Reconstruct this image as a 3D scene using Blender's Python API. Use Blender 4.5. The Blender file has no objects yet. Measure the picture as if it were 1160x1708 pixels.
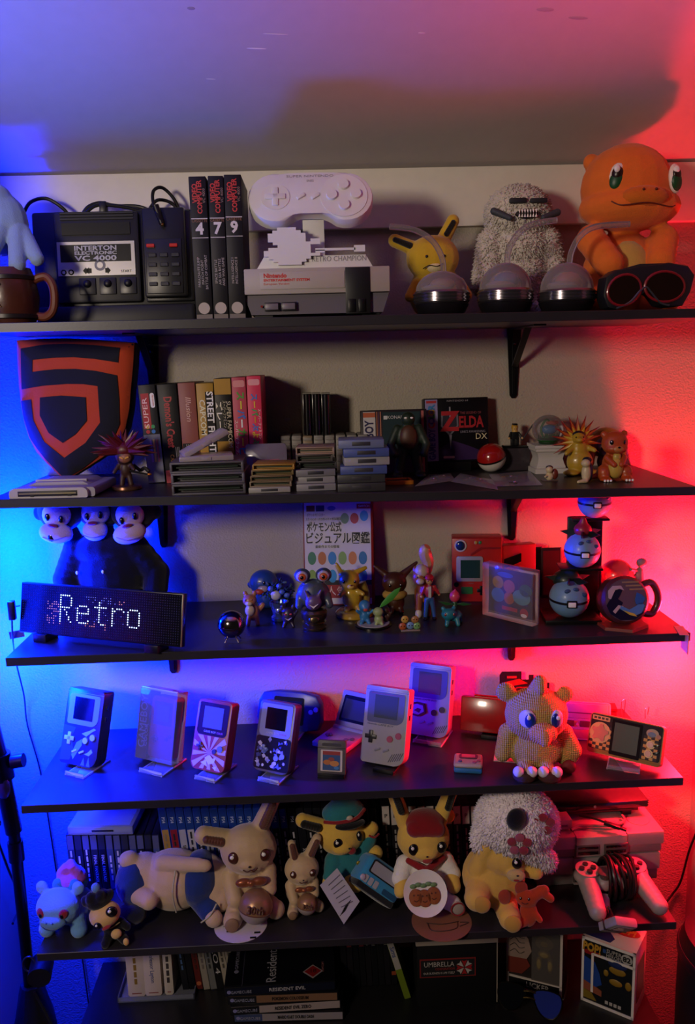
import bpy, bmesh, math, random
from mathutils import Vector, Matrix, Euler
from math import radians as R, sin, cos, pi
random.seed(7)
SC = bpy.context.scene
COL = SC.collection

# ---------------------------------------------------------------- camera
W_, H_ = 1160.0, 1708.0
FPX, PITCH, YAW, ROLL = 1389.6, 0.1799, 0.0310, -0.0275
CAM = Vector((-0.0451, -1.6978, 1.80))
_f = Vector((sin(YAW)*cos(PITCH), cos(YAW)*cos(PITCH), -sin(PITCH)))
_r = Vector((cos(YAW), -sin(YAW), 0)); _u = _r.cross(_f)
CR = cos(ROLL)*_r + sin(ROLL)*_u; CU = -sin(ROLL)*_r + cos(ROLL)*_u; CF = _f
cd = bpy.data.cameras.new('camera'); cam = bpy.data.objects.new('camera', cd); COL.objects.link(cam)
cd.sensor_fit = 'VERTICAL'; cd.sensor_height = 36.0; cd.lens = FPX/H_*36.0
cd.clip_start = 0.02; cd.clip_end = 50
cam.matrix_world = Matrix(((CR.x, CU.x, -CF.x, CAM.x), (CR.y, CU.y, -CF.y, CAM.y), (CR.z, CU.z, -CF.z, CAM.z), (0, 0, 0, 1)))
SC.camera = cam

# ---------------------------------------------------------------- world, lights, exposure
SC.view_settings.view_transform = 'Standard'; SC.view_settings.look = 'None'
SC.view_settings.gamma = 1.0; SC.view_settings.use_curve_mapping = False
SC.view_settings.exposure = 0.0
wd_ = bpy.data.worlds.new('dim_room'); SC.world = wd_; wd_.use_nodes = True
wd_.node_tree.nodes['Background'].inputs[0].default_value = (0.9, 0.8, 0.75, 1)
wd_.node_tree.nodes['Background'].inputs[1].default_value = 0.012

def area(name, loc, aim, col, power, sx, sy, spread=180):
    l = bpy.data.lights.new(name, 'AREA'); l.shape = 'RECTANGLE'; l.size = sx; l.size_y = sy
    l.color = col; l.energy = power; l.spread = R(spread)
    o = bpy.data.objects.new(name, l); COL.objects.link(o); o.location = loc
    o.rotation_euler = (Vector(aim)-Vector(loc)).to_track_quat('-Z', 'Y').to_euler()
    return o
def point(name, loc, col, power, rad):
    l = bpy.data.lights.new(name, 'POINT'); l.color = col; l.energy = power; l.shadow_soft_size = rad
    o = bpy.data.objects.new(name, l); COL.objects.link(o); o.location = loc; return o
# an RGB lamp stands in the gap beyond each end of the shelves;
# the room's dim warm lamp is to the left behind the camera
BLUE, RED = (0.0, 0.011, 1.0), (1.0, 0.007, 0.022)
point('blue_lamp', (-0.69, -0.13, 1.45), BLUE, 85.0, .04)
point('blue_lamp', (-0.69, -0.17, 1.23), BLUE, 130.0, .04)
point('red_lamp', (0.69, -0.13, 1.26), RED, 26.0, .04)
point('red_lamp', (0.69, -0.13, 1.14), RED, 24.0, .04)
area('blue_ceiling_fill', (-0.69, -0.44, 1.70), (-0.25, -0.74, 2.6), (0.02, 0.11, 1.0), 4.2, .10, .10, 105)  # added fill, not a real fixture: lifts the blue on the ceiling
area('red_ceiling_fill', (0.70, -0.58, 1.70), (0.20, -0.84, 2.6), (1.0, 0.04, 0.12), 3.2, .10, .10, 100)  # likewise added, to strengthen the red across the ceiling
area('room_lamp', (-1.15, -2.0, 2.08), (0.0, 0.0, 1.6), (1.0, 0.83, 0.66), 19.0, 0.26, 0.26)

# ---------------------------------------------------------------- pixel to place
def ray(px, py):
    return (CF + CR*((px-W_/2)/FPX) - CU*((py-H_/2)/FPX))
def proj(p):
    d = Vector(p)-CAM; z = d.dot(CF)
    return (W_/2+FPX*d.dot(CR)/z, H_/2-FPX*d.dot(CU)/z)
def atY(px, py, Y):
    d = ray(px, py); return CAM + d*((Y-CAM.y)/d.y)
def atX(px, py, X):
    d = ray(px, py); return CAM + d*((X-CAM.x)/d.x)
SH = {1: (1.8716, -.0049), 2: (1.5794, -.0142), 3: (1.3101, -.0011), 4: (1.0333, -.0008), 5: (0.737, .0015), 6: (0.475, 0.0)}
XL, XR, DEP, THK = -0.6, 0.6, 0.308, 0.0155
def sz(i, x): return SH[i][0] + SH[i][1]*x
def S(i, px, py, dz=0.0):           # the point of shelf i's top seen at a pixel
    d = ray(px, py); z0, tl = SH[i]; z0 += dz
    t = (z0 + tl*CAM.x - CAM.z)/(d.z - tl*d.x); return CAM + d*t
def G(i, px, Y, dz=0.0):            # the point of shelf i's top at distance Y, in the column of a pixel
    x = 0.0
    for _ in range(8):
        x += (px - proj((x, Y, sz(i, x)+dz))[0])*mpp((x, Y, sz(i, x)+dz))
    return Vector((x, Y, sz(i, x)+dz))
def mpp(p): return (Vector(p)-CAM).dot(CF)/FPX
def wid(p, a, b): return (b-a)*mpp(p)
def hgt(p, py, px=None):
    if px is None: px = proj(p)[0]
    return atY(px, py, p[1]).z - p[2]

# ---------------------------------------------------------------- materials
MATS = {}
def hexc(h):
    h = h.lstrip('#'); c = [int(h[i:i+2], 16)/255 for i in (0, 2, 4)]
    return tuple(((x/12.92) if x <= .04045 else ((x+.055)/1.055)**2.4) for x in c) + (1.0,)
def mat(h, rough=.55, metal=0.0, bump=None, var=0.0, emit=0.0, trans=0.0, sheen=0.0, coat=0.0, ior=1.45, spec=.5):
    key = (h, rough, metal, bump, var, emit, trans, sheen, coat, spec)
    if key in MATS: return MATS[key]
    m = bpy.data.materials.new('surface_' + h.lstrip('#')); m.use_nodes = True
    nt = m.node_tree; b = nt.nodes['Principled BSDF']; c = hexc(h)
    b.inputs['Base Color'].default_value = c; b.inputs['Roughness'].default_value = rough
    b.inputs['Metallic'].default_value = metal; b.inputs['IOR'].default_value = ior
    b.inputs['Specular IOR Level'].default_value = spec
    if sheen: b.inputs['Sheen Weight'].default_value = sheen; b.inputs['Sheen Roughness'].default_value = .5
    if coat: b.inputs['Coat Weight'].default_value = coat; b.inputs['Coat Roughness'].default_value = .08
    if trans: b.inputs['Transmission Weight'].default_value = trans
    if emit:
        b.inputs['Emission Color'].default_value = c; b.inputs['Emission Strength'].default_value = emit
    tc = nt.nodes.new('ShaderNodeTexCoord')
    nz = nt.nodes.new('ShaderNodeTexNoise'); nz.inputs['Scale'].default_value = (bump[0] if bump else 60)
    nz.inputs['Detail'].default_value = 3.0
    nt.links.new(tc.outputs['Object'], nz.inputs['Vector'])
    if bump:
        bp = nt.nodes.new('ShaderNodeBump'); bp.inputs['Strength'].default_value = bump[1]
        bp.inputs['Distance'].default_value = bump[2] if len(bump) > 2 else .002
        nt.links.new(nz.outputs['Fac'], bp.inputs['Height']); nt.links.new(bp.outputs['Normal'], b.inputs['Normal'])
    v = var if var else .06
    if not trans and not emit:
        n2 = nt.nodes.new('ShaderNodeTexNoise'); n2.inputs['Scale'].default_value = 35; n2.inputs['Detail'].default_value = 2
        nt.links.new(tc.outputs['Object'], n2.inputs['Vector'])
        mx = nt.nodes.new('ShaderNodeMix'); mx.data_type = 'RGBA'
        mx.inputs[6].default_value = tuple(x*(1-v) for x in c[:3])+(1,); mx.inputs[7].default_value = tuple(min(1, x*(1+v)) for x in c[:3])+(1,)
        nt.links.new(n2.outputs['Fac'], mx.inputs[0]); nt.links.new(mx.outputs[2], b.inputs['Base Color'])
    MATS[key] = m; return m
def plush(h, sh=.35): return mat(h, .92, bump=(420, .5, .0015), var=.10, sheen=sh, spec=.2)
def knit(h): 
    key = ('knit', h)
    if key in MATS: return MATS[key]
    m = mat(h, .9, var=.08, spec=.2).copy(); nt = m.node_tree; b = nt.nodes['Principled BSDF']
    tc = nt.nodes.new('ShaderNodeTexCoord'); wv = nt.nodes.new('ShaderNodeTexWave'); wv.bands_direction = 'Z'
    wv.inputs['Scale'].default_value = 85; wv.inputs['Distortion'].default_value = 1.2
    w2 = nt.nodes.new('ShaderNodeTexWave'); w2.bands_direction = 'X'; w2.inputs['Scale'].default_value = 85; w2.inputs['Distortion'].default_value = 1.0
    ad = nt.nodes.new('ShaderNodeMath'); ad.operation = 'ADD'
    bp = nt.nodes.new('ShaderNodeBump'); bp.inputs['Strength'].default_value = .8; bp.inputs['Distance'].default_value = .002
    L = nt.links.new; L(tc.outputs['Object'], wv.inputs['Vector']); L(tc.outputs['Object'], w2.inputs['Vector'])
    L(wv.outputs['Fac'], ad.inputs[0]); L(w2.outputs['Fac'], ad.inputs[1]); L(ad.outputs[0], bp.inputs['Height']); L(bp.outputs['Normal'], b.inputs['Normal'])
    MATS[key] = m; return m
def plastic(h, rough=.35): return mat(h, rough, bump=(900, .06, .0005), var=.04)
def vinyl(h): return mat(h, .38, var=.05, coat=.15)
def card(h, rough=.45): return mat(h, rough+.1, bump=(250, .05, .001), var=.05, spec=.3)
def glass(h='ffffff', rough=.03, op=.12):
    key = ('glass', h, rough, op)
    if key in MATS: return MATS[key]
    m = bpy.data.materials.new('clear_plastic'); m.use_nodes = True; nt = m.node_tree
    nt.nodes.clear(); o = nt.nodes.new('ShaderNodeOutputMaterial'); t = nt.nodes.new('ShaderNodeBsdfTransparent')
    t.inputs[0].default_value = tuple(.35+.65*x for x in hexc(h)[:3])+(1,)
    p = nt.nodes.new('ShaderNodeBsdfPrincipled'); p.inputs['Base Color'].default_value = hexc(h); p.inputs['Roughness'].default_value = rough
    fr = nt.nodes.new('ShaderNodeFresnel'); fr.inputs[0].default_value = 1.45
    ad = nt.nodes.new('ShaderNodeMath'); ad.operation = 'ADD'; ad.use_clamp = True; ad.inputs[1].default_value = op
    mx = nt.nodes.new('ShaderNodeMixShader'); L = nt.links.new
    L(fr.outputs[0], ad.inputs[0]); L(ad.outputs[0], mx.inputs[0]); L(t.outputs[0], mx.inputs[1]); L(p.outputs[0], mx.inputs[2]); L(mx.outputs[0], o.inputs[0])
    MATS[key] = m; return m

# ---------------------------------------------------------------- mesh building
GK = [1.0]      # size of one local unit in metres
class B:
    def __init__(s): s.bm = bmesh.new()
    def _new(s, geo, M):
        if M is not None: bmesh.ops.transform(s.bm, matrix=M, verts=geo)
    def box(s, x0, y0, z0, x1, y1, z1, bev=0.0, seg=2, M=None):
        g = bmesh.ops.create_cube(s.bm, size=1.0)['verts']
        bmesh.ops.transform(s.bm, matrix=Matrix.Translation(((x0+x1)/2, (y0+y1)/2, (z0+z1)/2)) @ Matrix.Diagonal((abs(x1-x0), abs(y1-y0), abs(z1-z0), 1)), verts=g)
        if bev:
            ed = list({e for v in g for e in v.link_edges})
            r = bmesh.ops.bevel(s.bm, geom=ed, offset=bev, segments=seg, profile=.5, affect='EDGES', clamp_overlap=True)
            g = list({v for v in r['verts']} | {v for v in g if v.is_valid})
        s._new(g, M); return s
    def ell(s, c, r, rot=None, u=16, v=10, M=None):
        g = bmesh.ops.create_uvsphere(s.bm, u_segments=u, v_segments=v, radius=1.0)['verts']
        if not hasattr(r, '__len__'): r = (r, r, r)
        T = Matrix.Translation(c)
        if rot: T = T @ Euler([R(a) for a in rot]).to_matrix().to_4x4()
        bmesh.ops.transform(s.bm, matrix=T @ Matrix.Diagonal((r[0], r[1], r[2], 1)), verts=g); s._new(g, M); return s
    def cap(s, p, q, r1, r2, n=12, M=None):          # tapered limb with round ends
        p, q = Vector(p), Vector(q); k = max(2, int((q-p).length/(min(r1, r2)*.6)))
        k = min(k, 14)
        for i in range(k+1):
            t = i/k; s.ell(p.lerp(q, t), r1+(r2-r1)*t, u=n, v=8, M=M)
        return s
    def cyl(s, p, q, r1, r2=None, n=16, M=None):
        if r2 is None: r2 = r1
        p, q = Vector(p), Vector(q); d = q-p
        g = bmesh.ops.create_cone(s.bm, cap_ends=True, segments=n, radius1=r1, radius2=max(r2, 1e-5), depth=d.length)['verts']
        T = Matrix.Translation((p+q)/2) @ d.to_track_quat('Z', 'Y').to_matrix().to_4x4()
        bmesh.ops.transform(s.bm, matrix=T, verts=g); s._new(g, M); return s
    def lathe(s, prof, n=28, M=None, c=(0, 0, 0)):
        rings = []; allv = []
        for r, z in prof:
            ring = [s.bm.verts.new((c[0]+max(r, 1e-5)*cos(2*pi*i/n), c[1]+max(r, 1e-5)*sin(2*pi*i/n), c[2]+z)) for i in range(n)]
            rings.append(ring); allv += ring
        for a, b in zip(rings, rings[1:]):
            for i in range(n):
                s.bm.faces.new((a[i], a[(i+1) % n], b[(i+1) % n], b[i]))
        for ring in (rings[0][::-1], rings[-1]):
            try: s.bm.faces.new(ring)
            except ValueError: pass
        s._new(allv, M); return s
    def tube(s, pts, r, n=8, sub=6, closed=False, M=None):
        P = [Vector(p) for p in pts]
        if sub > 1 and len(P) > 2:
            Q = []; m = len(P); rng = range(m if closed else m-1)
            for i in rng:
                a, b, c, d = (P[(i-1) % m], P[i], P[(i+1) % m], P[(i+2) % m]) if closed else (P[max(i-1, 0)], P[i], P[i+1], P[min(i+2, m-1)])
                for k in range(sub):
                    t = k/sub
                    Q.append(.5*((2*b)+(c-a)*t+(2*a-5*b+4*c-d)*t*t+(3*b-a-3*c+d)*t**3))
            if not closed: Q.append(P[-1])
            P = Q
        rings = []; nrm = None; allv = []
        rr = r if callable(r) else (lambda t: r)
        for i, p in enumerate(P):
            if closed: d = P[(i+1) % len(P)]-P[i-1]
            else: d = P[min(i+1, len(P)-1)]-P[max(i-1, 0)]
            d = d.normalized()
            if nrm is None: nrm = d.orthogonal().normalized()
            nrm = (nrm - d*nrm.dot(d)).normalized(); bn = d.cross(nrm)
            q = rr(i/max(1, len(P)-1))
            ring = [s.bm.verts.new(p + q*(cos(2*pi*k/n)*nrm + sin(2*pi*k/n)*bn)) for k in range(n)]
            rings.append(ring); allv += ring
        prs = list(zip(rings, rings[1:])) + ([(rings[-1], rings[0])] if closed else [])
        for a, b in prs:
            for k in range(n): s.bm.faces.new((a[k], a[(k+1) % n], b[(k+1) % n], b[k]))
        if not closed:
            s.bm.faces.new(rings[0][::-1]); s.bm.faces.new(rings[-1])
        s._new(allv, M); return s
    def prism(s, poly, y0, y1, M=None, bev=0.0):       # outline in x,z, thickness along y
        a = [s.bm.verts.new((x, y0, z)) for x, z in poly]; b = [s.bm.verts.new((x, y1, z)) for x, z in poly]
        fs = [s.bm.faces.new(a), s.bm.faces.new(b[::-1])]; n = len(poly)
        for i in range(n): s.bm.faces.new((a[i], b[i], b[(i+1) % n], a[(i+1) % n]))
        if bev:
            ed = [e for f in fs[:1] for e in f.edges]
            r = bmesh.ops.bevel(s.bm, geom=ed, offset=bev, segments=2, profile=.5, affect='EDGES', clamp_overlap=True)
            s._new([v for v in (set(a) | set(b) | set(r['verts'])) if v.is_valid], M)
        else: s._new(a+b, M)
        return s
    def build(s, name, m, parent=None, label=None, smooth=True, ang=35):
        bmesh.ops.recalc_face_normals(s.bm, faces=s.bm.faces[:])
        me = bpy.data.meshes.new(name)
        for f in s.bm.faces: f.smooth = smooth
        if smooth:
            for e in s.bm.edges:
                if len(e.link_faces) == 2 and e.calc_face_angle(0) > R(ang): e.smooth = False
        s.bm.to_mesh(me); s.bm.free(); return link(name, me, m, parent, label)
    def blob(s, name, m, parent=None, vox=.004, sm=8, label=None):   # overlapping volumes fused into one skin
        for f in s.bm.faces: f.smooth = True
        me = bpy.data.meshes.new(name); s.bm.to_mesh(me); s.bm.free()
        o = bpy.data.objects.new(name, me); COL.objects.link(o)
        md = o.modifiers.new('fuse', 'REMESH'); md.mode = 'VOXEL'; md.voxel_size = vox; md.use_smooth_shade = True
        ms = o.modifiers.new('soft', 'SMOOTH'); ms.iterations = sm; ms.factor = .5
        dg = bpy.context.evaluated_depsgraph_get(); dg.update()
        me2 = bpy.data.meshes.new_from_object(o.evaluated_get(dg)); bpy.data.objects.remove(o); bpy.data.meshes.remove(me)
        me2.name = name; return link(name, me2, m, parent, label)
def link(name, me, m, parent=None, label=None):
    if GK[0] != 1.0: me.transform(Matrix.Scale(GK[0], 4))
    o = bpy.data.objects.new(name, me); COL.objects.link(o)
    me.materials.clear()
    if m: me.materials.append(m)
    if parent: o.parent = parent
    if label: o['label'] = label
    return o
def thing(name, label, cat, loc, rz=0, rx=0, ry=0, group=None, k=1.0):
    GK[0] = k
    o = bpy.data.objects.new(name, None); COL.objects.link(o); o.empty_display_size = .02
    o.location = loc; o.rotation_euler = (R(rx), R(ry), R(rz)); o['label'] = label; o['category'] = cat
    if group: o['group'] = group
    return o
def solo(o, label, cat, loc=None, rz=0, group=None, rx=0, ry=0):
    o['label'] = label; o['category'] = cat
    if loc is not None: o.location = loc; o.rotation_euler = (R(rx), R(ry), R(rz))
    if group: o['group'] = group
    return o
def struct(o): o['kind'] = 'structure'; return o
FONT = {}
def txt(s, x, z, h, y, m, parent, rot=0, align='CENTER', wmax=None, name='lettering', ext=.0002, shear=0.0, M=None, wfix=None, bold=0.0):
    """words standing on a local face that looks towards -y; h = letter height"""
    cu = bpy.data.curves.new(name, 'FONT'); cu.body = s; cu.size = h/.72; cu.align_x = align; cu.align_y = 'CENTER'
    cu.extrude = ext; cu.resolution_u = 2; cu.shear = shear; cu.offset = bold*h
    o = bpy.data.objects.new(name, cu); COL.objects.link(o)
    dg = bpy.context.evaluated_depsgraph_get(); dg.update()
    me = bpy.data.meshes.new_from_object(o.evaluated_get(dg)); bpy.data.objects.remove(o); bpy.data.curves.remove(cu)
    sx = 1.0
    if me.vertices and (wmax or wfix):
        xs = [v.co.x for v in me.vertices]; w = max(xs)-min(xs)
        if wfix: sx = wfix/max(w, 1e-6)
        elif w > wmax: sx = wmax/w
    T = Matrix.Translation((x, y, z)) @ Matrix.Rotation(R(-rot), 4, 'Y') @ Matrix.Rotation(R(90), 4, 'X') @ Matrix.Diagonal((sx, 1, 1, 1))
    me.transform(M @ T if M is not None else T); me.name = name
    return link(name, me, m, parent)
def pr(x0, z0, x1, z1, y, m, parent, name='printed_panel', t=.0004, rad=0.0, M=None):
    b = B()
    if rad: b.prism(rrect(x0, z0, x1, z1, rad), y-t, y+t*.5, M=M)
    else: b.box(x0, y-t, z0, x1, y+t*.5, z1, M=M)
    return b.build(name, m, parent, smooth=False)
def rrect(x0, z0, x1, z1, r, n=5, rs=None):
    rs = rs or (r, r, r, r); out = []
    for (cx, cz, a0, q) in ((x1-rs[0], z1-rs[0], 0, rs[0]), (x0+rs[1], z1-rs[1], 90, rs[1]), (x0+rs[2], z0+rs[2], 180, rs[2]), (x1-rs[3], z0+rs[3], 270, rs[3])):
        for k in range(n+1):
            a = R(a0+90*k/n); out.append((cx+q*cos(a), cz+q*sin(a)))
    return out
def circ(cx, cz, r, n=20, rz=None): return [(cx+r*cos(2*pi*k/n), cz+(rz or r)*sin(2*pi*k/n)) for k in range(n)]
def disc(cx, cz, r, y, m, parent, name='printed_disc', t=.0005, rz=None, n=20, M=None):
    return B().prism(circ(cx, cz, r, n, rz), y-t, y+t*.5, M=M).build(name, m, parent, smooth=False)
def TR(x=0, y=0, z=0, rx=0, ry=0, rz=0):
    return Matrix.Translation((x, y, z)) @ Euler((R(rx), R(ry), R(rz))).to_matrix().to_4x4()
def copytree(o, loc, rz=None, label=None):
    c = o.copy(); COL.objects.link(c); c.location = loc
    if rz is not None: c.rotation_euler.z = R(rz)
    if label: c['label'] = label
    for ch in list(o.children):
        k = ch.copy(); COL.objects.link(k); k.parent = c
        for g in list(ch.children):
            h = g.copy(); COL.objects.link(h); h.parent = k
    return c

def bl(parent, name, m, items, vox=2.0, sm=6, label=None):
    """soft body: ('e', x,y,z, rx,ry,rz [,rot]) balls and ('c', p, q, r1, r2) limbs fused into one skin"""
    b = B()
    for it in items:
        if it[0] == 'e': b.ell(it[1:4], it[4:7], it[7] if len(it) > 7 else None)
        else: b.cap(it[1], it[2], it[3], it[4])
    return b.blob(name, m, parent, vox, sm, label)
def el(parent, name, m, x, y, z, rx, ry, rz, rot=None, u=16, v=10, label=None):
    return B().ell((x, y, z), (rx, ry, rz), rot, u, v).build(name, m, parent, label)
def cp(parent, name, m, p, q, r1, r2, n=12):
    b = B(); b.cap(p, q, r1, r2, n); return b.build(name, m, parent)
def bx(parent, name, m, x0, y0, z0, x1, y1, z1, bev=0.0, seg=2, M=None, label=None):
    return B().box(x0, y0, z0, x1, y1, z1, bev, seg, M).build(name, m, parent, label)
def pz(parent, name, m, poly, y0, y1, M=None, bev=0.0, label=None):
    return B().prism(poly, y0, y1, M, bev).build(name, m, parent, label)
def tb_(parent, name, m, pts, r, n=8, sub=6, closed=False, label=None):
    return B().tube(pts, r, n, sub, closed).build(name, m, parent, label)
def ln(parent, name, m, pts, r=.6, sub=4): return tb_(parent, name, m, pts, r, 6, sub)
INK = mat('0b0a0c', .25, coat=.5); WHT = mat('f0ece6', .5); 
def eye(parent, x, y, z, rx, rz, m=None, hl=True, ry=None, rot=None):
    o = el(parent, 'eye', m or INK, x, y, z, rx, ry or rx*.45, rz, rot)
    if hl: el(o, 'glint', WHT, x-rx*.25, y-(ry or rx*.45)*.85, z+rz*.4, rx*.32, rx*.15, rz*.3, u=10, v=6)
    return o
def fr(i, cx, Y, dz=0.0):
    """local frame for a thing on shelf i in the column of pixel cx: place, unit, column -> x, row -> z"""
    L = G(i, cx, Y, dz); k = mpp(L)
    return L, k, (lambda px: px-cx), (lambda py: hgt(L, py, cx)/k)
def fs(i, px, py):
    L = S(i, px, py); k = mpp(L)
    return L, k, (lambda x: x-px), (lambda y: hgt(L, y, px)/k)
# ---------------------------------------------------------------- the room
def plaster(h, sc, st):
    m = bpy.data.materials.new('plaster'); m.use_nodes = True; nt = m.node_tree; b = nt.nodes['Principled BSDF']
    b.inputs['Base Color'].default_value = hexc(h); b.inputs['Roughness'].default_value = .85; b.inputs['Specular IOR Level'].default_value = .25
    tc = nt.nodes.new('ShaderNodeTexCoord'); n1 = nt.nodes.new('ShaderNodeTexNoise'); n1.inputs['Scale'].default_value = sc; n1.inputs['Detail'].default_value = 4
    n2 = nt.nodes.new('ShaderNodeTexVoronoi'); n2.inputs['Scale'].default_value = sc*1.3; n2.feature = 'SMOOTH_F1'
    ad = nt.nodes.new('ShaderNodeMath'); ad.operation = 'ADD'; bp = nt.nodes.new('ShaderNodeBump')
    bp.inputs['Strength'].default_value = st; bp.inputs['Distance'].default_value = .003
    L = nt.links.new; L(tc.outputs['Object'], n1.inputs[0]); L(tc.outputs['Object'], n2.inputs[0]); L(n1.outputs['Fac'], ad.inputs[0]); L(n2.outputs['Distance'], ad.inputs[1])
    L(ad.outputs[0], bp.inputs['Height']); L(bp.outputs['Normal'], b.inputs['Normal'])
    return m
WALLM = plaster('aaa193', 240, .30)
SMOOTH = plaster('a59d92', 9, .10)
XWL, XWR = -0.754, 0.762
ZB1, ZB0 = atY(600, 281, -.018).z, atY(600, 381, -.018).z
struct(B().box(XWL, 0, -.02, XWR, .06, ZB1+.05).build('wall_back', WALLM))
struct(B().box(XWL-.06, -.62, -.02, XWL, .06, 2.3).build('wall_left', SMOOTH))
struct(B().box(XWR, -.62, -.02, XWR+.06, .06, 2.3).build('wall_right', SMOOTH))
struct(B().box(-1.6, -2.9, -.06, 1.6, .06, -.02).build('floor', mat('4a3a30', .5, var=.15)))
tb = B().box(XWL, -.018, ZB0, XWR, 0, ZB1, .002, 2)
struct(tb.build('trim_1', mat('e2dccf', .55, bump=(30, .05, .002))))
SLOPE = 24.0
cb = B(); L_ = 2.9
cb.box(-1.6, -L_, 0, 1.6, .03, .05, M=TR(0, -.012, ZB1+.004, rx=-SLOPE))
ceil_ = struct(cb.build('ceiling', mat('aea6a2', .7, bump=(14, .10, .004), var=.05)))
CN = Matrix.Rotation(R(-SLOPE), 3, 'X') @ Vector((0, 0, 1)); CP = Vector((0, -.012, ZB1+.004))
for px, py, w_, h_, c_ in ((428, 81, .016, .0012, 'dcd6d0'), (460, 57, .020, .0009, 'c8c0bc'), (319, 14, .006, .003, '8a8280'), (965, 30, .016, .003, '968e90'), (910, 16, .014, .004, '9a9294'), (704, 55, .006, .0015, 'c8c0bc'), (352, 132, .008, .001, 'c8c0bc')):
    d_ = ray(px, py); t_ = (CP-CAM).dot(CN)/d_.dot(CN); p_ = CAM+d_*t_
    sb = B(); sb.ell((0, 0, 0), (w_, h_, .0006), u=12, v=6, M=Matrix.Translation(p_) @ Matrix.Rotation(R(-SLOPE), 4, 'X') @ Matrix.Rotation(R(4), 4, 'Z')); sb.build('scuff_mark', mat(c_, .8), ceil_)
# ---------------------------------------------------------------- the five shelves
LAM = mat('262427', .38, bump=(300, .12, .0006), var=.15, spec=.45)
BRK = mat('080808', .3, spec=.6)
def shelf(i, words):
    z = sz(i, 0); a = math.degrees(math.atan(SH[i][1]))
    t = thing('wall_shelf', words, 'shelf', (0, 0, z), ry=-a)
    B().box(XL, -DEP, -THK, XR, -.0005, 0, .0008, 1).build('board', LAM, t)
    for x in (-.372, .352):
        b = B()
        poly = [(-.0145, -THK), (.0145, -THK), (.0075, -THK-.133), (.0035, -THK-.139), (-.0035, -THK-.139), (-.0075, -THK-.133)]
        b.prism([(x+p, q) for p, q in poly], -.004, -.0006)
        b.prism([(x-.004, -THK-.001), (x+.004, -THK-.001), (x+.0025, -THK-.13), (x-.0025, -THK-.13)], -.0075, -.004)
        b.box(x-.011, -.20, -THK-.003, x+.011, -.003, -THK)
        # the diagonal rib
        b.prism([(-.006, 0), (.006, 0), (.006, .13), (-.006, .13)], -.002, .002, M=TR(x, -.012, -THK-.075, rx=55))
        o = b.build('bracket', BRK, t)
        B().ell((x, -.0085, -THK-.03), .0035, u=10, v=6).build('screw', mat('3a3a3a', .3, .9), o)
    return t
shelf(1, 'topmost black shelf under the white board, carrying game consoles and large soft toys')
shelf(2, 'second black shelf from the top with cartridges, game boxes and the shield pillow')
shelf(3, 'middle black shelf carrying the lit dot matrix sign and small figures')
shelf(4, 'fourth black shelf from the top with handheld game consoles on clear stands')
shelf(5, 'lowest black wall shelf with the row of soft toys and two grey consoles')
# ================================================================ topmost shelf
BLK = plastic('121214', .45); BLK2 = plastic('1b1b1d', .5); SILV = mat('b9b6b2', .35, .6)
# barrel mug and the pale blue soft toy hanging over it
L, k, X, Z = fr(1, 20, -.20)
t = thing('barrel_mug', 'brown barrel shaped mug with ribbed handle and red emblem at the left end', 'mug', L, k=k)
b = B(); prof = [(36, 0), (44, 18), (48, 45), (44, 74), (38, 92), (34, 92), (40, 72), (44, 45), (40, 18), (32, 5)]
b.lathe(prof, 30).build('body', mat('4a2416', .35, bump=(60, .3, .002), var=.25, coat=.3), t)
for z in (14, 76): B().lathe([(43.5, z-4), (46.5, z-3), (46.5, z+3), (43.5, z+4)], 30).build('hoop', mat('1c1513', .4), t)
h = tb_(t, 'handle', mat('6b341f', .4, coat=.2), [(40, 0, 72), (62, 0, 78), (74, -2, 60), (72, -2, 28), (58, 0, 14), (38, 0, 16)], 7, 10)
pz(t, 'emblem', mat('c8a23a', .4), [(-36, 28), (2, 28), (-8, 48), (4, 64), (-8, 78), (-36, 74)], -49.5, -45)
pz(t, 'emblem_face', mat('a3201c', .4), [(-36, 32), (-4, 32), (-13, 48), (-3, 62), (-10, 74), (-36, 70)], -50.2, -45)
L2, k, X, Z = fr(1, 20, -.17)
t = thing('soft_toy', 'pale blue soft toy draped over the brown barrel mug', 'soft toy', L2, k=k)
bl(t, 'body', plush('8fa6c4'), [('e', -8, 4, Z(372), 50, 36, 52), ('e', -12, 0, Z(330), 32, 26, 24), ('c', (26, -10, Z(388)), (34, -46, Z(447)), 15, 14), ('c', (34, -4, Z(390)), (62, -34, Z(437)), 14, 12),
   ('c', (2, -20, Z(390)), (-8, -52, Z(436)), 16, 12), ('c', (-30, 0, Z(380)), (-50, -30, Z(440)), 16, 12)], 2.2)

# the black console propped upright against the board
L, k, X, Z = fr(1, 190, -.085)
L.x += 10*k
t = thing('game_console', 'black vintage console with silver name plate propped up between mug and cassette boxes', 'console', L, rx=-6, k=k)
zb, zt = 4, Z(350)
bx(t, 'body', BLK, X(58), -14, 0, X(322), 26, zt, 5)
bx(t, 'deck', BLK2, X(96), -24, Z(508), X(234), -10, zt-4, 5)
bx(t, 'lower_edge', BLK2, X(64), -24, 0, X(318), -8, Z(512), 5)
for q in range(3): bx(t, 'vent_slat', BLK, X(108), -25.5, Z(356+5*q), X(226), -22, Z(358.5+5*q))
pr(X(110), Z(394), X(220), Z(374), -25, mat('050506', .3), t, 'cartridge_slot', 1.2)
np_ = pr(X(101), Z(463), X(226), Z(406), -25, SILV, t, 'name_plate', 1.2)
pr(X(106), Z(440), X(220), Z(411), -26.3, mat('09090c', .3), np_, 'plate_panel', .3)
LT = mat('b7b7bb', .4)
txt('INTERTON', X(163), Z(417.5), 7.5, -26.9, LT, np_, wfix=68, ext=.15, bold=.04)
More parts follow.
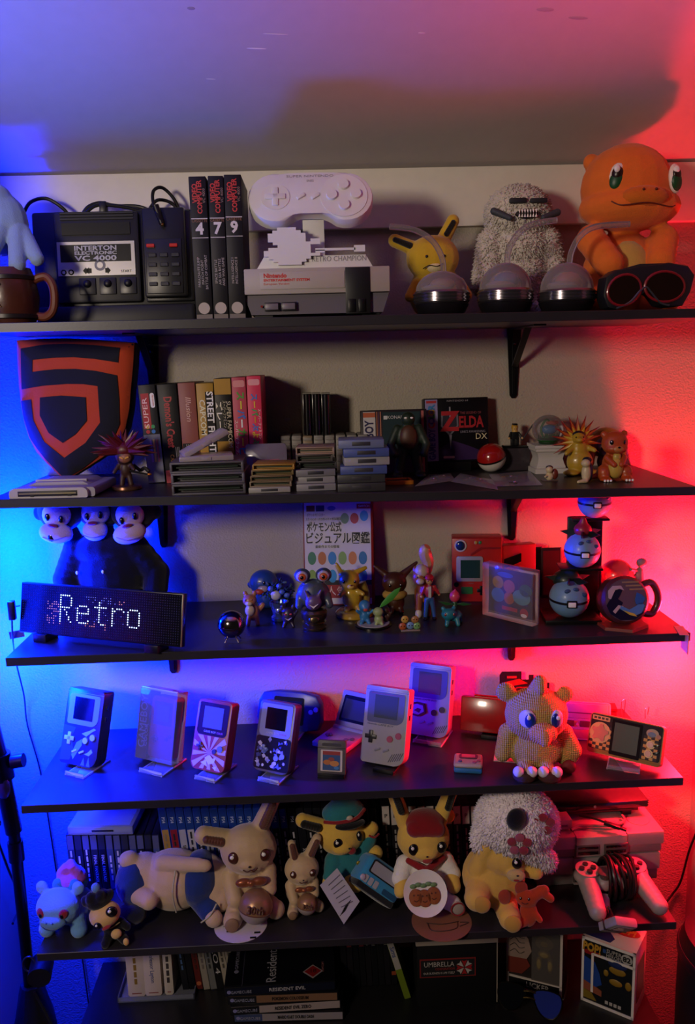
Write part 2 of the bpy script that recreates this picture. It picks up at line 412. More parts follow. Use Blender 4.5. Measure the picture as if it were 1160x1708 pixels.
txt('ELECTRONIC', X(163), Z(425.5), 5.4, -26.9, LT, np_, wfix=68, ext=.15, bold=.04)
txt('VC 4000', X(163), Z(434.5), 8, -26.9, LT, np_, wfix=68, ext=.15, bold=.04)
txt('START', X(211), Z(457), 4.2, -26.6, INK, np_, ext=.15)
for px in (110, 122): disc(X(px), Z(457), 4.6, -26.4, INK, np_, 'socket_mark', .2)
for px in (110, 122): disc(X(px), Z(457), 2.6, -26.8, SILV, np_, 'socket_mark', .2)
for px, d in ((146, -1), (151, -1), (181, 1)):
    pz(np_, 'arrow_mark', INK, [(X(px)-4*d, Z(451)), (X(px), Z(451)), (X(px), Z(449)), (X(px)+5*d, Z(455)), (X(px), Z(461)), (X(px), Z(459)), (X(px)-4*d, Z(459))], -26.6, -26.2)
disc(X(169), Z(446), 9, -26.35, mat('77777c', .4), np_, 'dial_mark', .2); disc(X(169), Z(446), 5, -26.7, SILV, np_, 'dial_mark', .2)
for px in (147, 180, 213):
    o = bx(t, 'button_base', plastic('242427'), X(px)-13.5, -26.5, Z(495), X(px)+13.5, -22, Z(467), 1.2)
    el(o, 'push_button', BLK, X(px), -27, Z(477), 6.5, 5, 6.5)
bx(t, 'controller_well', plastic('18181a'), X(240), -20, Z(508), X(318), -8, zt-4, 3)
cpad = bx(t, 'hand_controller', plastic('161618'), X(241), -34, Z(503), X(310), -18, zt-2, 4, label='hand controller with keypad and two red keys')
bx(cpad, 'keypad_plate', plastic('1e1e21'), X(245), -36, Z(498), X(304), -33, Z(406), 2)
for q in range(12):
    cx, cz = X(256+18.5*(q % 3)), Z(434+16*(q//3))
    bx(cpad, 'key', plastic('2a2a33'), cx-6.5, -38.5, cz-3.2, cx+6.5, -35, cz+3.2, .8, 1)
for px in (254, 291): bx(cpad, 'red_key', mat('c8221e', .35, coat=.3), X(px)-6.5, -39, Z(421), X(px)+6.5, -35, Z(415), .8, 1)
CB = plastic('0c0c0d', .4)
tb_(t, 'cable', CB, [(X(44), -6, Z(350)), (X(56), -4, Z(330)), (X(80), 0, Z(323)), (X(104), 6, Z(338)), (X(116), 14, Z(356))], 3, 8)
tb_(t, 'cable', CB, [(X(136), 4, Z(352)), (X(148), 2, Z(338)), (X(168), 4, Z(331)), (X(190), 6, Z(336)), (X(230), 8, Z(338)), (X(258), 8, Z(352))], 3, 8)
tb_(t, 'cable', CB, [(X(142), -2, Z(352)), (X(166), -6, Z(338)), (X(210), -4, Z(342)), (X(245), 0, Z(352))], 3, 8)
tb_(t, 'cable', CB, [(X(276), -42, Z(381)), (X(268), -44, Z(366)), (X(260), -30, Z(340)), (X(260), -16, Z(318)), (X(272), -4, Z(310)), (X(288), 4, Z(326)), (X(297), 12, Z(348))], 2.8, 8)
tb_(t, 'cable', CB, [(X(246), 4, Z(346)), (X(262), 0, Z(330)), (X(284), 4, Z(334)), (X(296), 10, Z(350))], 2.8, 8)
pl = B().cyl((X(275), -41, Z(383)), (X(266), -42, Z(352)), 4.5, 5.5); pl.build('plug', CB, t)
B().cyl((X(275.5), -42, Z(386)), (X(275.2), -41, Z(381)), 2.6, 2.6).build('plug_tip', mat('b98a3a', .3, .9), t)
B().box(X(168), -10, Z(352), X(180), 4, Z(332), 2).build('cable_clip', CB, t)

# three cassette boxes
SPN = card('141318', .4); CRW = mat('cfc6ba', .5); RDT = mat('c02a2e', .45)
INFO = {4: 'PARACHUTE JUMP\nMATCH POINT\nBATTLE OF COMBAT', 7: 'SPACE BATTLE\nAIR SEA BATTLE\nAND WAR GAME', 9: 'INTELLIGENCE I\nINTELLIGENCE II'}
for num, px0, px1, ptop, lean, lab in ((4, 324, 352, 294, 0, 'dark cassette box numbered 4 on its spine, leftmost of three'), (7, 353, 378, 293, .6, 'dark cassette box numbered 7 on its spine, in the middle of three'), (9, 379, 407, 291, .6, 'dark cassette box numbered 9 on its spine, rightmost of three')):
    cx = (px0+px1)/2+4
    L, k, X, Z = fr(1, cx, -.285)
    t = thing('cassette_box', lab, 'game box', L, ry=lean, group='numbered cassette boxes', k=k)
    w = (px1-px0)/2; h = Z(ptop)
    bx(t, 'carton', SPN, -w, 0, 0, w, 128, h, 1.2)
    pr(-w+1, 0.5, w-1, 8, 0, mat('6c645e', .5), t, 'bottom_label', .3); 
    disc(0, 18, 9.5, 0, mat('a9a098', .45), t, 'round_sticker', .4)
    pr(-w+.6, h-66, w-.6, h-64.8, 0, CRW, t, 'spine_rule', .3); pr(-w+.6, h-96, w-.6, h-95, 0, CRW, t, 'spine_rule', .3)
    txt(str(num), 0, h-82, 18, -.3, CRW, t, ext=.2, bold=.05, name='number')
    txt('CASSETTE', 0, h-69, 4.4, -.3, mat('8a5a40'), t, ext=.2, wmax=2*w-3)
    txt('VIDEO', -5, h-26, 8, -.3, RDT, t, rot=90, ext=.2, wfix=30, bold=.04); txt('COMPUTER', 2.5, h-32, 8, -.3, RDT, t, rot=90, ext=.2, wfix=52, bold=.04)
    txt('VC 4000', 9.5, h-30, 4.6, -.3, mat('8d6f60'), t, rot=90, ext=.2)
    for q, s_ in enumerate(INFO[num].split('\n')): txt(s_, -5+6*q, h-150, 4.2, -.3, mat('a59c95'), t, rot=90, ext=.2, wmax=92)
    pr(-w+.5, h-.2, w-.5, h+.25, 1, mat('6b655f', .7), t, 'worn_edge', .2)

# the white controller trophy on top of the grey front loading console
L, k, X, Z = fr(1, 530, -.285)
CON_TOP = Z(446)
t = thing('game_console', 'light grey front loading console with dark lower half under the white trophy', 'console', L, k=k)
LG = plastic('a39a92', .5); DG = plastic('5c565e', .5)
bx(t, 'upper_shell', LG, X(408), 0, Z(489), X(652), 200, CON_TOP, 1.5)
b = B(); b.prism([(X(409), Z(490)), (X(651), Z(490)), (X(640), 6), (X(420), 6)], 6, 196); b.build('lower_shell', DG, t)
bx(t, 'foot', BLK, X(425), 14, 0, X(455), 180, 7); bx(t, 'foot', BLK, X(605), 14, 0, X(635), 180, 7)
dr = bx(t, 'front_flap', plastic('aaa199', .5), X(437), -1.5, Z(481), X(577), 3, Z(452), .6)
txt('Nintendo', X(462), Z(458.5), 7, -1.7, RDT, dr, ext=.2, bold=.05, wfix=38)
txt('ENTERTAINMENT SYSTEM', X(481), Z(466), 4, -1.7, RDT, dr, ext=.2, wfix=76, bold=.05); txt('European Version', X(464), Z(472), 3.4, -1.7, RDT, dr, ext=.2, wfix=42)
bx(t, 'black_band', plastic('141416', .4), X(578), -2, 4, X(619), 100, Z(447), .8)
for px in (588, 605): bx(t, 'controller_port', plastic('070708'), X(px)-6, -4, Z(522), X(px)+6, 0, Z(500), 1)
for px, n in ((455, 'POWER'), (483, 'RESET')):
    bx(t, 'button_frame', plastic('1c1a1c'), X(px)-12.5, -1, Z(517), X(px)+12.5, 8, Z(502.5), .8)
    o = bx(t, 'button', plastic('6f6870'), X(px)-10.5, -3.5, Z(515), X(px)+10.5, 6, Z(504.5), 1); o.name = 'button'
disc(X(438), Z(509), 2, 6, mat('7a1512', .3), t, 'power_light', 7)
TW = mat('d9d6d4', .55, bump=(500, .1, .0006), var=.03)
L = L + Vector((0, 0, CON_TOP*k)); 
t = thing('trophy', 'matt white trophy shaped like a game controller on top of the grey console', 'trophy', L, k=k)
zz = lambda py: Z(py)-CON_TOP
b = B(); b.prism([(X(432), 0), (X(625), 0), (X(613), zz(425)), (X(445), zz(425))], 8, 62, bev=.6)
base = b.build('base', TW, t)
txt('RETRO CHAMPION', X(569), zz(431.5), 8.6, 7.7, mat('8d878a'), t, ext=.3, wfix=90)
bx(t, 'column', TW, X(510), 34, zz(428), X(546), 56, zz(350), .6)
# blocky pixel figure standing in front
rows = ['...####......', '..######.....', '.########....', '.########....', '.########.##.', '..##########.', '...#######...', '.#########...', '##########.##', '############.', '.#########...', '..#######....', '...#####.....']
b = B(); c = 8.6
for r_, row in enumerate(rows):
    for q, ch in enumerate(row):
        if ch == '#': b.box(X(445)+q*c*.9, 1, zz(378)-(r_+1)*c*.46*1.15, X(445)+(q+1)*c*.9+.01, 7.5, zz(378)-r_*c*.46*1.15+.01)
b.build('pixel_relief', TW, t, 'blocky stepped relief'); 
bx(t, 'relief_bar', TW, X(530), 1, zz(418), X(596), 7, zz(414)); bx(t, 'relief_block', TW, X(594), 1, zz(421), X(612), 8, zz(410)); 
# controller tilted towards the viewer
M = TR(X(525), 30, zz(330), rx=-24)
out = []
def arc(cx, cz, r, a0, a1, n=14): return [(cx+r*cos(R(a0+(a1-a0)*i/n)), cz+r*sin(R(a0+(a1-a0)*i/n))) for i in range(n+1)]
ol = arc(-58, 0, 45, 90, 290) + [(-30, -33), (-18, -27), (18, -27), (30, -33)] + arc(58, 0, 45, 250, 450) + [(40, 44), (0, 45), (-40, 44)]
pad = pz(t, 'controller', TW, ol, -14, 10, M, 4)
for z0 in (-.3,):
    B().prism(circ(-58, 0, 24, 28), -15.2, -13, M).build('pad_disc', TW, pad)
    B().box(-63, -18, -17, -53, -14, 17, 1.5, M=M).box(-75, -18, -5, -41, -14, 5, 1.5, M=M).build('direction_pad', TW, pad)
    B().prism(circ(55, 0, 39, 34), -15.4, -13, M).build('button_disc', TW, pad)
    for dx, dz in ((0, 19), (-20, 0), (20, 1), (0, -19)): B().cyl((55+dx, -13, dz), (55+dx, -20, dz), 9.5, 8.5, 18, M=M).build('face_button', TW, pad)
    for dx in (-16, 8): B().box(-8, -17.5, -3.4, 8, -13, 3.4, 2, M=M @ TR(dx, 0, 0, ry=-32)).build('menu_button', TW, pad)
txt('SUPER NINTENDO', 0, 38, 4.2, -14.3, mat('9c979a'), pad, ext=.2, M=M, wfix=78); txt('SNES', 0, 29, 4, -14.3, mat('9c979a'), pad, ext=.2, M=M)

# yellow rabbit-eared soft toy behind the first capsule
L, k, X, Z = fr(1, 728, -.12)
t = thing('soft_toy', 'yellow soft toy with two dark lined ears behind the left capsule', 'soft toy', L, k=k)
YP = plush('c9a42a'); 
bl(t, 'body', YP, [('e', 0, 0, 42, 46, 34, 46), ('e', X(722), -8, Z(432), 44, 34, 37), ('c', (X(692), -6, Z(415)), (X(660), -8, Z(401)), 12, 11), ('c', (X(738), -4, Z(405)), (X(756), -4, Z(370)), 12, 11), ('c', (-34, -16, 56), (-46, -22, 36), 10, 9), ('c', (36, -16, 56), (48, -22, 36), 10, 9)], 2.0)
DK = plush('17130f')
cp(t, 'inner_ear', DK, (X(684), -17, Z(411)), (X(660), -18, Z(401)), 5.5, 4.5, 8); cp(t, 'inner_ear', DK, (X(744), -13, Z(393)), (X(755), -13, Z(374)), 5, 4.5, 8)
for px in (708, 736): el(t, 'eye', INK, X(px), -40, Z(432), 2.5, 2, 2.5, u=10, v=6)
ln(t, 'mouth', INK, [(X(702), -38, Z(452)), (X(712), -42, Z(447)), (X(724), -43, Z(449)), (X(734), -41, Z(444))], .8)
el(t, 'muzzle', plush('d8c79a'), X(722), -30, Z(449), 15, 12, 9)

# three clear domed capsules with bent tubes
CAPM = mat('6f6a70', .22, .85); CAPD = mat('37343a', .3, .8); DOME = glass('cfc4c8', .12, .22)
def capsule(cx, pb, w, ptop, pts, fill, fh, lab, Y):
    L, k, X, Z = fr(1, cx, Y)
    t = thing('domed_capsule', lab, 'capsule', L, k=k, group='domed capsules on the top shelf')
    w2 = w/2; h = Z(pb)
    B().lathe([(w2*.72, 0), (w2*.84, 4), (w2*.95, h*.35), (w2*.98, h*.45), (w2*.93, h*.5)], 32).build('base', CAPD, t)
    B().lathe([(w2*.93, h*.48), (w2, h*.55), (w2, h*.92), (w2*.95, h), (w2*.3, h)], 32).build('collar', CAPM, t)
    for q in range(3): B().lathe([(w2*.99, h*.58+q*h*.13), (w2*1.03, h*.60+q*h*.13), (w2*1.03, h*.64+q*h*.13), (w2*.99, h*.66+q*h*.13)], 32).build('rib', CAPM, t)
    H2 = Z(ptop)-h; pf = [(w2*.93*cos(a*pi/2/10), h+H2*sin(a*pi/2/10)) for a in range(11)]
    B().lathe(pf, 32).build('dome', DOME, t)
    el(t, 'filling', fill, 2, 0, h+H2*.34, w2*.45, w2*.4, H2*.33)
    el(t, 'filling', mat('8d8078', .6), -w2*.2, -w2*.1, h+H2*.15, w2*.55, w2*.45, H2*.18)
    b = B(); b.tube([(X(a), y_, Z(c)) for a, y_, c in pts], 5, 10, 8); b.build('tube', glass('d8cdd0', .06, .14), t)
    return t
capsule(737, 486, 92, 452, [(741, 0, 456), (738, -2, 430), (722, -4, 402), (692, -6, 383), (652, -8, 377)], mat('8a6d5c', .6), 20, 'capsule with a bent tube curving to the left, in front of the yellow toy', -.245)
capsule(843, 483, 92, 438, [(846, 0, 440), (848, 0, 418), (862, -2, 392), (886, -4, 376), (926, -6, 370)], mat('3d5f92', .5), 20, 'capsule with a blue filling and tube curving right, in front of the white toy', -.245)
capsule(945, 484, 94, 438, [(949, 0, 440), (952, 0, 420), (964, -2, 396), (990, -4, 380), (1045, -6, 377)], mat('9a5f4c', .6), 20, 'capsule beside the goggles with its tube curving in front of the orange toy', -.245)

# shaggy white soft toy
L, k, X, Z = fr(1, 862, -.09)
k *= .96
t = thing('soft_toy', 'shaggy white furry soft toy with dark grimacing mouth and grey horns', 'soft toy', L, k=k)
WF = plush('cfc5ba')
bo = bl(t, 'body', WF, [('e', 0, 0, 60, 68, 50, 66), ('e', 0, -2, Z(410), 56, 46, 50), ('e', X(862), -6, Z(352), 56, 46, 47), ('c', (-48, -14, Z(400)), (-62, -26, Z(470)), 22, 20), ('c', (48, -14, Z(400)), (60, -26, Z(470)), 22, 20), ('c', (-30, -20, 24), (-44, -56, 18), 22, 20), ('c', (30, -20, 24), (44, -56, 18), 22, 20)], 2.6)
def fur(t, bo, m, n, ln_, r, seed=3, name='fur', lim=None):
    rg = random.Random(seed); me = bo.data; tot = [p.area for p in me.polygons]
    idx = rg.choices(range(len(tot)), tot, k=n); b = B()
    gk = GK[0]
    for i in idx:
        p = me.polygons[i]; c = p.center/gk; nrm = p.normal
        if lim and lim(c): continue
        d = (nrm + Vector((rg.uniform(-.5, .5), rg.uniform(-.5, .5), rg.uniform(-.9, .2)))*.8).normalized()
        c = c + Vector((rg.uniform(-1, 1), rg.uniform(-1, 1), rg.uniform(-1, 1)))*1.5
        q = d.orthogonal().normalized(); w = d.cross(q); l_ = ln_*rg.uniform(.6, 1.2)
        vs = [b.bm.verts.new(c + r*(cos(a)*q + sin(a)*w)) for a in (0, 2.1, 4.2)]
        tip = b.bm.verts.new(c + d*l_ + Vector((0, 0, -l_*.25)))
        for a in range(3): b.bm.faces.new((vs[a], vs[(a+1) % 3], tip))
    o = b.build(name, m, t, smooth=True, ang=180); o['kind'] = 'stuff'; return o
fur(t, bo, WF, 11000, 6, 1.9)
GH = mat('3a4048', .6, bump=(80, .3, .002))
cp(t, 'horn', GH, (X(812), -46, Z(352)), (X(836), -58, Z(366)), 6, 4.5); cp(t, 'horn', GH, (X(918), -44, Z(356)), (X(892), -56, Z(366)), 6, 4.5)
bx(t, 'brow', mat('1c2026', .6), X(836), -58, Z(341), X(864), -50, Z(332), 2, M=TR(0, 0, 0, ry=0)); bx(t, 'brow', mat('1c2026', .6), X(870), -58, Z(341), X(898), -50, Z(333), 2)
el(t, 'mouth', mat('140d0c', .6), X(865), -54, Z(359), 19, 6, 8)
for q in range(7):
    for s_ in (1, -1): B().cyl((X(851+4.6*q), -60, Z(359)+5.5*s_), (X(851+4.6*q), -61.5, Z(359)+.6*s_), 1.8, .4, 8).build('tooth', WHT, t)

# large orange soft toy
L, k, X, Z = fr(1, 1052, -.13)
L.x -= 18*k; k *= .98
t = thing('soft_toy', 'large orange soft toy with cream belly behind the dark goggles', 'soft toy', L, k=k)
OR = plush('e0722c', .15)
bl(t, 'body', OR, [('e', 0, 0, 66, 66, 54, 72), ('e', X(1054), -8, Z(312), 76, 62, 70), ('e', X(1056), -18, Z(346), 84, 62, 38), ('c', (X(990), -30, Z(400)), (X(1012), -58, Z(444)), 25, 24), ('c', (X(1110), -30, Z(404)), (X(1096), -58, Z(440)), 25, 23), ('c', (-40, -20, 24), (-56, -62, 22), 26, 24), ('c', (40, -20, 24), (54, -62, 22), 26, 24), ('e', X(1000), 10, Z(262), 14, 12, 14), ('e', X(1108), 10, Z(262), 14, 12, 14)], 3.0)
el(t, 'belly_patch', plush('c2a04e'), X(1050), -31, 66, 42, 28, 52)
for px, py, rz_ in ((1020, 303, 14), (1118, 305, -10)):
    o = el(t, 'eye', mat('e6dfd2', .5), X(px), -54 if px < 1060 else -48, Z(py), 13.5, 8, 23, (0, rz_, -22 if px < 1060 else 30))
    el(o, 'iris', mat('134a26', .4), X(px)+(-1 if px < 1060 else 1), -58 if px < 1060 else -52, Z(py+5), 11, 6, 15, (0, rz_, -22 if px < 1060 else 30)); el(o, 'pupil', mat('2a140c', .3), X(px), -59.5 if px < 1060 else -53, Z(py-6), 9, 6, 11, (0, rz_, -22 if px < 1060 else 30)); el(o, 'glint', WHT, X(px)-2, -64 if px < 1060 else -57.5, Z(py-13), 5, 3, 6)
el(t, 'muzzle', plush('c8691f', .15), X(1062), -66, Z(338), 40, 20, 18)
for px in (1054, 1074): el(t, 'nostril', mat('5a1d0c'), X(px), -84, Z(328), 2.2, 2, 2.2, u=8, v=6)
ln(t, 'mouth', mat('5a1d0c', .6), [(X(1008), -70, Z(344)), (X(1022), -79, Z(352)), (X(1060), -86.5, Z(350)), (X(1098), -78, Z(356)), (X(1112), -66, Z(352))], 1)

# dark goggles leaning at the front
L, k, X, Z = fr(1, 1084, -.286)
t = thing('goggles', 'black riding goggles with red rimmed lenses in front of the orange toy', 'goggles', L, k=k)
gp = [(X(1000), Z(492)), (X(1004), Z(462)), (X(1020), Z(450)), (X(1062), Z(446)), (X(1108), Z(440)), (X(1140), Z(446)), (X(1152), Z(462)), (X(1146), Z(490)), (X(1134), Z(512)), (X(1112), Z(514)), (X(1096), Z(510)), (X(1082), Z(492)), (X(1068), Z(484)), (X(1056), Z(492)), (X(1040), Z(510)), (X(1022), Z(516)), (X(1008), Z(512))]
pz(t, 'frame', mat('15161a', .45, bump=(200, .1, .001)), gp, -16, 22, bev=4)
pz(t, 'strap', mat('1b1418', .8), [(X(1018), Z(452)), (X(1064), Z(440)), (X(1112), Z(440)), (X(1146), Z(452)), (X(1152), Z(470)), (X(1130), Z(452)), (X(1062), Z(456))], -6, 34, bev=2)
for cx, cz, rx_, rz_, tilt in ((1034, 484, 28, 24, 22), (1101, 480, 33, 24, -4)):
    Mx = TR(X(cx), -17, Z(cz), ry=-tilt)
    ring = B().tube([(rx_*cos(a*2*pi/24), 0, rz_*sin(a*2*pi/24)) for a in range(24)], 2.4, 8, 1, True, M=Mx).build('lens_rim', mat('7a1216', .35, coat=.3), t)
    B().prism(circ(0, 0, rx_-1, 28, rz_-1), -1.5, 1.5, M=Mx).build('lens', mat('1e0f0a', .06, spec=.6), t)
ln(t, 'nose_bridge', mat('5a6068', .3, .7), [(X(1022), -17, Z(514)), (X(1044), -18, Z(504)), (X(1060), -18, Z(486)), (X(1070), -18, Z(480)), (X(1078), -18, Z(488)), (X(1094), -18, Z(506)), (X(1110), -17, Z(511))], 1.8)
# ================================================================ second shelf
def drape(parent, name, m, poly, surf, off, cuts=3):
    """a flat printed shape laid onto a bulged front: surf(x, z) gives the depth"""
    bm = bmesh.new(); f = bm.faces.new([bm.verts.new((x, 0, z)) for x, z in poly])
    for _ in range(3):
        le = [e for e in bm.edges if e.calc_length() > 26]
        if le: bmesh.ops.subdivide_edges(bm, edges=le, cuts=1)
    bmesh.ops.triangulate(bm, faces=bm.faces[:])
    for _ in range(cuts):
        le = [e for e in bm.edges if e.calc_length() > 7]
        if le:
            bmesh.ops.subdivide_edges(bm, edges=le, cuts=1)
            bmesh.ops.triangulate(bm, faces=[q for q in bm.faces if len(q.verts) > 3])
    for v in bm.verts: v.co.y = surf(v.co.x, v.co.z) - off
    b = B(); b.bm.free(); b.bm = bm; return b.build(name, m, parent, ang=180)
L, k, X, Z = fs(2, 120, 806)
L.x += 12*k
t = thing('shield_cushion', 'orange and black shield shaped cushion leaning at the left end of its shelf', 'cushion', L, rx=-4, k=k)
sx = lambda c: X(c*.3621); szz = lambda c: Z(540+c*.3621)
OUT = [(97, 66), (200, 62), (310, 62), (420, 70), (530, 82), (628, 92), (616, 200), (600, 310), (588, 400), (565, 490), (530, 560), (470, 612), (390, 660), (300, 712), (250, 702), (195, 645), (150, 590), (120, 520), (103, 440), (95, 360), (92, 270), (93, 170)]
OUT = [(sx(a), szz(b_)) for a, b_ in OUT]
cx0, cz0 = sx(340), szz(340)
def inside_t(x, z):      # 0 centre .. 1 rim
    dx, dz = x-cx0, z-cz0; best = 9
    n = len(OUT)
    for i in range(n):
        ax, az = OUT[i][0]-cx0, OUT[i][1]-cz0; bx_, bz_ = OUT[(i+1) % n][0]-cx0, OUT[(i+1) % n][1]-cz0
        d = dx*(bz_-az)-dz*(bx_-ax)
        if abs(d) < 1e-9: continue
        s_ = (ax*(bz_-az)-az*(bx_-ax))/d
        if s_ > 0:
            px, pz_ = dx*s_, dz*s_
            u = ((px-ax)*(bx_-ax)+(pz_-az)*(bz_-az))/((bx_-ax)**2+(bz_-az)**2)
            if -.001 <= u <= 1.001: best = min(best, s_)
    return min(1, 1/best) if best < 9 else 0
surf = lambda x, z: -26*math.sqrt(max(0, 1-inside_t(x, z)**3.2))
BKC = mat('0d0d12', .85, bump=(350, .25, .001), sheen=.15); ORC = mat('c24318', .85, bump=(350, .25, .001), sheen=.15)
b = B(); rings = []
for tt, yy in [(1, 8)] + [(q/10, None) for q in (10, 9.7, 9, 8, 6.5, 5, 3, 1.2)]:
    rings.append([b.bm.verts.new((cx0+(x-cx0)*tt*(1 if yy is None else 1), (yy if yy is not None else -26*math.sqrt(max(0, 1-tt**3.2))), cz0+(z-cz0)*tt)) for x, z in OUT])
rings.insert(0, [b.bm.verts.new((cx0+(x-cx0)*.97, 44, cz0+(z-cz0)*.97)) for x, z in OUT])
rings.insert(0, [b.bm.verts.new((cx0+(x-cx0)*.6, 58, cz0+(z-cz0)*.6)) for x, z in OUT])
for a, c in zip(rings, rings[1:]):
    for i in range(len(OUT)): b.bm.faces.new((a[i], a[(i+1) % len(OUT)], c[(i+1) % len(OUT)], c[i]))
b.bm.faces.new(rings[0]); b.bm.faces.new(rings[-1])
b.build('cover', BKC, t, ang=60)
drape(t, 'orange_front', ORC, [(cx0+(x-cx0)*.985, cz0+(z-cz0)*.985) for x, z in OUT], surf, .8, 5)
K1 = [(125, 110), (230, 94), (330, 93), (450, 102), (565, 118), (556, 188), (450, 168), (360, 158), (270, 158), (180, 165), (175, 220), (280, 211), (370, 212), (460, 224), (548, 246), (549, 360), (543, 470), (500, 556), (440, 610), (360, 668), (300, 700), (262, 698), (190, 610), (135, 525), (110, 430), (105, 350), (160, 345), (163, 440), (205, 540), (290, 615), (390, 550), (462, 460), (462, 294), (400, 283), (330, 280), (220, 285), (115, 298)]
K2 = [(203, 338), (300, 332), (407, 343), (405, 450), (350, 510), (290, 547), (230, 500), (196, 420)]
drape(t, 'black_emblem', BKC, [(sx(a), szz(c)) for a, c in K1], surf, 2.4, 6)
drape(t, 'black_emblem', BKC, [(sx(a), szz(c)) for a, c in K2], surf, 2.4, 5)
# grey cartridge adapter lying at the front edge
L, k, X, Z = fs(2, 81, 831)
t = thing('cartridge_adapter', 'light grey cartridge adapter lying flat in front of the shield cushion', 'adapter', L, rz=-3, k=k)
AG = plastic('a7a29c', .5); AG2 = plastic('8d8794', .5)
b = B(); b.prism(rrect(-66, 0, 66, 17, 6, rs=(9, 9, 3, 3)), 0, 10); b.build('front_lip', AG, t)
b = B(); b.prism(rrect(-62, 0, 76, 16, 5), 9, 132); b.build('shell', AG2, t)
b = B(); b.prism([(-52, 15), (58, 15), (46, 22), (-34, 22)], 40, 118, bev=2); b.build('raised_top', AG2, t)
bx(t, 'grip_ridge', AG, -40, 50, 20, 50, 58, 25, 2)
bx(t, 'slot', mat('0c0a0c', .5), -51, -.8, 3.5, 49, 2, 12.5, .4)
bx(t, 'contact_strip', mat('8b8262', .35, .7), -49, -1.2, 7.2, 47, 1, 9.2)
for q in (-27, 36): bx(t, 'slot_key', mat('0a0a0c', .5), q-3, -1.6, 3, q+3, 0, 5.4)
# figurine with red spiky hair
L, k, X, Z = fs(2, 212, 816)
t = thing('figurine', 'figurine with big spiky dark red hair on a round bronze stand', 'figurine', L, k=k)
B().lathe([(24, 0), (25, 2), (24, 6), (20, 7)], 28).build('stand', mat('6b4a38', .3, .7), t)
bl(t, 'body', mat('3a221c', .5), [('e', 0, 0, 34, 10, 8, 14), ('e', 1, -3, 56, 16, 14, 14), ('c', (-5, 0, 24), (-7, -2, 9), 5, 4.5), ('c', (5, 0, 24), (8, -2, 9), 5, 4.5), ('c', (-9, -2, 42), (-17, -9, 30), 4, 3.4), ('c', (9, -2, 42), (16, -10, 34), 4, 3.4)], 1.4, 5)
el(t, 'face', mat('8d5a44', .5), 3, -11, 54, 11, 7, 9)
for s_ in (-1, 1): pz(t, 'eye', mat('c98a2a', .4), [(3+s_*1.5, 52), (3+s_*8, 55), (3+s_*7, 57), (3+s_*2, 55)], -19, -17)
b = B(); rg = random.Random(5)
for q in range(34):
    a = rg.uniform(-20, 200); el_ = rg.uniform(-.5, 1)
    d = Vector((cos(R(a)), -el_*.8+.1, sin(R(a))*1.0+.12)).normalized()
    p0 = Vector((1, -2, 66)); ln_ = rg.uniform(40, 56)*(.72 if d.z > .7 else 1)
    b.cyl(p0+d*6, p0+d*ln_, 7.5, .3, 6)
b.ell((1, -2, 66), (17, 15, 15))
b.build('hair', mat('571018', .4), t, ang=20)
b = B(); b.cyl((10, -12, 32), (40, -16, 26), 2.2, 1.2, 8); b.build('blade', mat('1c1a1c', .3, .8), t); el(t, 'blade_tip', mat('b56a1c', .3, .7), 42, -16, 26, 4, 2, 2)
tb_(t, 'tail', mat('191518', .5), [(12, 6, 40), (22, 10, 30), (30, 6, 34), (38, 2, 28)], 3, 6)

# the row of seven game boxes
GRP = 'game boxes in the row beside the shield cushion'
def gamebox(px0, px1, ptop, pbot, lean, body, lab, Y=-.150, depth=118):
    cx = (px0+px1)/2+15*max(0, (430-px0)/200); L, k, X, Z = fr(2, cx, Y)
    t = thing('game_box', lab, 'game box', L, ry=lean, group=GRP, k=k); w = (px1-px0)/2-.6; h = Z(ptop)
    bx(t, 'carton', card(body, .35), -w, 0, 0, w, depth, h, .8); return t, w, h
t, w, h = gamebox(233, 262, 641, 800, -2.5, '16151a', 'black and grey game box leftmost in the row, red lettering on its spine')
pr(-w+.4, 2, w-.4, h*.5, 0, card('6f7078'), t); pr(-w+3, h*.56, 2, h-14, 0, mat('a81d22'), t, 'red_block', .6); pr(4, h-38, w-3, h-14, 0, WHT, t, 'white_pill', .6, 3)
txt('SUPER', -5, h-46, 8, -.7, mat('f0c8c0'), t, rot=90, ext=.2, wfix=50); txt('Nintendo', 8.6, h-26, 3.4, -.8, RDT, t, rot=-90, ext=.2, wmax=20)
for q, c in enumerate(('b3262a', '2a6fae', 'c8a32c', '2f8f4a')): disc(-5+9*(q % 2), h*.53+8*(q//2), 3.2, -.3, mat(c), t, 'colour_dot', .4)
for q, c in enumerate(('8a6aa8', 'c7a24a', '9a4a50')): pr(-4+q*5, h*.22, -1+q*5, h*.45, -.4, mat(c), t, 'title_stroke', .3)
t, w, h = gamebox(265, 298, 640, 799, -2.0, '100e11', 'black game box with red gothic title, second in the row')
txt("Demon's Crest", -1, h*.62, 13, -.3, mat('a9262a', .4), t, rot=-90, ext=.3, wfix=84, bold=.04); txt('CAPCOM', -2, h*.2, 6.5, -.3, mat('c98a3a'), t, rot=-90, ext=.2, wfix=30)
pr(-w+1, 1, w-1, 22, 0, mat('a03038'), t, 'red_foot', .4)
for q in range(3): pr(5+q*2.5, 32, 6+q*2.5, 60, -.2, mat('9a958f'), t, 'small_print', .3)
t, w, h = gamebox(299, 328, 638, 792, -1.0, '8d5048', 'rose brown game box with a script title, third in the row')
pr(-w+1, 1, w-1, h*.40, 0, card('1c1516'), t, 'dark_half', .4); txt('Illusion', 1, h*.74, 9, -.3, mat('d8b0a0', .4), t, rot=-90, ext=.25, wfix=40, shear=.2)
for q in range(5): pr(-7+q*3, h*.30, -6+q*3, h*.39, -.5, mat('b0a8a0'), t, 'small_print', .3)
